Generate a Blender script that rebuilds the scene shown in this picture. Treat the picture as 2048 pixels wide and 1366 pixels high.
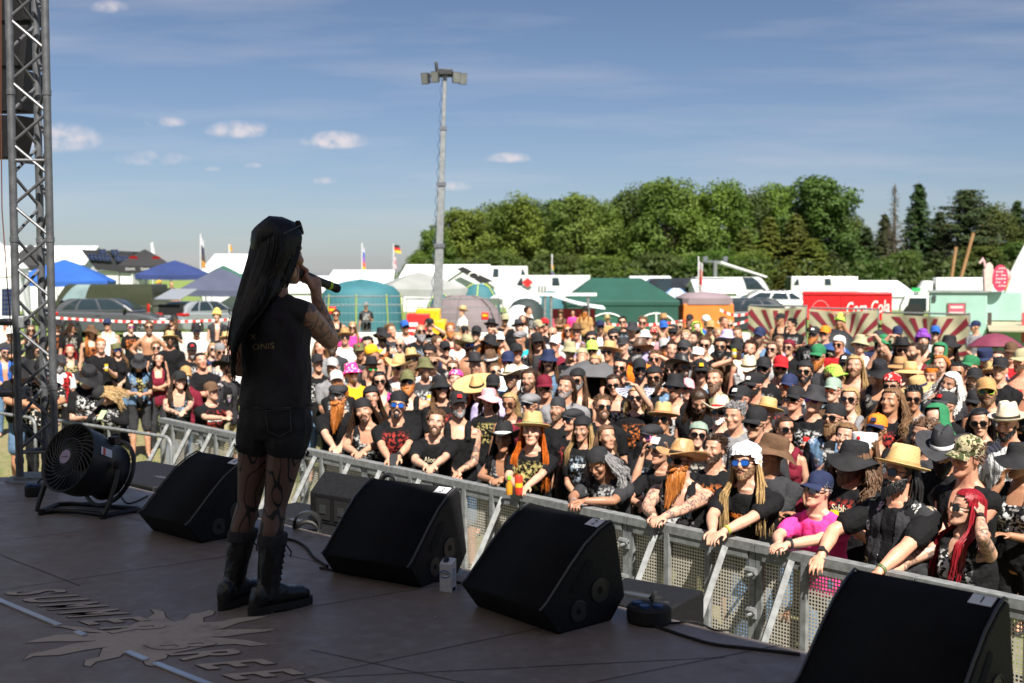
import bpy, bmesh, math, random
import numpy as np
from mathutils import Vector, Matrix, noise
from mathutils.bvhtree import BVHTree
random.seed(7)
for o in list(bpy.data.objects): bpy.data.objects.remove(o)
SC = bpy.context.scene; COL = SC.collection
R = math.radians; PI = math.pi; V = Vector
# ------------------------------------------------------------------ camera
F = 2275.0; CX = 1024.0; CY = 683.0; YH = 559.0; HC = 2.56
TH = math.atan((CY - YH) / F)
cd = bpy.data.cameras.new('camera'); cam = bpy.data.objects.new('camera', cd); COL.objects.link(cam)
cd.sensor_width = 36; cd.lens = F / 2048 * 36; cd.clip_start = .05; cd.clip_end = 3000
cam.location = (0, 0, HC); cam.rotation_euler = (PI / 2 - TH, 0, 0)
cd.dof.use_dof = True; cd.dof.focus_distance = 5.9; cd.dof.aperture_fstop = 3.2
SC.camera = cam
# ------------------------------------------------------------------ sun + sky
SUN_EL, SUN_AZ = R(52), R(162)          # azimuth from +Y clockwise
TOSUN = V((math.sin(SUN_AZ) * math.cos(SUN_EL), math.cos(SUN_AZ) * math.cos(SUN_EL), math.sin(SUN_EL)))
sd = bpy.data.lights.new('sun', 'SUN'); sun = bpy.data.objects.new('sun', sd); COL.objects.link(sun)
sd.energy = 5.0; sd.angle = R(.53); sd.color = (1, .94, .85)
sun.rotation_euler = TOSUN.to_track_quat('Z', 'Y').to_euler()
W = bpy.data.worlds.new("World"); SC.world = W; W.use_nodes = True
SC.view_settings.view_transform = 'Standard'; SC.view_settings.look = 'None'
SC.view_settings.exposure = 1.05; SC.view_settings.gamma = 1
SC.cycles.max_bounces = 6; SC.cycles.transparent_max_bounces = 12
SC.cycles.use_denoising = True

def build_world():
    nt = W.node_tree; N = nt.nodes; L = nt.links; N.clear()
    out = N.new('ShaderNodeOutputWorld'); bg = N.new('ShaderNodeBackground'); L.new(bg.outputs[0], out.inputs[0])
    sky = N.new('ShaderNodeTexSky'); sky.sky_type = 'NISHITA'; sky.sun_disc = False
    sky.sun_elevation = SUN_EL; sky.sun_rotation = SUN_AZ; sky.air_density = 1.0; sky.dust_density = .6; sky.ozone_density = 2.0
    bg.inputs[1].default_value = .088
    tc = N.new('ShaderNodeTexCoord'); sx = N.new('ShaderNodeSeparateXYZ'); L.new(tc.outputs['Generated'], sx.inputs[0])
    def m(op, a, b=None, c=None):
        n = N.new('ShaderNodeMath'); n.operation = op
        for i, q in enumerate((a, b, c)):
            if q is None: continue
            if isinstance(q, (int, float)): n.inputs[i].default_value = q
            else: L.new(q, n.inputs[i])
        return n.outputs[0]
    yy = m('MAXIMUM', sx.outputs[1], .05); u = m('DIVIDE', sx.outputs[0], yy); v = m('DIVIDE', sx.outputs[2], yy)
    cv = N.new('ShaderNodeCombineXYZ'); L.new(u, cv.inputs[0]); L.new(v, cv.inputs[1])
    nz = N.new('ShaderNodeTexNoise'); L.new(cv.outputs[0], nz.inputs['Vector']); nz.inputs['Scale'].default_value = 60; nz.inputs['Detail'].default_value = 7
    mp = N.new('ShaderNodeMapping'); L.new(cv.outputs[0], mp.inputs[0]); mp.inputs['Rotation'].default_value = (0, 0, R(-9)); mp.inputs['Scale'].default_value = (2.2, 20, 1)
    cz = N.new('ShaderNodeTexNoise'); L.new(mp.outputs[0], cz.inputs['Vector']); cz.inputs['Scale'].default_value = 1.6; cz.inputs['Detail'].default_value = 6
    tot = None
    for (px, py, w, h, g) in ((485, 266, 74, 24, .8), (672, 287, 70, 24, 1), (1018, 320, 52, 14, .75), (905, 376, 40, 13, .6), (120, 284, 95, 40, .75),
                              (338, 250, 46, 14, .5), (310, 322, 80, 20, .42), (652, 364, 26, 9, .6), (230, 25, 40, 18, .45), (430, 341, 18, 7, .4), (510, 334, 22, 7, .35)):
        du = m('MULTIPLY', m('SUBTRACT', u, (px - CX) / F), F / w); dv = m('MULTIPLY', m('SUBTRACT', v, (YH - py) / F), F / h)
        dvn = m('MULTIPLY', m('MINIMUM', dv, 0), 1.7); dv = m('ADD', m('MAXIMUM', dv, 0), dvn)
        r2 = m('ADD', m('MULTIPLY', du, du), m('MULTIPLY', dv, dv))
        k = m('MULTIPLY', m('MAXIMUM', m('SUBTRACT', 1.05, r2), 0), g)
        tot = k if tot is None else m('ADD', tot, k)
    nn = m('SUBTRACT', m('MULTIPLY', nz.outputs[0], 3.4), 1.22)
    cl = m('MINIMUM', m('MAXIMUM', m('MULTIPLY', m('MULTIPLY', tot, nn), 1.3), 0), .75)
    ci = m('MULTIPLY', m('MAXIMUM', m('SUBTRACT', cz.outputs[0], .47), 0), .75)
    # grade: the pale lower sky is greyer and dimmer than the clear-air model makes it
    hs = N.new('ShaderNodeHueSaturation'); L.new(sky.outputs[0], hs.inputs['Color']); hs.inputs['Saturation'].default_value = 1.0; hs.inputs['Value'].default_value = 1
    mr = N.new('ShaderNodeMapRange'); L.new(sx.outputs[2], mr.inputs[0]); mr.inputs[1].default_value = -.02; mr.inputs[2].default_value = .27
    cr = N.new('ShaderNodeValToRGB'); L.new(mr.outputs[0], cr.inputs[0])
    cr.color_ramp.elements[0].color = (.39, .415, .56, 1); cr.color_ramp.elements[1].color = (.375, .385, .43, 1); e_ = cr.color_ramp.elements.new(.22); e_.color = (.43, .445, .525, 1)
    mu = N.new('ShaderNodeMix'); mu.data_type = 'RGBA'; mu.blend_type = 'MULTIPLY'; mu.inputs[0].default_value = 1
    L.new(hs.outputs[0], mu.inputs[6]); L.new(cr.outputs[0], mu.inputs[7])
    mx = N.new('ShaderNodeMix'); mx.data_type = 'RGBA'; L.new(m('MINIMUM', m('ADD', cl, ci), .85), mx.inputs[0])
    L.new(mu.outputs[2], mx.inputs[6]); mx.inputs[7].default_value = (4.6, 4.2, 4.3, 1)
    L.new(mx.outputs[2], bg.inputs[0])
build_world()

# ------------------------------------------------------------------ pixel helpers (real rays of this camera, used to read real places off the photo)
_fw = V((0, math.cos(TH), -math.sin(TH))); _up = V((0, math.sin(TH), math.cos(TH)))
def ray(x, y): return _fw * F + V((1, 0, 0)) * (x - CX) + _up * (CY - y)
def onz(x, y, z):
    d = ray(x, y); t = (z - HC) / d.z; return V((d.x * t, d.y * t, z))
def aty(x, y, Y):
    d = ray(x, y); t = Y / d.y; return V((d.x * t, Y, HC + d.z * t))
ST = 1.14                                    # stage floor height
# ------------------------------------------------------------------ mesh helpers
class MB:
    def __init__(s): s.v = []; s.f = []; s.m = []
    def add(s, vs, fs, mi=0):
        b = len(s.v); s.v += [tuple(p) for p in vs]; s.f += [tuple(b + i for i in q) for q in fs]; s.m += [mi] * len(fs)
    def loft(s, rings, mi=0, cap=True, closed=True):
        n = len(rings[0]); vs = [p for r in rings for p in r]; fs = []
        for i in range(len(rings) - 1):
            for j in range(n if closed else n - 1):
                k = (j + 1) % n; fs.append((i * n + j, i * n + k, (i + 1) * n + k, (i + 1) * n + j))
        if cap: fs.append(tuple(range(n - 1, -1, -1))); fs.append(tuple((len(rings) - 1) * n + j for j in range(n)))
        s.add(vs, fs, mi)
    def box(s, c, size, rot=None, mi=0):
        c = V(c); hx, hy, hz = size[0] / 2, size[1] / 2, size[2] / 2
        vs = [V((x, y, z)) for z in (-hz, hz) for x, y in ((-hx, -hy), (hx, -hy), (hx, hy), (-hx, hy))]
        if rot is not None: vs = [rot @ p for p in vs]
        s.add([c + p for p in vs], [(3, 2, 1, 0), (4, 5, 6, 7), (0, 1, 5, 4), (1, 2, 6, 5), (2, 3, 7, 6), (3, 0, 4, 7)], mi)
    def tube(s, pts, r, n=8, mi=0, cap=True, flat=1.0):
        pts = [V(p) for p in pts]; m = len(pts)
        rs = [r] * m if isinstance(r, (int, float)) else r
        rings = []; ref = None
        for i, p in enumerate(pts):
            t = (pts[min(i + 1, m - 1)] - pts[max(i - 1, 0)])
            t = t.normalized() if t.length > 1e-9 else V((0, 0, 1))
            if ref is None: ref = V((0, 0, 1)) if abs(t.z) < .9 else V((1, 0, 0))
            a = (ref - t * ref.dot(t)); a = a.normalized() if a.length > 1e-6 else t.orthogonal().normalized()
            ref = a; b = t.cross(a)
            rings.append([p + (a * math.cos(2 * PI * k / n) * flat + b * math.sin(2 * PI * k / n)) * rs[i] for k in range(n)])
        s.loft(rings, mi, cap)
    def caps(s, p0, p1, r0, r1, n=10, mi=0):
        p0 = V(p0); p1 = V(p1); u = p1 - p0; u = u.normalized() if u.length > 1e-6 else V((0, 0, 1))
        pts = []; rs = []
        for a in (90, 60, 30): pts.append(p0 - u * r0 * math.sin(R(a)) * .999); rs.append(max(r0 * math.cos(R(a)), r0 * .05))
        pts += [p0, p1]; rs += [r0, r1]
        for a in (30, 60, 90): pts.append(p1 + u * r1 * math.sin(R(a)) * .999); rs.append(max(r1 * math.cos(R(a)), r1 * .05))
        s.tube(pts, rs, n, mi)
    def sph(s, c, r, n=10, mi=0, M=None):
        c = V(c); r = (r, r, r) if isinstance(r, (int, float)) else r
        rings = []
        for i in range(n + 1):
            a = PI * (i + .02 if i == 0 else i - .02 if i == n else i) / n
            rr = [V((r[0] * math.sin(a) * math.cos(2 * PI * k / (2 * n)), r[1] * math.sin(a) * math.sin(2 * PI * k / (2 * n)), -r[2] * math.cos(a))) for k in range(2 * n)]
            rings.append([c + ((M @ p) if M is not None else p) for p in rr])
        s.loft(rings, mi)
    def lathe(s, prof, n=20, c=(0, 0, 0), M=None, mi=0, cap=False, fn=None):
        c = V(c); rings = []
        for (r, z) in prof:
            rr = [V((r * math.cos(2 * PI * k / n), r * math.sin(2 * PI * k / n), z)) for k in range(n)]
            if fn: rr = [fn(p) for p in rr]
            rings.append([c + ((M @ p) if M is not None else p) for p in rr])
        s.loft(rings, mi, cap)
    def prism(s, poly, d0, d1, fn, mi=0):
        """poly of 2-D points, extruded d0..d1; fn(a, b, d) -> 3-D point"""
        n = len(poly); vs = [fn(a, b, d0) for a, b in poly] + [fn(a, b, d1) for a, b in poly]
        fs = [tuple(range(n - 1, -1, -1)), tuple(range(n, 2 * n))] + [(i, (i + 1) % n, n + (i + 1) % n, n + i) for i in range(n)]
        s.add(vs, fs, mi)
    def quad(s, a, b, c, d, mi=0): s.add([a, b, c, d], [(0, 1, 2, 3)], mi)
    def mesh(s, name='m', smooth=True, sharp=38):
        me = bpy.data.meshes.new(name); me.from_pydata(s.v, [], s.f); 
        if any(s.m): me.polygons.foreach_set('material_index', s.m)
        bm = bmesh.new(); bm.from_mesh(me); bmesh.ops.recalc_face_normals(bm, faces=bm.faces); bm.to_mesh(me); bm.free()
        if smooth:
            me.polygons.foreach_set('use_smooth', [True] * len(me.polygons)); me.set_sharp_from_angle(angle=R(sharp))
        me.update(); return me
    def build(s, name, mats, parent=None, smooth=True, sharp=38, bevel=0):
        me = s.mesh(name, smooth, sharp)
        return put(name, me, mats, parent, bevel=bevel)
def put(name, me, mats, parent=None, color=None, M=None, bevel=0):
    ob = bpy.data.objects.new(name, me); COL.objects.link(ob)
    mats = mats if isinstance(mats, (list, tuple)) else [mats]
    if len(me.materials) == 0:
        for k in mats: me.materials.append(k)
    else:
        for i, k in enumerate(mats):
            if me.materials[i] is not k: ob.material_slots[i].link = 'OBJECT'; ob.material_slots[i].material = k
    if parent is not None: ob.parent = parent
    if M is not None: ob.matrix_local = M
    if color is not None: ob.color = (*color[:3], 1)
    if bevel:
        b = ob.modifiers.new('edge', 'BEVEL'); b.width = bevel; b.segments = 2; b.limit_method = 'ANGLE'; b.angle_limit = R(40)
    return ob
def thing(name, label, cat, loc=(0, 0, 0), rz=0, group=None, scale=1):
    o = bpy.data.objects.new(name, None); COL.objects.link(o); o.location = loc; o.rotation_euler = (0, 0, rz); o.scale = (scale,) * 3
    o.empty_display_size = .1; tag(o, label, cat, group); return o
def tag(o, label=None, cat=None, group=None, kind=None):
    if label: o['label'] = label
    if cat: o['category'] = cat
    if group: o['group'] = group
    if kind: o['kind'] = kind
    return o
def remesh(mb, vox, smooth=3, fac=.5):
    me = bpy.data.meshes.new('t'); me.from_pydata(mb.v, [], mb.f)
    bm = bmesh.new(); bm.from_mesh(me); bmesh.ops.recalc_face_normals(bm, faces=bm.faces); bm.to_mesh(me); bm.free()
    ob = bpy.data.objects.new('t', me); COL.objects.link(ob)
    r = ob.modifiers.new('r', 'REMESH'); r.mode = 'VOXEL'; r.voxel_size = vox; r.adaptivity = 0
    if smooth: s = ob.modifiers.new('s', 'SMOOTH'); s.iterations = smooth; s.factor = fac
    dg = bpy.context.evaluated_depsgraph_get(); out = bpy.data.meshes.new_from_object(ob.evaluated_get(dg))
    bpy.data.objects.remove(ob); bpy.data.meshes.remove(me)
    out.polygons.foreach_set('use_smooth', [True] * len(out.polygons)); out.materials.clear(); return out
def coords(me):
    a = np.empty(len(me.vertices) * 3, dtype=np.float32); me.vertices.foreach_get('co', a); return a.reshape(-1, 3)
def setco(me, a): me.vertices.foreach_set('co', np.ascontiguousarray(a, dtype=np.float32).ravel()); me.update()
def normals(me):
    a = np.empty(len(me.vertices) * 3, dtype=np.float32); me.vertices.foreach_get('normal', a); return a.reshape(-1, 3)
# ------------------------------------------------------------------ materials
def nodes(name):
    m = bpy.data.materials.new(name); m.use_nodes = True; nt = m.node_tree
    return m, nt, nt.nodes['Principled BSDF']
def mathn(nt, op, a, b=None):
    n = nt.nodes.new('ShaderNodeMath'); n.operation = op
    for i, q in enumerate((a, b)):
        if q is None: continue
        if isinstance(q, (int, float)): n.inputs[i].default_value = q
        else: nt.links.new(q, n.inputs[i])
    return n.outputs[0]
def mixn(nt, f, a, b, mode='MIX'):
    n = nt.nodes.new('ShaderNodeMix'); n.data_type = 'RGBA'; n.blend_type = mode
    for i, q in ((0, f), (6, a), (7, b)):
        if isinstance(q, (int, float)): n.inputs[i].default_value = q
        elif isinstance(q, tuple): n.inputs[i].default_value = (*q[:3], 1)
        else: nt.links.new(q, n.inputs[i])
    return n.outputs[2]
def noisen(nt, scale, detail=4, vec=None, rough=.5, coord='Object'):
    n = nt.nodes.new('ShaderNodeTexNoise'); n.inputs['Scale'].default_value = scale; n.inputs['Detail'].default_value = detail; n.inputs['Roughness'].default_value = rough
    if vec is None:
        t = nt.nodes.new('ShaderNodeTexCoord'); vec = t.outputs[coord]
    nt.links.new(vec, n.inputs['Vector']); return n.outputs[0]
def bumpn(nt, p, h, st=.3, dist=.01):
    b = nt.nodes.new('ShaderNodeBump'); b.inputs['Strength'].default_value = st; b.inputs['Distance'].default_value = dist
    nt.links.new(h, b.inputs['Height']); nt.links.new(b.outputs[0], p.inputs['Normal'])
def rampn(nt, f, a, b):
    r = nt.nodes.new('ShaderNodeMapRange'); r.inputs[1].default_value = a; r.inputs[2].default_value = b; nt.links.new(f, r.inputs[0]); return r.outputs[0]
def mat(name, col, rough=.6, metal=0, var=.15, sc=6, bump=0, bsc=None, obj=False, spec=None, trans=0, sheen=0):
    m, nt, p = nodes(name)
    if obj:
        oi = nt.nodes.new('ShaderNodeObjectInfo'); base = oi.outputs['Color']
    else: base = tuple(col)
    n = noisen(nt, sc)
    f = rampn(nt, n, .3, .7)
    dark = mixn(nt, 1.0, base, (1 - var,) * 3, 'MULTIPLY'); lite = mixn(nt, 1.0, base, (1 + var,) * 3, 'MULTIPLY')
    nt.links.new(mixn(nt, f, dark, lite), p.inputs['Base Color'])
    p.inputs['Roughness'].default_value = rough; p.inputs['Metallic'].default_value = metal
    if spec is not None: p.inputs['Specular IOR Level'].default_value = spec
    if sheen: p.inputs['Sheen Weight'].default_value = sheen
    if bump: bumpn(nt, p, noisen(nt, bsc or sc * 6, 3), bump)
    if trans:
        t = nt.nodes.new('ShaderNodeBsdfTranslucent'); x = nt.nodes.new('ShaderNodeMixShader'); x.inputs[0].default_value = trans
        nt.links.new(mixn(nt, f, dark, lite), t.inputs[0]); nt.links.new(p.outputs[0], x.inputs[1]); nt.links.new(t.outputs[0], x.inputs[2])
        nt.links.new(x.outputs[0], nt.nodes['Material Output'].inputs[0])
    return m
BLACK = mat('black_plastic', (.012, .012, .013), .45, var=.2, sc=20)
BLACKM = mat('black_rough_paint', (.009, .009, .0105), .6, var=.3, sc=60, bump=.35, bsc=180, spec=.2)
RUBBER = mat('rubber', (.012, .012, .012), .8, var=.3, sc=15)
STEEL = mat('galvanised_steel', (.19, .20, .203), .6, .15, var=.3, sc=18, bump=.08)
ALU = mat('aluminium', (.30, .31, .33), .38, .85, var=.2, sc=25, bump=.06)
WHITE = mat('white_paint', (.72, .72, .70), .55, var=.06, sc=2)
CANVASW = mat('white_canvas', (.74, .75, .76), .75, var=.06, sc=1.5, bump=.25, bsc=5, trans=.12)
GLASS_D = mat('dark_window_glass', (.02, .03, .035), .06, var=.1, spec=.8)
GLASS_L = mat('pale_window_glass', (.22, .30, .31), .08, var=.2, sc=2, spec=.8)
def canvas(name, c, tr=.15): return mat(name, c, .7, var=.12, sc=1.2, bump=.3, bsc=4, trans=tr)
# ================================================================== SETTING
BN = V((.7485, .663, 0)); BD = V((.663, -.7485, 0)); B0 = V((.114, 8.96, 0)); BL = 1.116; BTOP = .86
def qof(x, y): return (x - B0.x) * BN.x + (y - B0.y) * BN.y
def sm(t): t = min(max(t, 0), 1); return t * t * (3 - 2 * t)
def zg(x, y):
    q = qof(x, y); z = -.3 + .3 * sm((q - .8) / 5.5)
    z += .15 * sm((y - 24) / 7) + .25 * sm((y - 30) / 13) + .35 * sm((y - 43) / 18)
    return z
def build_ground():
    xs = [-900, -500, -250, -120, -80, -60] + [-45 + i * 1.5 for i in range(61)] + [60, 80, 120, 250, 500, 900]
    ys = [-40, -20, -10] + [-4 + i * .8 for i in range(75)] + [60, 70, 85, 100, 130, 170, 220, 300, 500, 1000, 2200]
    vs = []; fs = []
    for y in ys:
        for x in xs:
            vs.append((x, y, zg(x, y) + (.02 * noise.noise((x * .7, y * .7, 0)) if abs(x) < 50 and y < 58 else 0)))
    n = len(xs)
    for j in range(len(ys) - 1):
        for i in range(n - 1): fs.append((j * n + i, j * n + i + 1, (j + 1) * n + i + 1, (j + 1) * n + i))
    m, nt, p = nodes('dry_grass_ground')
    a = noisen(nt, .5, 6); b = noisen(nt, 9, 5); c = noisen(nt, 60, 3)
    k = mixn(nt, rampn(nt, a, .38, .62), (.23, .19, .09), (.12, .17, .035))
    k = mixn(nt, rampn(nt, b, .45, .7), k, (.30, .25, .14))
    k = mixn(nt, 1.0, k, mixn(nt, c, (.55, .55, .55), (1.25, 1.25, 1.25)), 'MULTIPLY')
    # greener strip beyond the low wall
    g = nt.nodes.new('ShaderNodeNewGeometry'); sp = nt.nodes.new('ShaderNodeSeparateXYZ'); nt.links.new(g.outputs['Position'], sp.inputs[0])
    k = mixn(nt, rampn(nt, sp.outputs[1], 27, 31), k, mixn(nt, b, (.10, .19, .03), (.22, .26, .06)))
    nt.links.new(k, p.inputs['Base Color']); p.inputs['Roughness'].default_value = .95; bumpn(nt, p, c, .7, .03)
    me = bpy.data.meshes.new('ground'); me.from_pydata(vs, [], fs); me.polygons.foreach_set('use_smooth', [True] * len(fs))
    tag(put('ground', me, m), kind='structure')
build_ground()
# grass tufts where the ground is seen between the people on the left
def grass_patch():
    rnd = random.Random(3); mb = MB()
    for i in range(5200):
        x = rnd.uniform(-7.5, -2.6); y = rnd.uniform(8.6, 18)
        if qof(x, y) < -2.6 or y < 8.4: continue
        z = zg(x, y); h = rnd.uniform(.03, .10); a = rnd.uniform(0, 6.28); w = rnd.uniform(.004, .008)
        dx, dy = math.cos(a) * w, math.sin(a) * w; l = rnd.uniform(-.05, .05); l2 = rnd.uniform(-.05, .05)
        mb.add([(x - dx, y - dy, z - .01), (x + dx, y + dy, z - .01), (x + l, y + l2, z + h)], [(0, 1, 2)])
    m = mat('grass_blades', (.20, .19, .06), .9, var=.4, sc=3)
    tag(mb.build('grass', m, smooth=False), kind='stuff', label='dry yellowish grass tufts by the railing left of stage', cat='grass')
grass_patch()
# ------------------------------------------------------------------ stage
E0 = V((1.09, 4.30, 0)); E1 = V((-2.74, 7.86, 0)); ED = (E1 - E0).normalized()
def build_stage():
    r = E0 - ED * 9
    poly = [(r.x, r.y), (E1.x, E1.y), (-2.95, 8.12), (-9.5, 8.12), (-9.5, -3.2), (r.x, -3.2)]
    m, nt, p = nodes('stage_plywood')
    a = noisen(nt, 1.4, 6); b = noisen(nt, 14, 5); c = noisen(nt, 90, 2); d = noisen(nt, 5, 8, rough=.7)
    k = mixn(nt, rampn(nt, a, .3, .7), (.165, .130, .112), (.225, .18, .155))
    k = mixn(nt, rampn(nt, b, .5, .8), k, (.25, .215, .195))
    k = mixn(nt, rampn(nt, d, .6, .75), k, (.095, .078, .07))
    vo = nt.nodes.new('ShaderNodeTexVoronoi'); vo.inputs['Scale'].default_value = 5.5; tq = nt.nodes.new('ShaderNodeTexCoord'); nt.links.new(tq.outputs['Object'], vo.inputs['Vector'])
    k = mixn(nt, mathn(nt, 'LESS_THAN', vo.outputs['Distance'], .028), k, (.42, .40, .37))          # bits of confetti and paint chips
    mp = nt.nodes.new('ShaderNodeMapping'); nt.links.new(tq.outputs['Object'], mp.inputs[0]); mp.inputs['Rotation'].default_value = (0, 0, R(35)); mp.inputs['Scale'].default_value = (2, 26, 1)
    k = mixn(nt, mathn(nt, 'MULTIPLY', rampn(nt, noisen(nt, 1.6, 6, mp.outputs[0], .7), .6, .72), .45), k, (.30, .26, .23))      # drag marks
    nt.links.new(k, p.inputs['Base Color']); p.inputs['Specular IOR Level'].default_value = .5
    rr = nt.nodes.new('ShaderNodeMapRange'); nt.links.new(d, rr.inputs[0]); rr.inputs[1].default_value = .3; rr.inputs[2].default_value = .7; rr.inputs[3].default_value = .34; rr.inputs[4].default_value = .62
    nt.links.new(rr.outputs[0], p.inputs['Roughness']); bumpn(nt, p, c, .12, .004)
    mb = MB(); mb.prism(poly, ST - .12, ST, lambda x, y, z: V((x, y, z)))
    tag(mb.build('stage_floor', m, smooth=False), kind='structure')
    # skirt under the edge
    mb = MB(); ins = V((-.03, -.03, 0))
    for a_, b_ in ((r, E1), (E1, V((-2.95, 8.12, 0))), (V((-2.95, 8.12, 0)), V((-9.5, 8.12, 0)))):
        a2 = V(a_) + ins; b2 = V(b_) + ins
        mb.add([(a2.x, a2.y, -.4), (b2.x, b2.y, -.4), (b2.x, b2.y, ST - .122), (a2.x, a2.y, ST - .122)], [(0, 1, 2, 3)])
    tag(mb.build('stage_skirt', mat('black_skirt', (.015, .015, .015), .9)), kind='structure')
    # seams between the floor boards
    mb = MB(); z = ST + .002
    def seam(a_, b_, w=.004):
        a_ = onz(*a_, ST); b_ = onz(*b_, ST); u = (b_ - a_).normalized(); n = V((-u.y, u.x, 0)) * w / 2; dz = V((0, 0, .002))
        mb.quad(a_ - n + dz, b_ - n + dz, b_ + n + dz, a_ + n + dz)
    for a_, b_ in (((-60, 1090), (300, 1046)), ((-60, 1190), (500, 1106)), ((620, 1214), (900, 1168)), ((560, 1366), (1180, 1236)), ((-60, 1010), (260, 985)),
                   ((600, 1358), (1450, 1315)), ((1180, 1366), (1590, 1285)), ((620, 1300), (1130, 1410)), ((0, 1110), (160, 1172)), ((250, 1035), (700, 1140))): seam(a_, b_)
    tag(mb.build('floor_seams', mat('seam_dirt', (.016, .012, .010), .9), smooth=False), kind='structure')
    # edge trim
    mb = MB()
    n = V((-ED.y, ED.x, 0)); n = n if n.y > 0 else -n
    a_ = r + n * .012; b_ = E1 + n * .012
    mb.tube([(a_.x, a_.y, ST - .03), (b_.x, b_.y, ST - .03)], .012, 6)
    tag(mb.build('stage_edge_trim', ALU), kind='structure')
    # aluminium strip across the floor
    mb = MB()
    for a_, b_ in (((-40, 1184), (118, 1250)), ((152, 1263), (168, 1270)), ((254, 1303), (292, 1319)), ((310, 1326), (470, 1389))):
        a_ = onz(*a_, ST + .006); b_ = onz(*b_, ST + .006); u = (b_ - a_).normalized(); nn = V((-u.y, u.x, 0)) * .013
        mb.prism([(0, -.013), ((b_ - a_).length, -.013), ((b_ - a_).length, .013), (0, .013)], 0, .006, lambda s_, t_, d_: a_ + u * s_ + V((-u.y, u.x, 0)) * t_ + V((0, 0, d_ - .003)))
    tag(mb.build('floor_strip', mat('bare_aluminium', (.62, .64, .68), .3, .6, var=.1), smooth=False), kind='structure')
    # painted sun and lettering
    pts = [(880,640),(935,646),(960,655),(970,690),(1020,715),(1075,700),(1110,670),(1200,655),(1225,645),(1258,655),(1245,675),(1190,690),(1190,718),(1270,715),(1400,690),(1575,680),(1500,700),(1400,720),(1300,755),(1230,762),(1400,758),(1625,757),(1560,772),(1430,785),(1330,800),(1225,803),(1330,812),(1450,822),(1575,850),(1470,857),(1380,845),(1290,850),(1210,860),(1100,880),(985,905),(970,930),(910,945),(930,978),(880,974),(850,965),(838,935),(850,925),(800,905),(740,885),(700,920),(560,950),(530,978),(490,970),(500,940),(580,920),(600,870),(640,860),(500,880),(350,910),(200,915),(135,940),(170,905),(330,870),(420,845),(570,825),(430,830),(300,830),(150,838),(200,820),(330,790),(500,785),(600,780),(470,770),(360,745),(260,742),(360,735),(480,745),(620,770),(700,760),(850,700),(905,665)]
    fl = [onz(x * .34180, 1000 + y * .34180, ST) for x, y in pts]
    cx = sum((p for p in fl), V()) / len(fl)
    paint, nt, p = nodes('worn_floor_paint'); w = noisen(nt, 8, 8, rough=.7); w2 = noisen(nt, 40, 4)
    nt.links.new(mixn(nt, rampn(nt, w, .52, .72), mixn(nt, w2, (.46, .38, .31), (.36, .30, .25)), (.24, .19, .155)), p.inputs['Base Color']); p.inputs['Roughness'].default_value = .6
    edge = mat('floor_paint_outline', (.012, .010, .009), .8)
    def flat(polys, z, m, name):
        bm = bmesh.new()
        for q in polys:
            f = bm.faces.new([bm.verts.new((a.x, a.y, z)) for a in q])
        bmesh.ops.triangulate(bm, faces=bm.faces); bmesh.ops.recalc_face_normals(bm, faces=bm.faces)
        for f in bm.faces:
            if f.normal.z < 0: f.normal_flip()
        me = bpy.data.meshes.new(name); bm.to_mesh(me); bm.free(); return put(name, me, m)
    grow = []
    for i, a in enumerate(fl):
        t = (fl[(i + 1) % len(fl)] - fl[i - 1]).normalized(); nrm = V((t.y, -t.x, 0)); grow.append(a + nrm * .0045); 
    ar = sum(fl[i - 1].x * fl[i].y - fl[i].x * fl[i - 1].y for i in range(len(fl)))
    if ar < 0: grow = [a * 2 - b for a, b in zip(fl, grow)]
    tag(flat([grow], ST + .001, edge, 'floor_sun_outline'), kind='structure')
    tag(flat([fl], ST + .002, paint, 'floor_sun'), kind='structure')
    o = onz(0, 1183, ST); e = onz(590, 1404, ST); u = (e - o).normalized(); n = V((-u.y, u.x, 0))
    adv = .166
    for nm, zz, m, off, sc in (('floor_lettering_outline', ST + .003, edge, .031, 1), ('floor_lettering', ST + .004, paint, .022, 1)):
        vs = []; fs = []
        for i, ch in enumerate('SUMMER BREEZE'):
            if ch == ' ': continue
            me = text_mesh(ch, off)
            c = coords(me); w_ = max(c[:, 0].max() - c[:, 0].min(), .2) if off else 1
            mid = (c[:, 0].max() + c[:, 0].min()) / 2
            b = len(vs)
            for q in c:
                X = (i + .5) * adv + (q[0] - mid) * .19 * (1 if ch != 'M' else .8); Y = q[1] * .275
                X += Y * .70
                a = o + u * X + n * Y; vs.append((a.x, a.y, zz))
            fs += [tuple(b + k for k in pl.vertices) for pl in me.polygons]; bpy.data.meshes.remove(me)
        me = bpy.data.meshes.new(nm); me.from_pydata(vs, [], fs)
        tag(put(nm, me, m), kind='structure')
def text_mesh(s, off=0, res=3, shear=0, sub=False):
    c = bpy.data.curves.new('t', 'FONT'); c.body = s; c.offset = off; c.resolution_u = res; c.shear = shear; c.align_x = 'CENTER'
    o = bpy.data.objects.new('t', c); COL.objects.link(o)
    me = bpy.data.meshes.new_from_object(o.evaluated_get(bpy.context.evaluated_depsgraph_get())); bpy.data.objects.remove(o); bpy.data.curves.remove(c)
    me.materials.clear()
    bm = bmesh.new(); bm.from_mesh(me); bmesh.ops.triangulate(bm, faces=bm.faces)
    if sub:
        for _ in range(2):
            ed = [e for e in bm.edges if e.calc_length() > .16]
            if ed: bmesh.ops.subdivide_edges(bm, edges=ed, cuts=1); bmesh.ops.triangulate(bm, faces=bm.faces)
    bm.to_mesh(me); bm.free(); return me
build_stage()
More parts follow.
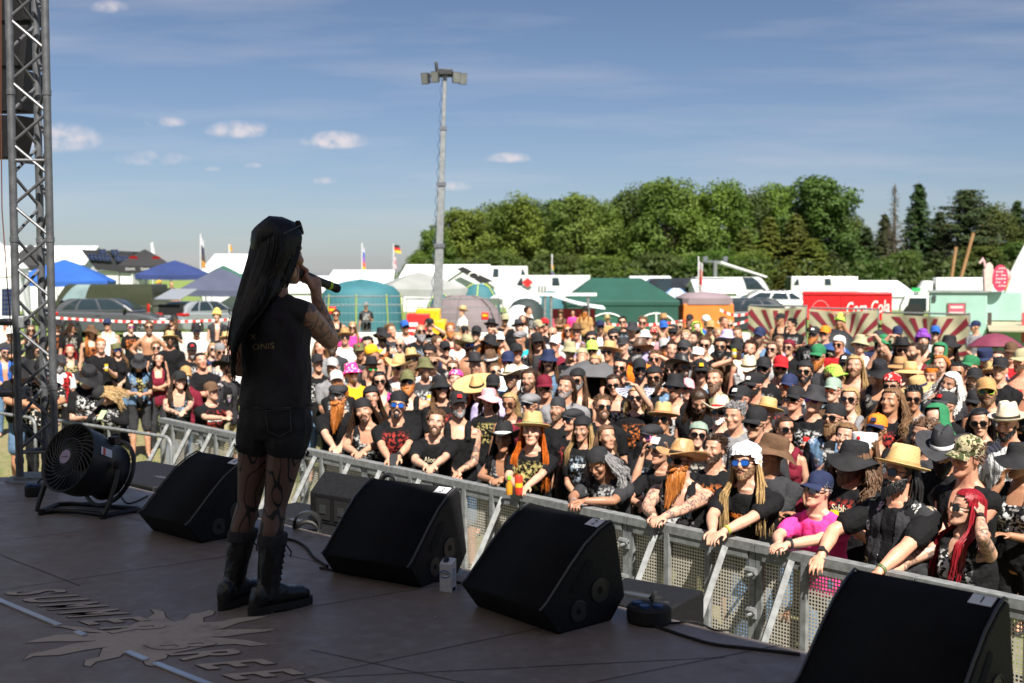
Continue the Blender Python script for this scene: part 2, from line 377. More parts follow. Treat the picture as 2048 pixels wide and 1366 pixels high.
def build_roof():
    z = ST + 5.6; off = V((TOSUN.x, TOSUN.y, 0)) * (5.6 / TOSUN.z)
    a = E0 + off - ED * 6; b = E0 + off + ED * 14  # unseen roof, edge shaped so its shade ends at the stage front
    mb = MB(); mb.add([(a.x, a.y, z), (b.x, b.y, z), (-14, b.y, z), (-14, -9, z), (a.x, -9, z)], [(0, 1, 2, 3, 4)])
    dk = mat('black_stage_cloth', (.012, .012, .012), .9, var=.3)
    tag(mb.build('stage_roof', mat('stage_fill_tarp', (.45, .43, .42), .8, trans=.36), smooth=False), kind='structure')  # tarp made translucent to add soft fill light on the stage
    mb = MB(); mb.box((-3, -3.4, ST + 2.8), (22, .1, 5.6))
    tag(mb.build('unseen_dark_drapes', dk, smooth=False), kind='structure')  # unseen black cloth at the back, added to keep the stage darker
build_roof()
# ------------------------------------------------------------------ low white wall behind the crowd
def low_wall(x0, x1, Y, h, label, y_off=0):
    mb = MB(); n = max(1, int((x1 - x0) / 2.2))
    for i in range(n):
        a = x0 + (x1 - x0) * i / n; b = x0 + (x1 - x0) * (i + 1) / n; z = zg((a + b) / 2, Y)
        mb.box(((a + b) / 2, Y, z + h / 2 - .05), (b - a - .015, .3, h + .1))
    o = mb.build('low_wall', mat('pale_concrete', (.62, .60, .55), .85, var=.12, sc=1.5, bump=.1), bevel=.02)
    tag(o, label, 'wall')
low_wall(aty(250, 690, 30).x, aty(1162, 690, 30).x, 30.0, 1.02, 'long pale low wall behind the crowd in front of the grey car')
low_wall(aty(1320, 690, 30.6).x, aty(1512, 690, 30.6).x, 30.6, .98, 'short pale low wall section left of the red and beige banners')
# ------------------------------------------------------------------ crowd barrier
def perf_mat():
    m, nt, p = nodes('perforated_steel'); tcn = nt.nodes.new('ShaderNodeTexCoord'); mp = nt.nodes.new('ShaderNodeMapping')
    nt.links.new(tcn.outputs['Object'], mp.inputs[0]); mp.inputs['Rotation'].default_value = (R(90), 0, 0)
    vo = nt.nodes.new('ShaderNodeTexVoronoi'); vo.voronoi_dimensions = '2D'; vo.inputs['Scale'].default_value = 44; vo.inputs['Randomness'].default_value = 0
    nt.links.new(mp.outputs[0], vo.inputs['Vector'])
    hole = mathn(nt, 'LESS_THAN', vo.outputs['Distance'], .33)
    n = noisen(nt, 4, 5); nt.links.new(mixn(nt, n, (.42, .395, .33), (.60, .565, .48)), p.inputs['Base Color']); p.inputs['Metallic'].default_value = .15; p.inputs['Roughness'].default_value = .55
    t = nt.nodes.new('ShaderNodeBsdfTransparent'); x = nt.nodes.new('ShaderNodeMixShader')
    nt.links.new(hole, x.inputs[0]); nt.links.new(p.outputs[0], x.inputs[1]); nt.links.new(t.outputs[0], x.inputs[2]); nt.links.new(x.outputs[0], nt.nodes['Material Output'].inputs[0]); return m
PERF = perf_mat()
def build_barrier():
    H = BTOP + .3
    fr = MB(); fr.box((0, 0, H - .03), (1.108, .085, .055)); fr.box((0, -.02, H - .085), (1.0, .03, .05))
    for x in (-.532, .532): fr.box((x, 0, H / 2 - .03), (.045, .05, H - .06))
    for x in (-.18, .18): fr.box((x, -.032, H / 2 - .03), (.04, .03, H - .06))
    fr.box((0, 0, .05), (1.02, .05, .04)); fr.box((0, -.36, .012), (1.09, .8, .02))
    frm = fr.mesh('frame', False)
    sh = MB(); sh.quad((-.508, 0, .075), (.508, 0, .075), (.508, 0, H - .062), (-.508, 0, H - .062)); shm = sh.mesh('perforated_panel', False)
    br = MB()
    br.tube([(0, -.05, H - .06), (0, -.68, .03)], .028, 4); brm = br.mesh('brace', False)
    cl = MB()
    z = 0; cl.tube([(.5, -.045, z), (.575, -.045, z)], .022, 8); cl.box((.55, -.03, z - .03), (.05, .03, .05)); cl.tube([(.556, -.04, z - .02), (.556, -.11, z - .02)], .01, 6)
    clm = cl.mesh('clamp')
    ang = math.atan2(BD.y, BD.x)
    side = ['furthest left of the line', 'second from its left end', 'just right of the smiling woman in the brown cap', 'hidden behind the singer\'s legs', 'below the man with the long ginger beard and flat cap', 'below the man holding a phone in a backward cap',
            'below the red-haired person in a straw hat', 'below the man looking down in a patterned bandana', 'below the man with a leather hat and ginger beard', 'below the man in a pink shirt', 'below the man in a denim vest and straw hat', 'below the woman with long red hair']
    for k in range(-4, 8):
        c = B0 + (BD * BL) * (k - 2 + .5); c.z = -.3
        t = thing('crowd_barrier', 'steel crowd barrier panel, ' + side[k + 4], 'barrier', c, ang, 'crowd barrier panels along the pit')
        put('frame', frm, STEEL, t); put('perforated_panel', shm, PERF, t)
        for x in (-.27, .33): put('brace', brm, STEEL, t, M=Matrix.Translation((x, 0, 0)))
        [put('clamp', clm, STEEL, t, M=Matrix.Translation((0, 0, z))) for z in (.3, .72, .98)]
build_barrier()
def railing(a, b, label):
    """round tube pedestrian railing from a to b (ground points)"""
    a = V(a); b = V(b); L = (b - a).length; d = (b - a).normalized(); t = thing('railing', label, 'railing', a, math.atan2(d.y, d.x), 'tubular railings left of the stage')
    mb = MB(); h = 1.1; r = .12
    arc = lambda cx, cz, s, e: [(cx + r * math.cos(R(q)), 0, cz + r * math.sin(R(q))) for q in np.linspace(s, e, 6)]
    pts = arc(r, .2 + r, 270, 180) + arc(r, h - r, 180, 90) + arc(L - r, h - r, 90, 0) + arc(L - r, .2 + r, 0, -90) + [(r, 0, .2)]
    mb.tube(pts, .021, 8); mb.build('frame', STEEL, t)
    n = int(L / .85)
    for i in range(1, n): MB_t = MB(); MB_t.tube([(L * i / n, 0, .2), (L * i / n, 0, h)], .018, 8); MB_t.build('bar', STEEL, t)
    for x in (.25, L - .25): f = MB(); f.tube([(x, 0, .2), (x, 0, .04)], .02, 8); f.box((x, 0, .025), (.05, .5, .03)); f.build('foot', STEEL, t)
g = lambda x, y: V((x, y, zg(x, y)))
railing(g(-5.75, 14.2), g(-3.80, 12.60), 'tubular steel railing beside the crowd barrier, behind the black fan')
railing(g(-8.6, 16.4), g(-6.05, 14.35), 'tubular steel railing at the far left edge behind the truss')
# ================================================================== PEOPLE
def skin_mat(name, tattoo=False):
    m, nt, p = nodes(name); oi = nt.nodes.new('ShaderNodeObjectInfo'); at = nt.nodes.new('ShaderNodeVertexColor'); at.layer_name = 'mask'
    sp = nt.nodes.new('ShaderNodeSeparateColor'); nt.links.new(at.outputs[0], sp.inputs[0])
    base = mixn(nt, 1.0, oi.outputs['Color'], mixn(nt, rampn(nt, noisen(nt, 16, 5, rough=.65), .3, .7), (.88, .76, .72), (1.12, 1.12, 1.12)), 'MULTIPLY')
    if tattoo:
        n = noisen(nt, 17, 3); n2 = noisen(nt, 9, 2)
        f = mathn(nt, 'MULTIPLY', rampn(nt, mathn(nt, 'ABSOLUTE', mathn(nt, 'SUBTRACT', n, .5)), .07, .02), rampn(nt, n2, .40, .5))
        f = mathn(nt, 'MULTIPLY', f, at.outputs['Alpha'])
        base = mixn(nt, mathn(nt, 'MULTIPLY', f, .8), base, (.05, .055, .06))
    base = mixn(nt, mathn(nt, 'MULTIPLY', sp.outputs[0], .55), base, mixn(nt, 1.0, oi.outputs['Color'], (.75, .40, .38), 'MULTIPLY'))
    base = mixn(nt, mathn(nt, 'MULTIPLY', sp.outputs[2], .7), base, (.62, .60, .57))
    base = mixn(nt, mathn(nt, 'MULTIPLY', sp.outputs[1], .88), base, (.035, .024, .018))
    nt.links.new(base, p.inputs['Base Color']); p.inputs['Roughness'].default_value = .48; p.inputs['Subsurface Weight'].default_value = 0
    bumpn(nt, p, noisen(nt, 70, 3), .12, .004); return m
SKIN = skin_mat('skin'); SKIN_T = skin_mat('tattooed_skin', True)
def cloth_mat(name, kind='plain'):
    m, nt, p = nodes(name); oi = nt.nodes.new('ShaderNodeObjectInfo'); n = noisen(nt, 9, 4)
    base = mixn(nt, 1.0, oi.outputs['Color'], mixn(nt, n, (.8, .8, .8), (1.25, 1.25, 1.25)), 'MULTIPLY')
    tcn = nt.nodes.new('ShaderNodeTexCoord'); s = nt.nodes.new('ShaderNodeSeparateXYZ'); nt.links.new(tcn.outputs['Object'], s.inputs[0])
    if kind == 'print':
        off = nt.nodes.new('ShaderNodeVectorMath'); off.operation = 'ADD'; nt.links.new(tcn.outputs['Object'], off.inputs[0])
        cb = nt.nodes.new('ShaderNodeCombineXYZ'); r = mathn(nt, 'MULTIPLY', oi.outputs['Random'], 40.0); nt.links.new(r, cb.inputs[0]); nt.links.new(r, cb.inputs[2]); nt.links.new(cb.outputs[0], off.inputs[1])
        pn = noisen(nt, 32, 4, off.outputs[0], .6)
        fx = rampn(nt, mathn(nt, 'ABSOLUTE', s.outputs[0]), .135, .10); fz = rampn(nt, mathn(nt, 'ABSOLUTE', mathn(nt, 'SUBTRACT', s.outputs[2], 1.25)), .14, .09)
        fy = mathn(nt, 'LESS_THAN', s.outputs[1], -.02)
        f = mathn(nt, 'MULTIPLY', mathn(nt, 'MULTIPLY', fx, fz), mathn(nt, 'MULTIPLY', fy, rampn(nt, pn, .50, .55)))
        cr = nt.nodes.new('ShaderNodeValToRGB'); cr.color_ramp.interpolation = 'CONSTANT'; e = cr.color_ramp.elements
        e[0].color = (.6, .6, .6, 1); e[1].position = .45; e[1].color = (.45, .42, .36, 1)
        for q, c in ((.5, (.55, .16, .04, 1)), (.62, (.28, .36, .44, 1)), (.74, (.45, .05, .04, 1)), (.84, (.5, .42, .15, 1)), (.92, (.7, .7, .7, 1))):
            x = e.new(q); x.color = c
        nt.links.new(oi.outputs['Random'], cr.inputs[0]); base = mixn(nt, mathn(nt, 'MULTIPLY', f, .85), base, cr.outputs[0])
    elif kind == 'plaid':
        a = mathn(nt, 'GREATER_THAN', mathn(nt, 'SINE', mathn(nt, 'MULTIPLY', s.outputs[0], 90)), 0); b = mathn(nt, 'GREATER_THAN', mathn(nt, 'SINE', mathn(nt, 'MULTIPLY', s.outputs[2], 90)), 0)
        base = mixn(nt, mathn(nt, 'MULTIPLY', mathn(nt, 'ADD', a, b), .45), base, (.012, .01, .01))
    elif kind == 'stripe':
        a = mathn(nt, 'GREATER_THAN', mathn(nt, 'SINE', mathn(nt, 'MULTIPLY', mathn(nt, 'ADD', s.outputs[0], s.outputs[1]), 190)), .55); base = mixn(nt, mathn(nt, 'MULTIPLY', a, .7), base, (.08, .08, .1))
    elif kind == 'spots':
        vo = nt.nodes.new('ShaderNodeTexVoronoi'); vo.inputs['Scale'].default_value = 26; nt.links.new(tcn.outputs['Object'], vo.inputs['Vector'])
        base = mixn(nt, mathn(nt, 'LESS_THAN', vo.outputs['Distance'], .34), base, (.62, .58, .5))
    elif kind == 'camo':
        n1 = noisen(nt, 22, 2); base = mixn(nt, mathn(nt, 'GREATER_THAN', n1, .52), base, (.05, .06, .025)); n2 = noisen(nt, 31, 2); base = mixn(nt, mathn(nt, 'GREATER_THAN', n2, .56), base, (.30, .25, .16))
    elif kind == 'patches':
        vo = nt.nodes.new('ShaderNodeTexVoronoi'); vo.inputs['Scale'].default_value = 13; vo.distance = 'CHEBYCHEV'; nt.links.new(tcn.outputs['Object'], vo.inputs['Vector'])
        sc_ = nt.nodes.new('ShaderNodeSeparateColor'); nt.links.new(vo.outputs['Color'], sc_.inputs[0])
        f = mathn(nt, 'MULTIPLY', mathn(nt, 'LESS_THAN', vo.outputs['Distance'], .36), mathn(nt, 'GREATER_THAN', sc_.outputs[0], .55))
        f = mathn(nt, 'MULTIPLY', f, mathn(nt, 'GREATER_THAN', noisen(nt, 60, 3), .5))
        hs = nt.nodes.new('ShaderNodeHueSaturation'); nt.links.new(vo.outputs['Color'], hs.inputs['Color']); hs.inputs['Saturation'].default_value = .5; base = mixn(nt, mathn(nt, 'MULTIPLY', f, .7), base, hs.outputs[0])
    nt.links.new(base, p.inputs['Base Color']); p.inputs['Specular IOR Level'].default_value = .12; p.inputs['Roughness'].default_value = .85
    bumpn(nt, p, noisen(nt, 20, 5, rough=.6), .8, .02); return m
CL = {k: cloth_mat(k + '_cloth', k) for k in ('plain', 'print', 'plaid', 'stripe', 'spots', 'camo', 'patches')}
def hair_mat():
    m, nt, p = nodes('hair'); oi = nt.nodes.new('ShaderNodeObjectInfo')
    tcn = nt.nodes.new('ShaderNodeTexCoord'); mp = nt.nodes.new('ShaderNodeMapping'); nt.links.new(tcn.outputs['Object'], mp.inputs[0]); mp.inputs['Scale'].default_value = (90, 90, 7)
    n = noisen(nt, 1, 3, mp.outputs[0])
    nt.links.new(mixn(nt, 1.0, oi.outputs['Color'], mixn(nt, rampn(nt, n, .3, .7), (.45, .45, .45), (1.5, 1.45, 1.4)), 'MULTIPLY'), p.inputs['Base Color']); p.inputs['Specular IOR Level'].default_value = .3; p.inputs['Roughness'].default_value = .42
    bumpn(nt, p, n, .7, .006); return m
HAIR = hair_mat()
FELT = mat('hat_fabric', (1, 1, 1), .8, var=.2, sc=14, bump=.3, bsc=60, obj=True, spec=.15)
def straw_mat():
    m, nt, p = nodes('woven_straw'); oi = nt.nodes.new('ShaderNodeObjectInfo'); tcn = nt.nodes.new('ShaderNodeTexCoord')
    w1 = nt.nodes.new('ShaderNodeTexWave'); w1.bands_direction = 'Z'; w1.inputs['Scale'].default_value = 40; w1.inputs['Distortion'].default_value = 2.5; nt.links.new(tcn.outputs['Object'], w1.inputs[0])
    n = noisen(nt, 55, 3)
    f = mathn(nt, 'MULTIPLY', mathn(nt, 'ADD', w1.outputs['Fac'], n), .5)
    nt.links.new(mixn(nt, 1.0, oi.outputs['Color'], mixn(nt, f, (.55, .5, .45), (1.25, 1.25, 1.2)), 'MULTIPLY'), p.inputs['Base Color']); p.inputs['Roughness'].default_value = .65; bumpn(nt, p, f, .5, .004); return m
STRAW = straw_mat()
LENS = mat('sunglass_lens', (1, 1, 1), .07, .35, var=.1, obj=True, spec=.9)
FRAME = mat('glasses_frame', (1, 1, 1), .35, var=.1, obj=True)
LEATHER = mat('leather', (1, 1, 1), .45, var=.3, sc=20, bump=.3, bsc=80, obj=True)

def ring(M, cx, cy, w, yf, yb, n=22, p=2.25, z=0):
    out = []
    for k in range(n):
        a = 2 * PI * k / n; c, s = math.cos(a), math.sin(a)
        x = w * math.copysign(abs(c) ** (2 / p), c); y = (yb if s > 0 else yf) * math.copysign(abs(s) ** (2 / p), s)
        out.append(M @ V((cx + x, cy + y, z)))
    return out
I4 = Matrix.Identity(4)
HEADP = [(-.118, .018, .088, -.052), (-.110, .032, .094, -.03), (-.092, .045, .094, -.005), (-.07, .054, .092, .02), (-.045, .061, .089, .055), (-.02, .066, .086, .078), (.005, .071, .084, .092),
         (.03, .0745, .089, .099), (.06, .075, .085, .099), (.085, .066, .070, .086), (.104, .048, .049, .062), (.115, .026, .025, .034), (.1185, .008, .008, .012)]
def headring(i, k=1.0, dz=0, M=I4, n=28):
    z, w, yf, yb = HEADP[i]; c = 0
    if yb < 0: c = (yb - yf) / 2; hf = (yf + yb) / 2; return ring(M, 0, c, w * k, hf * k, hf * k, n, 2.2, z * k + dz)
    return ring(M, 0, 0, w * k, yf * k, yb * k, n, 2.2, z * k + dz)
def head_shape(mb, M, female=False, fat=0):
    k = 1.0
    rings = []
    for i, (z, w, yf, yb) in enumerate(HEADP):
        jw = 1 + (fat * .16 if z < -.02 else 0) - (.06 if female and z < -.03 else 0)
        old = HEADP[i]
        if yb < 0: c = (yb - yf) / 2; hf = (yf + yb) / 2; rings.append(ring(M, 0, c, w * jw, hf, hf, 28, 2.2, z))
        else: rings.append(ring(M, 0, 0, w * jw, yf, yb, 28, 2.2, z))
    mb.loft(rings)
    P = lambda x, y, z: M @ V((x, y, z))
    nz = .9 if female else 1.05
    mb.tube([P(0, -.082, .022), P(0, -.098, .002), P(0, -.112 * (1 + .04 * (nz - 1)), -.022), P(0, -.106, -.034), P(0, -.088, -.036)], [.007, .0085 * nz, .0125 * nz, .013 * nz, .008], 8)
    for s in (-1, 1):
        mb.sph(P(s * .012, -.096, -.031), .0085, 6)
        mb.sph(P(s * .074, .012, -.006), (.011, .019, .032), 7, M=M.to_3x3() @ Matrix.Rotation(s * R(18), 3, 'Z'))
        mb.sph(P(s * .042, -.062, -.024), (.026, .026, .022), 7, M=M.to_3x3())
        mb.sph(P(s * .031, -.0755, .0), .0135, 7)
    mb.tube([P(-.05, -.070, .022), P(-.028, -.085, .026), P(0, -.088, .02), P(.028, -.085, .026), P(.05, -.070, .022)], .0095 if not female else .007, 7)
    mb.tube([P(-.024, -.082, -.066), P(-.01, -.0945, -.061), P(0, -.096, -.0625), P(.01, -.0945, -.061), P(.024, -.082, -.066)], [.004, .0065, .007, .0065, .004], 7)
    mb.tube([P(-.022, -.082, -.068), P(0, -.0935, -.0745), P(.022, -.082, -.068)], [.004, .008, .004], 7)
    mb.sph(P(0, -.082, -.103), (.02, .018, .016), 7)
def head_mask(co, Mi, hr=0):
    """RGBA per vertex: lips, brows+pupils, eye white, arm (alpha)"""
    M = np.array(Mi); h = co @ M[:3, :3].T + M[:3, 3]
    x, y, z = h[:, 0], h[:, 1], h[:, 2]; ax = np.abs(x); front = y < -.055
    out = np.zeros((len(co), 4), dtype=np.float32)
    out[:, 0] = np.clip(1.6 - ((x / .025) ** 2 + ((z + .068) / .0125) ** 2) * 1.1, 0, 1) * front
    brow = np.clip(1.6 - (((ax - .031) / .021) ** 2 + ((z - .0225 - .1 * (ax - .031)) / .0080) ** 2) * 1.1, 0, 1)
    e = ((ax - .031) / .0135) ** 2 + (z / .0062) ** 2; white = np.clip(1.5 - e, 0, 1)
    pup = np.clip(1.6 - (((ax - .031) / .0062) ** 2 + (z / .0065) ** 2), 0, 1)
    lid = np.clip(1.3 - (((ax - .031) / .016) ** 2 + ((z - .0075) / .003) ** 2), 0, 1) * .7
    mouth = np.clip(1.2 - ((x / .022) ** 2 + ((z + .0675) / .003) ** 2), 0, 1) * .6
    if hr > 0: out[:, 2] = np.clip(1.5 - ((x / .020) ** 2 + ((z + .0685) / .0055) ** 2), 0, 1) * front * 1.2; mouth = mouth * 0
    if hr < 0: mouth = np.clip(1.6 - ((x / .013) ** 2 + ((z + .0695) / .008) ** 2), 0, 1)
    out[:, 1] = np.clip(brow * .85 + pup + lid + mouth, 0, 1) * front; out[:, 2] = np.clip(out[:, 2] + white * front, 0, 1)
    return out
BUILD = dict(m=dict(w=1, d=1, sh=.178, arm=1, bust=0, hip=1, belly=0, fat=0), h=dict(w=1.14, d=1.15, sh=.195, arm=1.16, bust=0, hip=1.1, belly=.075, fat=.8),
             f=dict(w=.87, d=.90, sh=.150, arm=.84, bust=.058, hip=1.02, belly=0, fat=0), g=dict(w=1.04, d=1.05, sh=.168, arm=1.02, bust=.072, hip=1.14, belly=.03, fat=.5))
TORSO = [(-.13, .10, .075), (-.10, .135, .098), (-.04, .168, .118), (.03, .168, .118), (.12, .148, .104), (.22, .152, .110), (.32, .172, .122), (.385, .178, .116), (.44, .165, .092), (.475, .115, .074), (.50, .075, .062), (.53, .056, .058)]
class Skel: pass
POSES = dict(
    stand=dict(R=(-.25, -.04, .84), L=(.25, -.03, .84)), clasp=dict(R=(-.025, -.27, 1.02), L=(.03, -.285, 1.04)), cross=dict(R=(.15, -.20, 1.22), L=(-.15, -.23, 1.19), hint=(1, .1, -.7)),
    lean=dict(lean=20, R=(-.045, -.50, 1.215), L=(.035, -.52, 1.225), hint=(1, .2, -.25)), leanlow=dict(lean=24, R=(-.10, -.50, 1.06), L=(.05, -.46, 1.215), hint=(1, .2, -.25), dR=(.1, -.25, -1)),
    leandown=dict(lean=26, R=(-.06, -.52, 1.20), L=(.03, -.50, 1.22), hint=(1, .2, -.25), hp=-38), leanwide=dict(lean=12, R=(-.26, -.42, 1.18), L=(.16, -.46, 1.17), hint=(1, .2, .1)),
    hold=dict(R=(-.10, -.30, 1.24), L=(.25, -.03, .84)), holdL=dict(L=(.10, -.30, 1.24), R=(-.25, -.03, .84)), lookdown=dict(R=(-.04, -.27, 1.12), L=(.05, -.28, 1.10), hp=-35),
    shade=dict(L=(.10, -.19, 1.70), R=(-.25, -.03, .84), hint=(1, -.3, .2), dL=(-1, -.1, .15)), camera=dict(R=(-.075, -.25, 1.63), L=(.075, -.25, 1.63), hint=(1, 0, -.6), dR=(.2, -.3, 1), dL=(-.2, -.3, 1)),
    over=dict(R=(.12, -.05, 1.86), L=(-.12, -.10, 1.88), hint=(1, 0, .4), dR=(1, 0, .1), dL=(-1, 0, .1)), hip=dict(R=(-.20, -.04, 1.02), L=(.20, -.04, 1.02), hint=(1, .35, 0), dR=(.4, -.7, -.5), dL=(-.4, -.7, -.5)),
    face=dict(R=(-.05, -.20, 1.50), L=(.04, -.24, 1.14), dR=(.25, .1, 1)), fan=dict(L=(.03, -.24, 1.80), R=(-.25, -.03, .84), hint=(1, -.4, -.3), dL=(-.8, -.2, .5)), ear=dict(lean=8, L=(.115, -.06, 1.60), R=(-.20, -.42, 1.15), hint=(.7, -.8, -.5), dL=(-.15, .35, .9), hy=-28),
    phone=dict(lean=16, R=(-.05, -.36, 1.18), L=(.05, -.36, 1.20), hp=-35, hint=(1, .2, -.5)), side=dict(R=(-.25, -.04, .84), L=(.25, -.03, .84), hy=40), clap=dict(R=(-.02, -.30, 1.28), L=(.02, -.30, 1.30), dR=(.3, -.3, .8), dL=(-.3, -.3, .8)),
    drink=dict(R=(-.03, -.22, 1.50), L=(.25, -.03, .84), hint=(1, -.4, -.3), dR=(.3, .1, .9)))
_sk = {}
def skel(pose, b, hy=0, hp=0, hr=0):
    key = (pose, b, hy, hp, hr)
    if key in _sk: return _sk[key]
    P = POSES[pose]; B = BUILD[b]; s = Skel(); s.b = b; lean = R(P.get('lean', 0)); s.P = P
    tab = {}; pos = V((0, 0, .95)); st = .01; t = 0; tab[0] = (pos.copy(), 0)
    for i in range(1, 60):
        t = i * st; a = lean * sm((t + .02) / .42); pos = pos + V((0, -math.sin(a), math.cos(a))) * st; tab[i] = (pos.copy(), a)
    def sp(t, x=0, y=0, dz=0):
        if t <= 0: return Matrix.Translation((0, 0, .95 + t))
        p_, a_ = tab[min(int(round(t * 100)), 59)]; return Matrix.Translation(p_) @ Matrix.Rotation(a_, 4, 'X')
    s.sp = sp
    up = 0 if b in 'mh' else 0
    s.sh = {d: sp(.425) @ V((d * B['sh'], 0.0, 0)) for d in (-1, 1)}
    for d, k in ((-1, 'R'), (1, 'L')):
        h = P.get('hint', (.45, .5, -.7)); h = V((h[0] * d, h[1], h[2])); T = V(P[k]); S = s.sh[d]
        l1, l2 = .285, .25; dv = T - S; L = min(dv.length, (l1 + l2) * .998); u = dv.normalized(); a = (l1 * l1 - l2 * l2 + L * L) / (2 * L); hh = math.sqrt(max(l1 * l1 - a * a, 0))
        hq = (h - u * h.dot(u)).normalized(); E = S + u * a + hq * hh; Wp = S + u * L
        setattr(s, 'e' + k, E); setattr(s, 'w' + k, Wp)
        fd = (Wp - E).normalized(); dd = P.get('d' + k); s.__dict__['d' + k] = V(dd).normalized() if dd else fd
    nb = sp(.53); hm = Matrix.Translation(nb @ V((0, -.012, .0)))
    pitch = hp + P.get('hp', 0); yaw = hy + P.get('hy', 0)
    s.head = hm @ Matrix.Rotation(R(yaw), 4, 'Z') @ Matrix.Rotation(R(-pitch), 4, 'X') @ Matrix.Rotation(R(hr), 4, 'Y') @ Matrix.Translation((0, -.012, .162))
    s.eye = s.head @ V((0, 0, 0)); _sk[key] = s; return s
def add_hand(mb, Wp, fd, side, curl=.55, k=1.0):
    """palm, four unequal bent fingers and a thumb from the side of the palm"""
    fd = fd.normalized(); ref = V((0, 0, -1)) if abs(fd.z) < .85 else V((-side, 0, 0)); nrm = (ref - fd * ref.dot(fd)).normalized(); sd = fd.cross(nrm) * side
    a = Wp; b = Wp + fd * .085 * k
    mk = lambda c, w, t: [c + sd * (w * math.cos(q)) + nrm * (t * math.sin(q)) for q in [2 * PI * i / 10 for i in range(10)]]
    mb.loft([mk(a - fd * .01, .024 * k, .017 * k), mk(a + fd * .03 * k, .036 * k, .016 * k), mk(b, .041 * k, .013 * k), mk(b + fd * .008, .034 * k, .009 * k)])
    for i, (o, ln, c) in enumerate(((-.032, .060, 1.15), (-.011, .075, 1.0), (.011, .080, .95), (.032, .072, .85))):
        p0 = b + sd * o * k * 1.05; d = (fd + sd * o * 3).normalized(); an = 0
        for seg, fr in enumerate((.45, .32, .26)):
            an += curl * c * (.55 if seg == 0 else .75); dd = (d * math.cos(an) + nrm * math.sin(an)).normalized(); p1 = p0 + dd * ln * fr * k
            mb.caps(p0, p1, (.0092 - seg * .0008) * k, (.0086 - seg * .0010) * k, 7); p0 = p1
    t0 = a + sd * .028 * k + fd * .022 * k; t1 = t0 + (sd * .75 + fd * .7 + nrm * .35).normalized() * .038 * k; t2 = t1 + (sd * .1 + fd * .9 + nrm * .4).normalized() * .032 * k
    mb.caps(t0, t1, .013 * k, .0105 * k, 7); mb.caps(t1, t2, .0105 * k, .008 * k, 7)
LEGS = {-1: (V((-.088, 0, .90)), V((-.105, -.02, .50)), V((-.11, .03, .09))), 1: (V((.088, 0, .90)), V((.115, -.02, .50)), V((.13, .02, .09)))}
def torso_rings(s, k=0.0, t0=-.13, t1=.53, shoulder=True):
    B = BUILD[s.b]; rings = []
    for t, w, d in TORSO:
        if t < t0 - 1e-6 or t > t1 + 1e-6: continue
        f = B['w'] if t > .0 else B['hip']; bl = B['belly'] * max(0, 1 - ((t - .12) / .2) ** 2)
        if t > .47: f = 1; bl = 0
        ww = w * f + k + bl * .45
        if .37 < t < .47: ww = min(ww, B['sh'] + k)
        rings.append(ring(s.sp(t), 0, 0, ww, d * B['d'] + bl + k, d * B['d'] + k + bl * .2, 24, 2.3))
    return rings
def arm_caps(mb, s, k=0.0, frac=1.0, hand=True, fore=True):
    B = BUILD[s.b]; am = B['arm']
    for d, kk in ((-1, 'R'), (1, 'L')):
        S, E, Wp = s.sh[d], s.__dict__['e' + kk], s.__dict__['w' + kk]
        mb.sph(S - V((d * .012, 0, .004)), .056 * am + k, 8)
        E2 = S + (E - S) * frac; mid = S + (E - S) * min(.5, frac)
        mb.caps(S, mid, .050 * am + k, .047 * am + k); 
        if frac > .5: mb.caps(mid, E2, .047 * am + k, (.047 - .009 * (frac - .5) * 2) * am + k)
        if fore:
            m2 = E + (Wp - E) * .35
            mb.caps(E, m2, .038 * am, .041 * am); mb.caps(m2, Wp, .041 * am, .026 * (.9 + .1 * am))
        if hand: add_hand(mb, Wp, s.__dict__['d' + kk], d, s.P.get('curl', .6), .96 if s.b in 'mh' else .86)
_mc = {}
def body_mesh(pose, b, vox, hy, hp, hr):
    key = ('body', pose, b, vox, hy, hp, hr)
    if key in _mc: return _mc[key]
    s = skel(pose, b, hy, hp, hr); B = BUILD[b]; mb = MB(); mb.loft(torso_rings(s))
    if B['bust']:
        for d in (-1, 1): mb.sph(s.sp(.30) @ V((d * .068, -.085 * B['d'], 0)), (B['bust'] * 1.05, B['bust'], B['bust']), 9)
    arm_caps(mb, s)
    nb = s.sp(.49) @ V((0, .006, 0)); nk = .058 if b == 'm' else .066 if b == 'h' else .047 if b == 'f' else .055
    mb.caps(nb, s.head @ V((0, .018, -.055)), nk * 1.12, nk)
    for d in (-1, 1): mb.caps(s.sp(.455) @ V((d * B['sh'] * .62, .012, 0)), s.sp(.535) @ V((d * .02, .01, 0)), .042 * B['arm'], .045)
    head_shape(mb, s.head, b in 'fg', B['fat'])
    lk = B['hip']
    for d in (-1, 1):
        h, kn, an = LEGS[d]; mb.caps(h, kn, .088 * lk, .055 * lk); mb.caps(kn, kn + (an - kn) * .35, .052, .056 * lk); mb.caps(kn + (an - kn) * .35, an, .056 * lk, .036)
        mb.caps(an + V((0, .02, -.045)), an + V((d * .02, -.15, -.05)), .04, .034)
    me = remesh(mb, vox, 3, .45); co = coords(me); m = head_mask(co, s.head.inverted(), hr)
    arm = np.zeros(len(co), dtype=np.float32)
    for kk, d in (('R', -1), ('L', 1)):
        for A, Bp in ((s.sh[d], s.__dict__['e' + kk]), (s.__dict__['e' + kk], s.__dict__['w' + kk])):
            a = np.array(A); u = np.array(Bp) - a; L2 = u @ u; t = np.clip(((co - a) @ u) / L2, 0, 1); dist = np.linalg.norm(co - a - t[:, None] * u, axis=1); arm = np.maximum(arm, (dist < .075).astype(np.float32))
    m[:, 3] = arm
    at = me.color_attributes.new('mask', 'FLOAT_COLOR', 'POINT'); at.data.foreach_set('color', m.ravel()); _mc[key] = me; return me
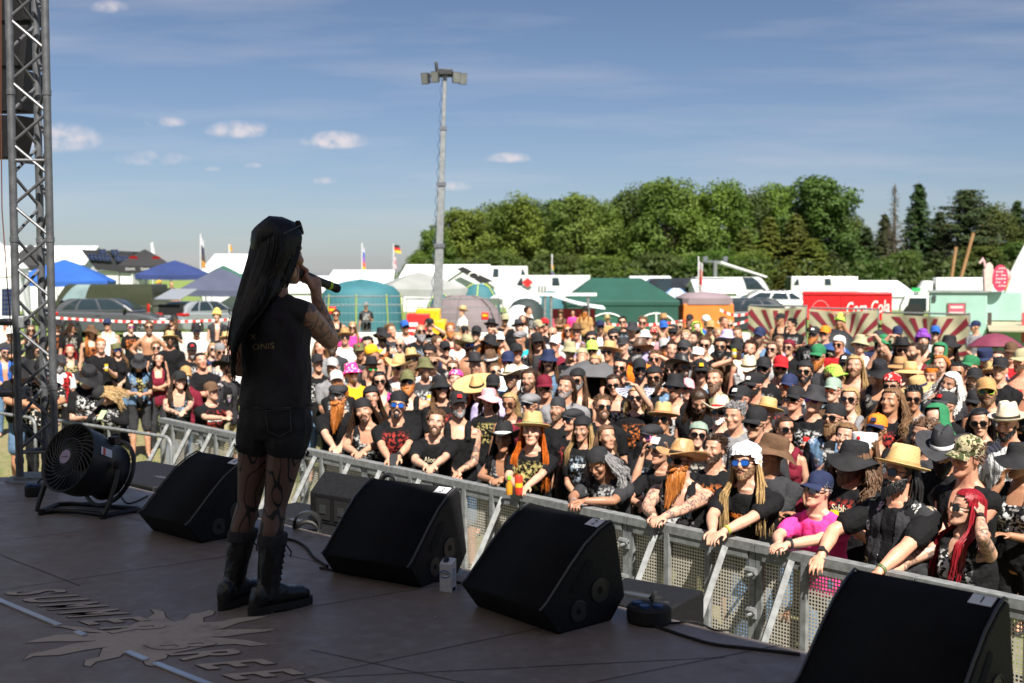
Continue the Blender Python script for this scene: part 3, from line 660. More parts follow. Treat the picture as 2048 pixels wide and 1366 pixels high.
def wrinkle(me, amp, sc, sd=0):
    co = coords(me); no = normals(me); d = np.array([noise.noise(V((c[0] * sc * 1.3 + sd, c[1] * sc + 3, c[2] * sc * .55))) + .5 * noise.noise(V((c[0] * sc * 2.6, c[1] * sc * 2.6 + sd, c[2] * sc * 1.3))) for c in co], dtype=np.float32)
    setco(me, co + no * (d * amp)[:, None])
def top_mesh(kind, pose, b, vox):
    key = (kind, pose, b, vox)
    if key in _mc: return _mc[key]
    s = skel(pose, b); B = BUILD[b]; mb = MB(); k = .018
    if kind in ('tee', 'long', 'vest'):
        mb.loft(torso_rings(s, k + (.006 if kind == 'vest' else 0), -.10 if kind != 'vest' else -.06, .50))
        if kind != 'vest': arm_caps(mb, s, k + .004, .62 if kind == 'tee' else 1.0, False, False)
        else:
            for d in (-1, 1): mb.sph(s.sh[d] - V((d * .02, 0, -.005)), .06 * B['arm'] + k, 8)
        if kind == 'long':
            for d, kk in ((-1, 'R'), (1, 'L')): mb.caps(s.__dict__['e' + kk], s.__dict__['w' + kk], .055, .042)
        for d in (-1, 1): mb.caps(s.sp(.455) @ V((d * B['sh'] * .62, .012, 0)), s.sp(.495) @ V((d * .045, .01, 0)), .042 * B['arm'] + k, .035 + k)
    else:                                    # tank
        mb.loft(torso_rings(s, k, -.10, .385))
        for d in (-1, 1): mb.tube([s.sp(.36) @ V((d * .092, -.108 * B['d'], 0)), s.sp(.45) @ V((d * .10, -.078 * B['d'], .02)), s.sp(.475) @ V((d * .10, .0, .03)), s.sp(.45) @ V((d * .10, .085, .015)), s.sp(.36) @ V((d * .085, .118 * B['d'], 0))], .036, 8)
    if B['bust']:
        for d in (-1, 1): mb.sph(s.sp(.30) @ V((d * .064, -.085 * B['d'], 0)), (B['bust'] * 1.1 + k * .8, B['bust'] + k * .8, B['bust'] + k * .8), 9)
    me = remesh(mb, vox * 1.15, 3, .5); wrinkle(me, .010, 13, hash(key) % 50)
    if kind == 'vest':
        bm = bmesh.new(); bm.from_mesh(me); inv = s.sp(.3).inverted()
        kill = [f for f in bm.faces if (lambda c: (abs(c.x) < .045 + .02 * max(0, c.z) and c.y < 0) or c.z > .185 and c.y < .02 and abs(c.x) < .07)(inv @ f.calc_center_median())]
        bmesh.ops.delete(bm, geom=kill, context='FACES'); bm.to_mesh(me); bm.free()
    _mc[key] = me; return me
def legs_mesh(kind, b, vox):
    key = (kind, b, vox)
    if key in _mc: return _mc[key]
    mb = MB(); lk = BUILD[b]['hip']; s = skel('stand', b); mb.loft(torso_rings(s, .012, -.10, .12))
    for d in (-1, 1):
        h, kn, an = LEGS[d]; q = h + (kn - h) * .95
        mb.caps(h, q, .098 * lk, .082 * lk)
        if kind == 'trousers': mb.caps(q, an + V((0, 0, .02)), .078 * lk, .06)
    me = remesh(mb, .014, 3); wrinkle(me, .010, 11, 4); _mc[key] = me; return me
def shoe_mesh(d):
    if ('shoe', d) in _mc: return _mc[('shoe', d)]
    an = LEGS[d][2]; mb = MB()
    for yy, w, h in ((0, 0, 0),): pass
    rg = []
    for y, w, h in ((.075, .02, .05), (.06, .036, .085), (.02, .042, .10), (-.04, .044, .085), (-.10, .05, .062), (-.16, .046, .05), (-.19, .022, .032)):
        c = an + V((d * .10 * -y, y, 0)); rg.append([V((c.x + w * math.cos(q), c.y, max(.002, h / 2 + h / 2 * math.sin(q)))) for q in [2 * PI * i / 12 for i in range(12)]])
    mb.loft(rg); me = mb.mesh('shoe', sharp=60); _mc[('shoe', d)] = me; return me
# ------------------------------------------------------------------ hair, beards, hats, glasses (head space: eyes at the origin, face to -Y)
def skull(off=.012, z0=-.03, front=.07, n=36, seed=0, rough=.006):
    mb = MB(); rg = []
    zz = np.linspace(-.09, .1185, 16); P = np.array(HEADP)
    vs = []; fs = []
    for z in zz:
        w = np.interp(z, P[:, 0], P[:, 1]); yf = np.interp(z, P[:, 0], P[:, 2]); yb = max(np.interp(z, P[:, 0], P[:, 3]), .045)
        for q in ring(I4, 0, 0, w, yf, yb, n, 2.2, z):
            nr = V((q.x, q.y, q.z * .8)).normalized(); vs.append(q + nr * (off + rough * noise.noise(q * 45 + V((seed, 0, 0)))))
    for j in range(len(zz) - 1):
        for i in range(n):
            a = (j * n + i, j * n + (i + 1) % n, (j + 1) * n + (i + 1) % n, (j + 1) * n + i); c = sum((vs[k] for k in a), V()) / 4
            an = math.atan2(c.y, c.x); fr = sm((-math.sin(an) + .1) / .9); lim = z0 + (front - z0) * fr - (.05 if c.y > .05 else 0)
            if c.z > lim: fs.append(a)
    fs.append(tuple((len(zz) - 1) * n + i for i in range(n))); mb.add(vs, fs); return mb
_hc = {}
def hair_mesh(kind, seed=0):
    key = (kind, seed)
    if key in _hc: return _hc[key]
    rnd = random.Random(seed + 11); 
    if kind in ('short', 'crop'):
        h = .010 if kind == 'short' else .004; mb = skull(h * .7, .012, .080, seed=seed, rough=h * .3); P = np.array(HEADP)
        for i in range(620):
            z = rnd.uniform(-.05, .116); a = rnd.uniform(0, 6.28); w, yf, yb = (np.interp(z, P[:, 0], P[:, k]) for k in (1, 2, 3)); p = V((math.cos(a) * w, math.sin(a) * (yb if math.sin(a) > 0 else yf), z)); fr = sm((-math.sin(a) + .1) / .9)
            if z < -.005 + .078 * fr - (.05 if p.y > .05 else 0) + rnd.uniform(-.008, .012): continue
            nr = V((p.x, p.y, p.z * .8)).normalized(); d = (nr * .5 + V((.25 * math.copysign(1, p.x) * (rnd.random() - .2), .35, -.55 if z < .06 else .1)) + V((rnd.gauss(0, .3), rnd.gauss(0, .3), rnd.gauss(0, .2)))).normalized(); l = h * rnd.uniform(1.6, 3.2)
            mb.tube([p + nr * h * .3, p + nr * h + d * l * .5, p + nr * h * .9 + d * l], [.0048, .0042, .001], 4)
    else:
        mb = skull(.013, -.02, .082, seed=seed)
        if kind == 'bun': mb.sph((0, .095, .085), (.042, .038, .038), 8); 
        else:
            N, L, amp = dict(long=(260, .36, .008), bob=(230, .19, .010), curly=(280, .33, .022), wild=(260, .26, .028), pony=(40, .30, .014), dread=(40, .34, .012), verylong=(300, .48, .010))[kind]
            for i in range(N):
                if kind == 'pony':
                    p = V((rnd.uniform(-.02, .02), .10, .05)); pts = [p]
                    for j in range(1, 8): pts.append(p + V((rnd.gauss(0, .005) + (p.x) * j * .25, .045 * min(j, 3) ** .5 + .01 * j, -L * (j / 7) ** 1.2 + .02)))
                    mb.tube(pts, [.012, .014, .013, .012, .011, .009, .006, .002], 5, flat=.6); continue
                a = rnd.uniform(R(12), R(168)) if kind == 'bob' else rnd.uniform(R(-12), R(192)); ca, sa = math.cos(a), math.sin(a)     # round the sides and the back, two curtains in front
                rx, ry = .080, .104 if sa > 0 else .070; z0 = rnd.uniform(.02, .085); k = math.cos((z0 - .02) / .1 * 1.0) ** .5
                p = V((ca * rx * k, sa * ry * k, z0)); sg = 1 if ca > 0 else -1; l = L * rnd.uniform(.75, 1.08); ph = rnd.uniform(0, 6.28); pts = []; rad = []
                out = rnd.uniform(.0, .045) + (.05 if kind in ('curly', 'wild') else 0)
                n = 10
                for j in range(n + 1):
                    t = j / n; zz = z0 - (l + z0) * t ** .9; flare = out * min(t * 1.9, 1) + .012
                    fr = max(0, -sa); x = p.x + ca * flare * (1.0); y = p.y + sa * flare
                    if zz < -.14: y += -.075 * min((-.14 - zz) / .08, 1) if sa < .35 else .03 * min((-.14 - zz) / .1, 1); x += sg * .02 * min((-.14 - zz) / .08, 1)
                    w = amp * t; x += w * math.sin(ph + t * (22 if kind == 'curly' else 15 if kind == 'wild' else 5)); y += w * math.cos(ph * 1.3 + t * (22 if kind == 'curly' else 15 if kind == 'wild' else 4))
                    pts.append(V((x, y, zz))); rad.append((.0056 if kind not in ('dread',) else .010) * (1 - .75 * t ** 3) * (rnd.uniform(.85, 1.15)))
                mb.tube(pts, rad, 5, flat=.7)
    me = mb.mesh('hair', sharp=80); _hc[key] = me; return me
def beard_mesh(kind, seed=0):
    key = ('beard' + kind, seed)
    if key in _hc: return _hc[key]
    rnd = random.Random(seed); mb = MB()
    L = dict(st=.0, sh=.016, md=.06, lo=.20, xl=.27, go=.018)[kind]; ou = 1 if L > .05 else .4
    def jaw(a, z):                             # surface point on the lower face at angle a (0 = front), height z
        P = np.array(HEADP); w = np.interp(z, P[:, 0], P[:, 1]); yf = np.interp(z, P[:, 0], P[:, 2]); return V((math.sin(a) * w * 1.03, -math.cos(a) * yf * 1.02, z))
    n = 380 if kind in ('lo', 'xl') else 700 if kind == 'md' else 460
    for i in range(n):
        a = rnd.uniform(-1, 1) * (1.5 if kind != 'go' else .42); z = rnd.uniform(-.112, -.055 - .0 * abs(a)) + max(0, abs(a) - .55) * .055
        if abs(a) < .36 and -.082 < z < -.052: z = rnd.choice((-.098, -.046)); a *= .9
        p = jaw(a, z); nr = V((math.sin(a), -math.cos(a), -.25)).normalized(); l = L * rnd.uniform(.55, 1.1) * (1 - .42 * abs(a) / 1.5); l = max(l, .012)
        if z > -.05: l = min(l, .03)
        pts = [p - nr * .003]; m = 6
        for j in range(1, m + 1):
            t = j / m; w = .012 * math.sin(i + t * 6) * (1 if L > .1 else .2)
            pts.append(p + nr * (.009 * math.sin(min(t * 2, 1) * 1.57) + .008 * t) * ou + V((-p.x * .35 * t * (1 if L > .1 else .1) + w, -.012 * t * (L > .1), -l * t + w * .5)))
        r0 = .0055 if kind in ('lo', 'xl') else .0042
        mb.tube(pts, [r0 * q for q in (.9, 1.1, 1.1, 1, .85, .6, .15)], 5, flat=.6)
    for s_ in (-1, 1): mb.tube([(0, -.1035, -.046), (s_ * .015, -.1015, -.049), (s_ * .032, -.088, -.060), (s_ * .036, -.08, -.078)], [.004, .0052, .0045, .0025], 6)
    me = mb.mesh('beard', sharp=80); _hc[key] = me; return me
def hat_parts(kind):
    """[(part name, mesh, material, role)]; role b = band colour"""
    key = 'hat' + kind
    if key in _hc: return _hc[key]
    ov = lambda p: V((p.x * .92, p.y * 1.12 + .004, p.z)); out = []; mb = MB(); bd = MB()
    if kind in ('cap', 'bcap', 'trucker'):
        mb.lathe([(.0885, .030), (.0895, .055), (.086, .085), (.074, .113), (.050, .131), (.02, .139), (.003, .140)], 24, fn=ov)
        sg = 1 if kind == 'bcap' else -1; vs = []; 
        for layer in (0, .005):
            for j in range(4):
                for i in range(11):
                    a = R(-62 + 124 * i / 10); rr = 1 + .72 * j / 3 * math.cos(a) ** .7
                    vs.append(V((math.sin(a) * .083 * (1 + .08 * j / 3), sg * math.cos(a) * .100 * rr, .036 - layer - .020 * (j / 3) - .014 * (math.sin(a) ** 2) * j / 3 * 1.6)))
        fs = []
        for l in (0, 44):
            for j in range(3):
                for i in range(10): fs.append((l + j * 11 + i, l + j * 11 + i + 1, l + (j + 1) * 11 + i + 1, l + (j + 1) * 11 + i))
        fs += [(33 + i, 34 + i, 78 + i, 77 + i) for i in range(10)]
        br = MB(); br.add(vs, fs); mb.sph((0, 0, .141), .008, 5)
        bd.add([V((x, sg * -0 - .1045 + .012 * ((z - .06) / .03) ** 2 * 0 - (0 if z < .07 else -.006), z)) for x, z in ((-.026, .056), (.026, .056), (.026, .088), (-.026, .088))], [(0, 1, 2, 3)])
        out = [('hat', mb.mesh('hat'), FELT, 'h'), ('brim', br.mesh('brim'), FELT, 'v')]
        if kind == 'trucker':
            e = MB(); e.prism([(-.036, .046), (.036, .046), (.036, .104), (-.036, .104)], -.118, -.1, lambda a, b, d: V((a, d + (b - .046) * .3, b))); out.append(('emblem', e.mesh('emblem', False), FELT, 'b'))
        else:
            e = MB(); e.prism([(-.024, .058), (.024, .058), (.020, .092), (-.020, .092)], -.112, -.1, lambda a, b, d: V((a, d + (b - .058) * .35 - .35 * abs(a) * 0, b))); out.append(('emblem', e.mesh('emblem', False), FELT, 'b'))
    elif kind in ('buck', 'floppy'):
        w = .048 if kind == 'buck' else .072; dr = .05 if kind == 'buck' else .06
        def fl(p):
            q = ov(p); a = math.atan2(p.y, p.x); r = math.hypot(p.x, p.y)
            if r > .10: q.z += (r - .10) * .5 * math.sin(2.3 * a + 1) * (1 if kind == 'floppy' else .4)
            return q
        mb.lathe([(.092 + w, .045 - dr), (.092 + w * .5, .045 - dr * .45), (.092, .045), (.090, .075), (.083, .118), (.074, .133), (.04, .138), (.003, .139)], 28, fn=fl)
        out = [('hat', mb.mesh('hat', sharp=50), FELT, 'h')]
    elif kind in ('cow', 'cowleather', 'fed', 'straw', 'wide', 'somb', 'topstraw'):
        w, cu, h, tp = dict(cow=(.105, .085, .125, .78), cowleather=(.10, .06, .12, .8), fed=(.055, .022, .115, .8), straw=(.06, .012, .115, .86), wide=(.12, -.035, .10, .85), somb=(.20, .035, .13, .6), topstraw=(.075, .012, .10, .9))[kind]
        def bf(p):
            q = ov(p); r = math.hypot(p.x, p.y)
            if r > .096: t = (r - .096) / w; q.z += cu * t * t * (abs(math.cos(math.atan2(p.y, p.x))) ** 1.4 * 1.15 - .30) if cu > .03 and kind != 'somb' else cu * t * t
            return q
        mb.lathe([(.095, .040)] + [(.095 + w * t, .042 + .002 * math.sin(t * 9)) for t in (.15, .35, .55, .75, .9, 1.0)] + [(.095 + w * t, .037) for t in (1.0, .75, .5, .2, 0)], 36, fn=bf)
        def cf(p):
            q = ov(p)
            if p.z > .05 + h * .55 and kind not in ('wide', 'topstraw'): q.z -= .022 * math.exp(-(q.x / .018) ** 2) * (1 if kind != 'somb' else .3); q.x *= .94 + .0 * q.y; q.x -= math.copysign(.012, q.x) * math.exp(-((q.y + .06) / .03) ** 2) if abs(q.x) > .02 else 0
            return q
        mb.lathe([(.094, .038), (.0935, .06), (.094 * (.5 + tp / 2), .05 + h * .55), (.094 * tp, .05 + h * .88), (.094 * tp * .86, .05 + h), (.04, .05 + h * 1.02), (.003, .05 + h * 1.02)], 28, fn=cf)
        bd.lathe([(.0965, .044), (.0972, .054), (.0955, .068), (.094, .07)], 28, fn=ov)
        out = [('hat', mb.mesh('hat', sharp=50), STRAW if kind in ('straw', 'wide', 'somb', 'topstraw') else FELT, 'h'), ('hat_band', bd.mesh('hat_band'), FELT, 'b')]
    elif kind == 'flat':
        def ff(p): q = ov(p); q.y -= .018 * (1 if p.z > .05 else .3); q.z -= max(0, -q.y - .02) * .32; return q
        mb.lathe([(.088, .035), (.098, .052), (.108, .075), (.102, .098), (.075, .118), (.04, .127), (.003, .13)], 26, fn=ff)
        vs = [V((math.sin(R(a)) * .080, -math.cos(R(a)) * (.102 + .05 * j * math.cos(R(a))), .045 - .018 * j - .01 * abs(math.sin(R(a))) * j - l)) for l in (0, .008) for j in (0, 1) for a in range(-60, 61, 12)]
        fs = [(l + i, l + i + 1, l + 12 + i, l + 11 + i) for l in (0, 22) for i in range(10)] + [(11 + i, 12 + i, 34 + i, 33 + i) for i in range(10)]
        mb.add(vs, fs); out = [('hat', mb.mesh('hat', sharp=50), FELT, 'h')]
    elif kind == 'mil':
        mb.lathe([(.088, .03), (.090, .06), (.088, .112), (.085, .118), (.05, .121), (.003, .122)], 26, fn=ov)
        vs = [V((math.sin(R(a)) * .080, -math.cos(R(a)) * (.100 + .06 * j * math.cos(R(a))), .040 - .018 * j - l)) for l in (0, .006) for j in (0, 1) for a in range(-60, 61, 12)]
        fs = [(l + i, l + i + 1, l + 12 + i, l + 11 + i) for l in (0, 22) for i in range(10)] + [(11 + i, 12 + i, 34 + i, 33 + i) for i in range(10)]
        mb.add(vs, fs); e = MB(); e.sph((0, -.101, .085), (.014, .006, .014), 6)
        out = [('hat', mb.mesh('hat', sharp=45), FELT, 'h'), ('emblem', e.mesh('emblem'), FELT, 'b')]
    elif kind in ('band', 'bean', 'foil'):
        mb = skull(.014 if kind != 'foil' else .022, -.005 if kind != 'foil' else -.04, .05 if kind != 'foil' else .035, seed=4, rough=.006 if kind != 'foil' else .022, n=40)
        if kind == 'band':
            mb.sph((0, .112, .0), (.018, .014, .014), 6)
            for x in (-.03, .03): mb.tube([(0, .112, 0), (x, .125, -.05), (x * 1.5, .12, -.11)], [.012, .016, .006], 6, flat=.4)
        out = [('hat', mb.mesh('hat', sharp=80 if kind != 'foil' else 5), FELT, 'h')]
    elif kind == 'headband':
        mb.lathe([(.083, .04), (.086, .05), (.083, .085), (.078, .09)], 26, fn=lambda p: ov(p)); out = [('headband', mb.mesh('headband'), FELT, 'h')]
    elif kind == 'hood':
        mb.lathe([(.13, -.30), (.125, -.2), (.105, -.10), (.098, .0), (.10, .06), (.088, .11), (.05, .145), (.003, .155)], 26, fn=lambda p: V((p.x * (1.5 if p.z < -.15 else 1.05), p.y * 1.15 + .02 + (.0 if p.z > -.1 else .03), p.z)))
        me = mb.mesh('hood'); bm = bmesh.new(); bm.from_mesh(me); bmesh.ops.delete(bm, geom=[f for f in bm.faces if (lambda c: c.y < -.055 and c.z < .085 and abs(c.x) < .085)(f.calc_center_median())], context='FACES'); bm.to_mesh(me); bm.free(); out = [('hood', me, FELT, 'h')]
    elif kind == 'jug':                                          # inflated novelty hat
        mb = skull(.03, .0, .045, seed=9, rough=.03); mb.sph((0, .0, .14), (.07, .08, .055), 8); out = [('hat', mb.mesh('hat', sharp=80), FELT, 'h')]
    _hc[key] = out; return out
def glasses_mesh(up=False):
    if ('gl', up) in _hc: return _hc[('gl', up)]
    fr = MB(); ln = MB()
    for s in (-1, 1):
        pl = [(s * .033 + .027 * math.copysign(abs(math.cos(a)) ** .7, math.cos(a)), -.002 + .020 * math.copysign(abs(math.sin(a)) ** .7, math.sin(a))) for a in [2 * PI * i / 16 for i in range(16)]]
        f = lambda a, b, d: V((a, -.104 + d + abs(a) ** 2 * 4.2, b))
        ln.prism(pl, 0, .003, f)
        pg = [(x + (x - s * .033) * .16, y + (y + .002) * .16) for x, y in pl]; n = len(pl)
        fr.add([f(x, y, -.002) for x, y in pl] + [f(x, y, -.002) for x, y in pg] + [f(x, y, .005) for x, y in pg], [(i, (i + 1) % n, n + (i + 1) % n, n + i) for i in range(n)] + [(n + i, n + (i + 1) % n, 2 * n + (i + 1) % n, 2 * n + i) for i in range(n)])
        fr.tube([(s * .063, -.086, .008), (s * .079, -.05, .008), (s * .082, .02, .004)], .0035, 6)
    fr.tube([(-.008, -.105, .004), (.008, -.105, .004)], .003, 6)
    r = (fr.mesh('sunglasses'), ln.mesh('lens')); _hc[('gl', up)] = r; return r
# ================================================================== THE CROWD
COLR = dict(black=(.0095, .0095, .0105), charcoal=(.035, .035, .039), grey=(.20, .20, .21), light_grey=(.42, .42, .42), white=(.74, .74, .73), red=(.48, .02, .025), pink=(.80, .055, .27), pale_pink=(.72, .33, .36), navy=(.022, .03, .075), blue=(.03, .11, .42),
    denim=(.10, .17, .27), light_blue=(.38, .53, .72), teal=(.02, .36, .42), orange=(.80, .20, .02), yellow=(.80, .42, .02), green=(.03, .17, .075), lime=(.42, .70, .10), olive=(.13, .13, .06), khaki=(.36, .33, .20), brown=(.12, .068, .04),
    tan=(.42, .24, .10), straw=(.60, .42, .19), cream=(.64, .56, .42), purple=(.22, .06, .38), lavender=(.44, .38, .60), maroon=(.16, .015, .03), gold=(.75, .55, .15), dark_brown=(.035, .018, .010), light_brown=(.16, .09, .045), blonde=(.38, .26, .12), ginger=(.38, .135, .03), copper=(.50, .12, .015), dark_red=(.22, .008, .016), silver=(.80, .81, .83), sage=(.24, .32, .26), pale=(.6, .58, .5))
SKINC = dict(p=(.58, .345, .245), m=(.50, .28, .185), t=(.39, .20, .115), d=(.34, .175, .105), r=(.60, .30, .20))
HATW = dict(cap='baseball cap', bcap='backward cap', trucker='trucker cap', buck='bucket hat', floppy='floppy sun hat', cow='cowboy hat', cowleather='leather cowboy hat', fed='trilby', straw='straw hat', wide='wide straw sun hat', somb='huge straw sombrero', topstraw='flat topped straw hat', flat='flat cap', mil='army cap', band='bandana', bean='skullcap', foil='tinfoil cap', headband='headband', hood='hood', jug='inflated novelty hat')
TOPW = dict(tee='t-shirt', tank='tank top', vest='open vest', long='long sleeved top', bare='bare chest', vtee='vest over t-shirt', vlong='vest over long shirt')
HAIRW = dict(short='short hair', crop='cropped hair', long='long hair', bob='shoulder length hair', curly='long curly hair', wild='wild long hair', bun='hair in a bun', pony='ponytail', dread='dreadlocks', verylong='very long hair')
BEARDW = dict(st='stubble', sh='short beard', md='full beard', lo='long beard', xl='huge long beard', go='goatee')
GLW = dict(k='black sunglasses', b='blue mirrored sunglasses', g='green mirrored sunglasses', o='orange mirrored sunglasses', p='purple sunglasses', r='red sunglasses', c='clear glasses', pk='pink framed sunglasses', l='lime green sunglasses', tort='tinted glasses')
GLC = dict(k=((.01, .01, .01), (.01, .01, .01)), b=((.02, .12, .5), (.01, .01, .01)), g=((.03, .4, .1), (.01, .01, .01)), o=((.7, .12, .01), (.02, .02, .02)), p=((.25, .02, .25), (.02, .01, .02)), r=((.3, .01, .01), (.2, .01, .01)), c=((.25, .2, .17), (.06, .05, .05)), pk=((.04, .02, .06), (.75, .2, .4)), l=((.03, .04, .02), (.45, .75, .02)), tort=((.07, .03, .02), (.05, .03, .02)))
POSEW = dict(cross=' with crossed arms', clasp='', lean='', leanlow='', leandown='', leanwide='', hold=' holding a drink', holdL=' holding a drink', lookdown=' looking down', shade=' shading the eyes', camera=' holding a camera up', over=' arms folded overhead', hip=' hands on hips', face=' hand at chin', fan=' holding up a fan', ear=' hand behind the ear', phone=' looking at a phone', clap=' clapping', drink=' drinking', stand='', side='')
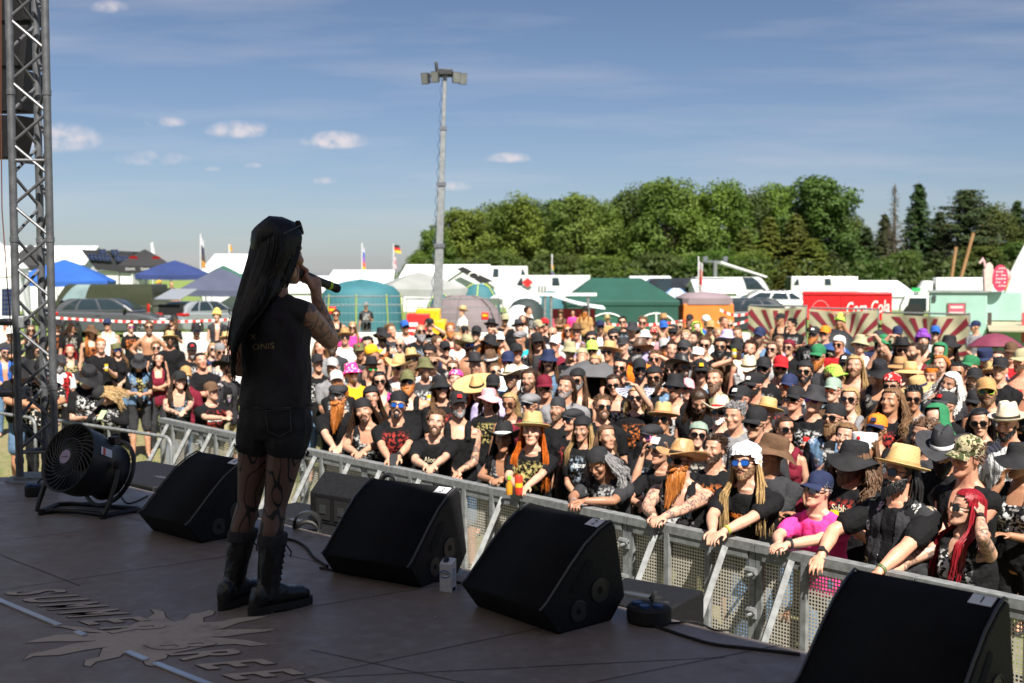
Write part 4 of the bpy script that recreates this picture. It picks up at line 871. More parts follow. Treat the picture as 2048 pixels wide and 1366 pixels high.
# x y build top hat glasses hair beard pose options        (x, y = where the eyes are in the photo)
CROWD = """
12 648 m tank:white:print buck:grey b - - stand
10 706 m vest:blue headband:navy k crop:dark_brown sh:dark_brown stand
44 738 h tee:black:print floppy:black - short:dark_brown - leandown R sc=.97
84 742 m tee:black:spots cow:black - - - leandown R
120 725 m vtee:red/white/plaid buck:charcoal - short:grey md:grey stand
115 652 m tee:black floppy:black r - - stand
147 653 m tee:black:print cap:black - long:dark_brown - hp=-15
183 664 m tank:black:print floppy:brown b verylong:ginger - stand
202 691 m tee:black - - crop:ginger - stand skin=p sc=1.03
233 701 f tee:black mil:olive b long:light_brown - stand
261 655 f tee:black - p bun:dark_brown - stand
278 726 f vtee:denim/black buck:charcoal k long:black - lookdown shorts
312 697 f tank:black - k short:light_brown - stand
340 680 m tee:black straw:straw:black k short:dark_brown st:dark_brown stand
347 642 f tee:black cap:black - long:brown - hy=-50
393 662 m tee:white cap:black b short:dark_brown sh:dark_brown stand
434 632 m vest:charcoal jug:gold - short:brown - stand
384 701 h tee:black:print cap:black:red - - go:grey stand
372 752 f tee:maroon cap:tan - - - drink
359 763 f tank:black:print cap:black - long:dark_brown - lean F t hy=15
423 784 g tee:black:print cap:brown - - - lean F k yaw=20
456 736 m vtee:black/charcoal/patches cow:black - short:brown st:brown holdL yaw=50
177 754 f tee:black:print floppy:black k short:dark_brown - lookdown Y=14.2
205 792 f long:black:print cap:black - wild:blonde - phone R yaw=-35 hp=-15
450 664 f tank:black cap:black r - - stand
452 681 f tank:pale_pink straw:straw - - - stand
672 631 m tank:black - k short:dark_brown - hold
640 696 m tee:grey - - bob:light_brown - stand
664 691 m tee:charcoal - - short:dark_brown md:dark_brown stand
635 728 m tee:black cap:black - - - stand
665 736 m tee:grey cap:light_grey - - st:brown stand
674 762 f tee:black cap:white - - - stand
719 704 m tee:charcoal mil:olive:red - short:brown - stand
745 708 h bare cap:yellow:blue - - - yaw=120
764 671 m tank:black:print floppy:black k - md:dark_brown stand
781 662 m tee:charcoal - - short:light_brown - hy=40
704 747 m tee:yellow buck:pink r - go:brown stand
743 737 m tank:black fed:black g - - stand
796 735 m tee:light_grey cow:straw:tan k - - clap
823 721 m tank:black:print straw:straw:navy k long:light_brown lo:light_brown stand
841 664 h tee:black:print - k - md:grey stand sc=1.05
859 650 m tee:black:print cap:black - short:dark_brown - camera
859 707 m tee:black bean:black k short:dark_brown - stand
875 687 m tee:black - - crop:brown - hy=60
891 699 f tank:navy cap:black k - - hand
866 724 m tee:white - k crop:brown - shade
937 692 m bare cow:khaki b short:dark_brown sh:dark_brown stand
929 664 f bare - k short:blonde - camera
952 668 m tee:black cap:black k - - stand
982 655 m tank:black:print fed:black k - - stand
980 688 m tank:black floppy:black b curly:ginger md:ginger stand
950 731 m tee:black fed:charcoal - - - stand
983 724 m tee:black fed:brown:white - short:grey - yaw=160
815 764 h tank:black cap:olive k short:light_brown md:ginger stand
677 794 m tee:black:plain flat:charcoal c short:ginger xl:ginger lean F skin=p
743 796 m tee:black bean:black - long:dark_brown - stand
728 823 m tank:black bcap:black - curly:dark_brown go:dark_brown lean F yaw=-8 hr=-14
796 811 m tee:black:print bcap:black b short:black go:black lean F
872 845 m tee:black:plain - - short:brown sh:brown lean F skin=p
881 777 m tee:black buck:black k long:light_brown - stand
911 760 f tee:black band:pink - - - stand
954 778 f tee:black somb:straw:black - verylong:copper - hp=-25
986 772 m tee:lavender cap:black k - - stand
1023 758 m tee:black cow:cream:black c short:brown sh:brown stand
1059 758 m tee:charcoal - - dread:dark_brown st:brown hy=-15
1097 721 m vtee:denim/black buck:navy k long:brown go:brown stand
1016 724 m tee:white cap:navy k - - stand
1033 707 m tee:white cap:black o - - stand
1041 679 m tee:teal flat:grey - - - hy=-25
1074 684 m vtee:black/charcoal/patches cap:black k long:brown - stand
1038 656 m tee:black fed:charcoal - - - hy=30
1077 654 m tee:black cap:khaki - short:grey - hy=60
916 811 m tank:black cap:black:red - crop:grey sh:grey stand t
977 801 f tee:black:print floppy:pale_pink - bob:brown - stand
1020 807 f tank:black - tort pony:blonde - stand skin=t
1061 811 m tee:maroon flat:grey k - - hy=-35
1007 881 f tank:charcoal:print cow:black:white - long:black - lean F sc=.96 skin=t
1064 864 f tee:black:print straw:straw:green - verylong:copper - lean F skin=p
1132 775 h tee:grey:print - - bob:dark_brown sh:grey hy=-10 sc=1.04
1155 760 m tank:black band:black k long:brown sh:grey hy=-15
1140 703 m tee:black buck:khaki g - - stand
1164 716 m tee:olive cap:khaki - - - yaw=170 hp=-40
1183 679 m tank:white bean:black k - - stand
1153 665 m vtee:brown/lavender fed:brown - - - stand
1218 706 m tee:black topstraw:straw:tan k - - hy=-20
1246 692 m tee:black:print mil:charcoal - - go:brown stand
1277 701 m tee:orange cowleather:brown k - md:grey stand
1279 741 m vtee:denim/black cap:black k - sh:black hp=10
1309 755 m vtee:denim/black/patches bean:black k - md:dark_brown stand skin=t
1273 797 f tee:black:print - k bob:blonde - fan
1228 770 f tank:black:print - k bob:dark_brown - stand
1165 859 f tee:black:print band:black - long:blonde - hy=-20
1213 875 f tee:black - - bob:brown - hp=14 sc=.97
1147 842 m tee:black flat:charcoal k - - hy=-45
1325 840 m tee:black straw:straw:red k - - stand skin=t
1304 877 m tee:black flat:charcoal pk - go:black hy=-30 face
1325 903 f tee:black trucker:black:white - bob:brown - hy=-25 lean
1361 923 h tank:black:print cowleather:tan k crop:ginger xl:ginger lean F hy=-15 skin=p t
1197 926 m tee:charcoal:print band:black - wild:grey - leandown F yaw=-15 skin=d
1492 926 m tee:black:plain foil:silver b verylong:blonde st:light_brown lean F hr=-4
1396 871 f tee:black bean:sage k - - stand
1440 826 h tee:black:plain cow:cream:red k - sh:white stand
1397 801 m vest:black - - long:dark_brown lo:dark_brown hp=-28
1374 781 f tee:black cap:pale_pink - - - face
1401 743 m vtee:denim/white/patches cap:black:yellow k long:light_brown - stand
1364 736 m bare cowleather:black k short:dark_brown sh:dark_brown hy=40
1441 695 m tee:black:print - k short:black md:black stand skin=t
1474 697 m tee:brown floppy:black g - - drink
1369 700 m tee:black cap:charcoal k - sh:dark_brown stand
1343 699 m tank:black:print - - crop:dark_brown - stand skin=p
1329 696 m tank:black:print cap:light_grey k - sh:ginger stand
1395 714 f tee:grey mil:white - - - hy=-20
1390 679 m tee:charcoal - - short:dark_brown md:dark_brown hy=-50
1264 660 m tee:black:print floppy:charcoal k - - stand
1310 666 f tee:white buck:red - - - face
1327 656 m tee:light_blue cap:blue k - - stand
1346 665 m tee:black cap:black k - - stand
1325 677 f tee:pale_pink - - bob:brown - over
1228 673 m tee:black bean:black k - - stand
1498 740 m tee:black cow:cream - - - hp=-10
1509 771 m tee:black cap:black:white k - sh:black hy=-25
1482 799 m tee:grey:print cap:black:white c - st:grey hy=-35
1512 847 m tee:charcoal cap:black k - - hy=-20
1327 642 m tee:tan straw:tan - - - stand
1379 641 m tee:black:print cap:black - - md:brown stand
1394 657 f tank:white hood:lime - - - stand
1413 643 m tee:blue cap:white - - - hy=50
1447 644 m tee:black - - crop:brown - hy=60
1436 669 m tee:white - - crop:blonde - stand
1454 678 m tee:black buck:lavender - - - hold
1474 669 m tee:black - - crop:brown md:ginger stand
1518 674 h vest:denim cap:navy - - md:brown stand sc=1.05
1578 696 f long:black band:maroon k - - stand
1558 686 f tank:lavender - - verylong:brown - hy=30
1561 639 h tank:black cap:black - - - hy=-60
1583 649 m tee:black - - short:black - hy=-60
1628 670 m tee:black:print cap:black:white k - md:ginger stand
1678 689 m tee:red band:white k - - stand
1680 644 m bare jug:lime - short:brown - over
1636 712 m vtee:black/charcoal/patches cap:green k - md:ginger stand sc=1.04
1669 756 m tee:black cap:lime - short:brown - hy=60
1710 733 m bare - - long:blonde sh:light_brown stand skin=m sc=1.03
1666 782 f tee:brown cap:sage o - - stand skin=p
1577 775 m tee:charcoal:print cap:navy o - - stand skin=t
1691 731 m tee:black cap:black:white k - - stand
1527 739 m tee:black cap:black k - st:black stand
1759 746 m tank:charcoal:print buck:black - - - hp=-18
1784 772 m tee:black band:red k - sh:dark_brown stand
1766 697 m bare jug:green - short:dark_brown st:dark_brown over
1757 679 m tee:navy:print cap:charcoal - - - stand
1804 700 m tank:black fed:black k long:black - stand
1795 669 m tee:black cap:navy - - - stand
1846 683 m tank:black:print jug:purple - - md:dark_brown stand
1830 704 m tank:maroon - - crop:dark_brown sh:dark_brown hy=-50
1878 706 f long:green hood:green - - - stand
1898 692 m tee:black floppy:black - long:dark_brown - drink
1882 730 f tank:black - - curly:ginger - stand
1864 752 f tank:black headband:orange - short:brown - stand
1901 767 h tee:charcoal - - wild:white md:white hr=20 hy=-20
1820 747 f tee:black wide:straw:tan - - - stand
1800 737 f tank:black wide:tan:brown - - - hy=-20
1838 778 f tee:denim wide:straw:navy - - - yaw=150
1827 797 m tee:grey - k short:black - face skin=t
1784 803 m tee:black:print - - curly:light_brown - hy=-20
1753 860 f tank:black:print cap:orange:navy k - - stand skin=t
1692 875 f tank:black - - bun:light_brown - hip t
1628 801 m tee:black:print buck:charcoal p - - stand
1669 837 m vtee:denim/black bcap:black k - md:light_brown hy=-20
1728 900 m tee:black mil:white:red - long:brown - stand
1705 923 m tee:black:print floppy:black c wild:brown md:brown hy=-12
1638 981 m tee:pink cap:navy c crop:grey - lean F hy=-10 skin=p
1543 906 m tee:charcoal floppy:brown - crop:brown - hy=-75
1533 827 m tee:black:print topstraw:straw:orange - - - cross
1800 946 h vtee:charcoal/black/patches straw:straw:tan k bob:black md:black leanwide F hy=-12
1935 916 m vest:black cap:camo - short:brown - stand skin=r sc=1.04
1887 902 m long:black cow:charcoal:white - - md:black hp=-18
1872 839 f long:black hood:green k - - stand
1892 812 m tee:black cap:charcoal:red b - - hy=-30
1974 785 m tank:black:print cap:tan l - st:brown stand skin=t sc=1.03
1948 806 f tee:black cap:black k - - stand
1948 761 m tee:black cap:black - - md:dark_brown stand
1940 734 m tee:black cap:green - - - hy=-30
1970 719 m tee:navy mil:navy - - sh:brown phone hp=20
2022 706 m long:red cap:brown - - - stand
2044 722 m bare cap:khaki - - sh:brown hy=-30
2015 847 m tee:white:stripe fed:cream - - sh:black hp=-8
2040 924 f tank:black:print floppy:black k - - face skin=t
1935 1017 g tank:black - k verylong:dark_red - ear F t skin=p
1951 654 f tee:grey cap:navy - - - hy=-70
2000 740 m tee:black cap:black - - - stand
1610 745 m tee:black bean:black k - st:black stand
1590 800 m tee:charcoal cap:black k - - hy=-15
1470 832 m tee:grey:print - - short:grey - stand
1350 775 m tank:black buck:black k - go:brown stand
1205 815 m tee:black:print - k short:brown st:brown stand
1090 775 m tank:charcoal cap:maroon k - - stand
1850 870 m tee:charcoal - - short:brown sh:brown hp=-5
1960 845 f tee:black:print - k bob:black - stand
1430 900 m tee:black:print - - short:dark_brown st:dark_brown hy=-20
1570 860 f tank:maroon - k pony:dark_brown - stand
1115 820 m tee:black bcap:charcoal - - sh:brown stand
905 738 f tank:black - k pony:brown - stand
850 738 m tee:charcoal buck:olive - - st:brown stand
1110 690 m tee:maroon cap:white - - - hy=-20
1190 728 f tee:black - k long:blonde - stand
1240 737 m tank:black:print - k crop:black sh:black stand
1430 760 m tee:olive - - crop:brown md:brown stand
1545 700 f tee:light_grey - k bob:brown - stand
1720 690 m tank:white buck:khaki k - - stand
1985 752 f tank:red straw:straw:black k - - stand
95 690 f tank:charcoal - k long:dark_brown - stand
425 700 f tee:navy - k pony:blonde - stand
20 668 m tee:charcoal cap:white k - st:brown stand
62 660 f tank:black - k long:brown - stand
78 704 m bare bean:black k - md:brown stand
140 702 f tank:charcoal - - bob:dark_red - stand
215 650 m tank:white cap:navy k - - stand
298 655 m bare - k short:brown md:brown stand
318 720 f tank:maroon - - long:black - stand
402 722 m tee:black - - crop:black - stand
440 704 m tank:grey:print bcap:grey k - - stand
468 655 m tee:charcoal cap:red k - - stand
480 690 f tank:white - k bun:brown - stand
560 668 m bare cap:black k - - stand
600 690 f tank:teal - k curly:dark_brown - stand
690 676 m tee:white fed:tan k - - stand
705 655 f tee:pink - k long:blonde - stand
735 690 m bare - - short:black sh:black stand
800 690 f tank:light_blue - k - - stand
810 655 m tee:light_grey cap:blue k - - stand
900 660 m tank:red - - short:ginger md:ginger stand
915 680 m tee:white:print - k crop:blonde - clap
1000 680 f tank:pale_pink cap:white k - - over
1010 640 m tee:black cap:khaki k - - stand
1045 640 f tank:white - - long:brown - stand
1090 650 m bare cap:red k - - stand
1105 668 m tee:light_grey - k - - stand
1135 662 f tank:black - k bob:copper - stand
1200 655 m tee:white cap:navy k - st:brown stand
1215 680 f tank:yellow - - pony:brown - stand
1245 645 m tee:black:print - k short:black - stand
1285 645 m bare - k short:light_brown - stand
1290 676 f tee:lavender buck:white k - - stand
1360 655 m tank:grey - k crop:brown st:brown stand
1372 673 f tank:red - - long:blonde - shade
1410 690 m bare - k short:brown - cross
1420 655 m tee:khaki cap:tan k - - stand
1460 650 f tank:white - k bun:blonde - stand
1500 700 m tank:white - - short:dark_brown sh:dark_brown stand
1650 668 m tee:cream cap:orange k - - stand
1870 668 m tee:light_grey cap:blue k - - stand
1995 720 f tank:pale_pink - k bun:dark_brown - stand
1310 720 m bare - k short:brown - shade
1185 700 m tee:light_grey cap:lime k - - stand
1345 740 f tank:white - k long:dark_brown - stand
990 745 m tee:light_blue - k crop:brown - stand
760 762 f tank:pink - k bob:black - stand
1560 735 m bare cap:red k - st:brown stand
1700 800 f tank:grey - k pony:blonde - stand
1915 745 m bare - k crop:black - stand
318 566 m bare cap:yellow - short:blonde - yaw=-90 Y=57
343 569 m tee:black - - short:blonde - yaw=20 Y=57
352 588 m bare - - short:brown - hp=-30 Y=52
732 612 m tee:black cap:grey - - - stand Y=36
925 623 f tee:white straw:straw - - - yaw=-60 Y=30.5
1170 622 m tee:tan fed:black - verylong:ginger lo:ginger stand Y=33
1056 622 m tee:black - - short:dark_brown - yaw=60 Y=31
1121 628 m tee:brown fed:brown - long:brown - stand Y=35
1146 626 m tee:pink - - short:black - stand Y=36.5
1215 640 m tee:tan straw:straw - - - yaw=30 Y=30
""".strip().split('\n')
PEOPLE = []
def zgeye(x, y): return zg(x, y)
CAMT = V((-.75, 4.4, 0))
RN = V((.634, .773, 0))
def qrail(x, y): return (x + 3.80) * RN.x + (y - 12.60) * RN.y
def rngskin(r): return SKINC[r.choice('pmmmmtr')]
def crowd():
    rnd = random.Random(21); recs = []
    for ln in CROWD:
        f = ln.split(); x, y = float(f[0]), float(f[1]); b, top, hat, gl, hair, beard = f[2:8]; o = {}
        pose = 'stand'
        if top in ('tee:black', 'tee:charcoal', 'tank:black', 'tank:charcoal') and rnd.random() < .5: top += ':print'
        for q in f[8:]:
            if '=' in q: k, v = q.split('='); o[k] = v if k == 'skin' else float(v)
            elif q in POSES: pose = q
            else: o[q] = 1
        recs.append(dict(x=x, y=y, b=b, top=top, hat=hat, gl=gl, hair=hair, beard=beard, pose=pose, o=o))
    for i, r in enumerate(recs):
        o = r['o']; b = r['b']; x, y = r['x'], r['y']; front = 'F' in o; rail = 'R' in o or 'R2' in o
        if r['pose'] == 'stand' and not front: r['pose'] = rnd.choices(['stand', 'clasp', 'cross', 'holdL', 'hip', 'side'], [4, 2, 1.5, 1.5, .6, .2])[0]
        q15 = lambda v, s: int(round(v / s) * s)
        hy = q15(o.get('hy', rnd.choice((-15, 0, 0, 15))), 15); hp = q15(o.get('hp', 10 if front else rnd.choice((0, 10, 10))), 10); hr = q15(o.get('hr', rnd.choice((0, 0, 0, 6, -6))), 6)
        pose = r['pose']; sc0 = o.get('sc', 1) * (1 if b in 'mh' else .955)
        # depth along the ray
        best = None; lo, hi = 6.5, 60.0
        def at(Y, x=x, y=y, o=o):
            e = aty(x, y, Y); p = V((e.x, e.y, 0)); d = CAMT - p; rz = math.atan2(d.x, -d.y) + R(o.get('yaw', 0)); return e, rz
        def build(Y, at=at, pose=pose, b=b, hy=hy, hp=hp, hr=hr, sc0=sc0):
            e, rz = at(Y); s = skel(pose, b, hy, hp, hr); el = s.eye; base = V((e.x, e.y, 0)); sc = sc0
            for _ in range(4):
                rr = Matrix.Rotation(rz, 3, 'Z') @ V((el.x, el.y, 0)) * sc; base = V((e.x - rr.x, e.y - rr.y, 0)); g = zg(base.x, base.y); sc = (e.z - g) / el.z
            base.z = g; return e, rz, base, sc
        if 'Y' in o: m = o['Y']; e, rz, base, sc = build(m)
        elif front or 'R' in o:
            if not front: lo = 9.0
            for _ in range(40):
                m = (lo + hi) / 2; e, rz, base, sc = build(m)
                if (qof(base.x, base.y) > .47 if front else qrail(base.x, base.y) > .42): hi = m
                else: lo = m
        else:
            for _ in range(40):
                m = (lo + hi) / 2; e, rz, base, sc = build(m)
                if sc < sc0: hi = m
                else: lo = m
            if qof(base.x, base.y) < .5:
                lo, hi = 6.5, 60
                for _ in range(40):
                    m = (lo + hi) / 2; e, rz, base, sc = build(m)
                    if qof(base.x, base.y) > .75: hi = m
                    else: lo = m
        r.update(Y=m, e=e, rz=rz, base=base, sc=sc, hy=hy, hp=hp, hr=hr, front=front, i=i, fn=build)
    # keep people from standing inside each other: move the farther one back along its own line of sight
    for it in range(40):
        moved = 0
        for a in range(len(recs)):
            for c in range(a + 1, len(recs)):
                A, C_ = recs[a], recs[c]; d = (A['base'] - C_['base']); d.z = 0
                if d.length < .44:
                    k = A if (A['Y'] > C_['Y'] or C_['front']) and not A['front'] else C_
                    if k['front'] and 'R' in k['o']: continue
                    if k['front']: continue
                    k['Y'] += .07 if k['sc'] > .86 else -.02; k['e'], k['rz'], k['base'], k['sc'] = k['fn'](k['Y']); moved += 1
        if not moved: break
    labels = make_labels(recs)
    for r, lab in zip(recs, labels): make_person(r, lab, rnd)
    return recs
cn = lambda c: c.replace('_', ' ')
def describe(r):
    hat = r['hat'].split(':'); hp = ''
    if hat[0] != '-':
        nm = HATW[hat[0]]; c = cn(hat[1])
        c = {'tan': 'tan', 'silver': 'shiny'}.get(c, c)
        if c == 'straw': hp = nm + (' with ' + cn(hat[2]) + ' band' if len(hat) > 2 else '')
        else: hp = c + ' ' + nm
        if hat[0] == 'mil' and len(hat) > 2: hp += ' with ' + cn(hat[2]) + ' badge'
        if hat[0] in ('cap', 'trucker') and len(hat) > 2: hp += ' with ' + cn(hat[2]) + ' emblem'
        if hat[0] in ('cow', 'fed', 'wide') and len(hat) > 2 and c != 'straw': hp += ' with ' + cn(hat[2]) + ' band'
    t = r['top'].split(':'); 
    if t[0] == 'bare': tp = 'bare chest'
    elif t[0] in ('vtee', 'vlong'): cc = t[1].split('/'); tp = cn(cc[0]) + ' vest over ' + cn(cc[1]) + ' t-shirt'
    else: tp = ('printed ' if t[-1] in ('print',) else '') + cn(t[1]) + ' ' + TOPW[t[0]]
    gl = GLW[r['gl']] if r['gl'] != '-' else ''
    h = r['hair'].split(':'); hr = (cn(h[1]) + ' ' + HAIRW[h[0]]) if h[0] != '-' else ('bald head' if hat[0] == '-' else '')
    be = r['beard'].split(':'); bd = (cn(be[1]) + ' ' + BEARDW[be[0]]) if be[0] != '-' else ''
    return hp, tp, gl, hr, bd
def art(s): return s if s.split()[0] in ('bare',) or s.split()[-1] in ('sunglasses', 'glasses', 'hair', 'stubble', 'dreadlocks') else ('an ' if s[0] in 'aeiou' else 'a ') + s
def make_labels(recs):
    D = [describe(r) for r in recs]; n = len(recs)
    from collections import Counter
    feats = [[q for q in d if q] for d in D]
    cnt = Counter(q for f in feats for q in f)
    uniq = [[q for q in f if cnt[q] == 1] for f in feats]
    out = []
    for i, r in enumerate(recs):
        hp, tp, gl, hr, bd = D[i]; pz = POSEW.get(r['pose'], '')
        first = hp or hr; f = [first, tp] + [q for q in (uniq[i] + [bd, gl, hr]) if q and q not in (first, tp)]
        s = 'person in ' if hp else 'person with '
        base = s + art(f[0]) + (' and ' + art(f[1]) if hp else ' in ' + art(f[1]) if f[1] != 'bare chest' else ' and bare chest')
        if len(f) > 2: base += ', ' + f[2]
        ext = base + pz if len((base + pz).split()) <= 16 else base
        if len(ext.split()) > 16: ext = 'person in ' + ', '.join(f[:3]) if hp else 'person with ' + ', '.join(f[:3])
        if r['front'] and len(ext.split()) <= 12: ext += ', leaning on the barrier'
        out.append(' '.join(ext.split()[:16]))
    for rd in range(6):
        c = Counter(out); new = list(out)
        for i, s in enumerate(out):
            full = D[i]; dup = c[s] > 1
            if not dup and (uniq[i] or rd): continue
            # say beside whom: the nearest person with a feature nobody else has
            js = sorted((j for j in range(n) if j != i and uniq[j] and min(len(q.split()) for q in uniq[j]) <= 5), key=lambda j: (recs[j]['x'] - recs[i]['x']) ** 2 + (recs[j]['y'] - recs[i]['y']) ** 2 * 2)
            j = js[min(rd, len(js) - 1)]; dx = recs[i]['x'] - recs[j]['x']; dy = recs[i]['y'] - recs[j]['y']
            w = 'right of' if dx > abs(dy) else 'left of' if dx < -abs(dy) else 'behind' if dy < 0 else 'in front of'
            u = min(uniq[j], key=lambda q: len(q.split())); hpi, tpi = D[i][0], D[i][1]
            a = (hpi + ' and ' + tpi) if hpi else (D[i][3] + ' and ' + tpi)
            t = 'person, ' + a + ', ' + w + ' the ' + u
            if len(t.split()) > 16: t = 'person, ' + (hpi or D[i][3]) + ', ' + w + ' the ' + u
            new[i] = ' '.join(t.split()[:16])
        out = new
    return out
def make_person(r, label, rnd):
    o = r['o']; b = r['b']; s_px = F / r['Y']; vox = .0068 if s_px > 235 else .0095 if s_px > 165 else .013
    pose = r['pose']
    if r['front'] or 'R' in o:                      # fit the hands to the real rail height
        np_ = pose + '_%d' % r['i']; P = dict(POSES[pose]); f = (1.16 + (.038 if r['front'] else .05)) / r['sc'] / 1.215
        dist = qof(r['base'].x, r['base'].y) / r['sc']
        for k in 'RL':
            h = P[k]
            if .9 < h[2] < 1.3: P[k] = (h[0], h[1] - (.07 if r['front'] and h[1] < -.4 else 0), h[2] * f)
        POSES[np_] = P; pose = np_
    sk = skel(pose, b, r['hy'], r['hp'], r['hr'])
    t = thing('person', label, 'person', r['base'], r['rz'], 'festival crowd in front of the stage', r['sc'])
    t.scale = (r['sc'] * rnd.uniform(.95, 1.08), r['sc'] * rnd.uniform(.96, 1.06), r['sc'])
    skc = SKINC[o['skin']] if 'skin' in o else rngskin(rnd)
    if b in 'fg' and 'skin' not in o: skc = SKINC[rnd.choice('ppmm')]
    k = rnd.uniform(.9, 1.08); skc = tuple(c * k for c in skc)
    bm = body_mesh(pose, b, vox, r['hy'], r['hp'], r['hr'])
    put('body', bm, SKIN_T if 't' in o else SKIN, t, skc)
    tp = r['top'].split(':'); nm = dict(tee='t_shirt', tank='tank_top', long='long_sleeved_top', vest='vest')
    def cl(kind, colr, fab, vx=vox):
        put(nm[kind], top_mesh(kind, pose, b, max(vx, .008)), CL[fab], t, COLR[colr])
    if tp[0] in ('tee', 'tank', 'long', 'vest'): cl(tp[0], tp[1], tp[2] if len(tp) > 2 else 'plain')
    elif tp[0] in ('vtee',):
        cc = tp[1].split('/'); cl('tee', cc[1], 'print' if len(cc) < 3 else 'plain'); cl('vest', cc[0], cc[2] if len(cc) > 2 else 'patches')
    seen = r['x'] < 480
    lk = 'shorts' if (b in 'mh' and rnd.random() < .7) or 'shorts' in o else 'trousers'
    put(lk, legs_mesh(lk, b, .014), CL['plain'], t, COLR[rnd.choice(('black', 'black', 'charcoal', 'olive', 'denim', 'khaki'))])
    for d in (-1, 1): put('shoe', shoe_mesh(d), LEATHER, t, COLR[rnd.choice(('black', 'black', 'charcoal'))])
    hm = sk.head; fat = 1 + (.05 if b in 'hg' else 0)
    put_head(t, r, hm, rnd)
    r['t'] = t; r['sk'] = sk; r['skc'] = skc; PEOPLE.append(r)
def put_head(t, r, hm, rnd):
    h = r['hair'].split(':')
    if h[0] != '-': put('hair', hair_mesh(h[0], rnd.randrange(3)), HAIR, t, COLR[h[1]], M=hm)
    be = r['beard'].split(':')
    if be[0] != '-': put('beard', beard_mesh(be[0], rnd.randrange(2)), HAIR, t, COLR[be[1]], M=hm)
    ht = r['hat'].split(':')
    if ht[0] != '-':
        root = None; fab = CL['camo'] if ht[1] == 'camo' else None
        hc = COLR.get(ht[1], COLR['khaki']) if ht[1] != 'black' else (.021, .021, .023); k = rnd.uniform(.9, 1.1); hc = tuple(min(.85, c * k) for c in hc); s2 = 1.06 if h[0] in ('curly', 'wild', 'long', 'verylong', 'dread', 'bob') else 1.03
        for nme, me, m, role in hat_parts(ht[0]):
            c = hc if role in 'hv' else COLR[ht[2]] if len(ht) > 2 else (.03, .025, .02) if ht[1] in ('straw', 'tan', 'cream') else tuple(q * .6 for q in hc)
            if role == 'b' and nme == 'emblem' and len(ht) < 3: continue
            mm = fab if (fab and role in 'hv') else CL['spots'] if ht[0] in ('buck', 'band') and ht[1] in ('pink', 'red', 'white') else LEATHER if ht[0] == 'cowleather' and role == 'h' else m
            ob = put(nme, me, mm, t if root is None else root, c if role != 'v' or len(ht) < 3 or ht[1] != 'orange' else COLR[ht[2]], M=(hm @ Matrix.Translation((0, 0, .002)) @ Matrix.Rotation(R(-4), 4, 'X') @ Matrix.Diagonal((s2, s2, s2, 1))) if root is None else None)
            if root is None: root = ob
    if r['gl'] != '-':
        lc, fc = GLC[r['gl']]; fr, ln = glasses_mesh(); fo = put('sunglasses', fr, FRAME, t, fc, M=hm); put('lens', ln, LENS, fo, lc)
crowd()
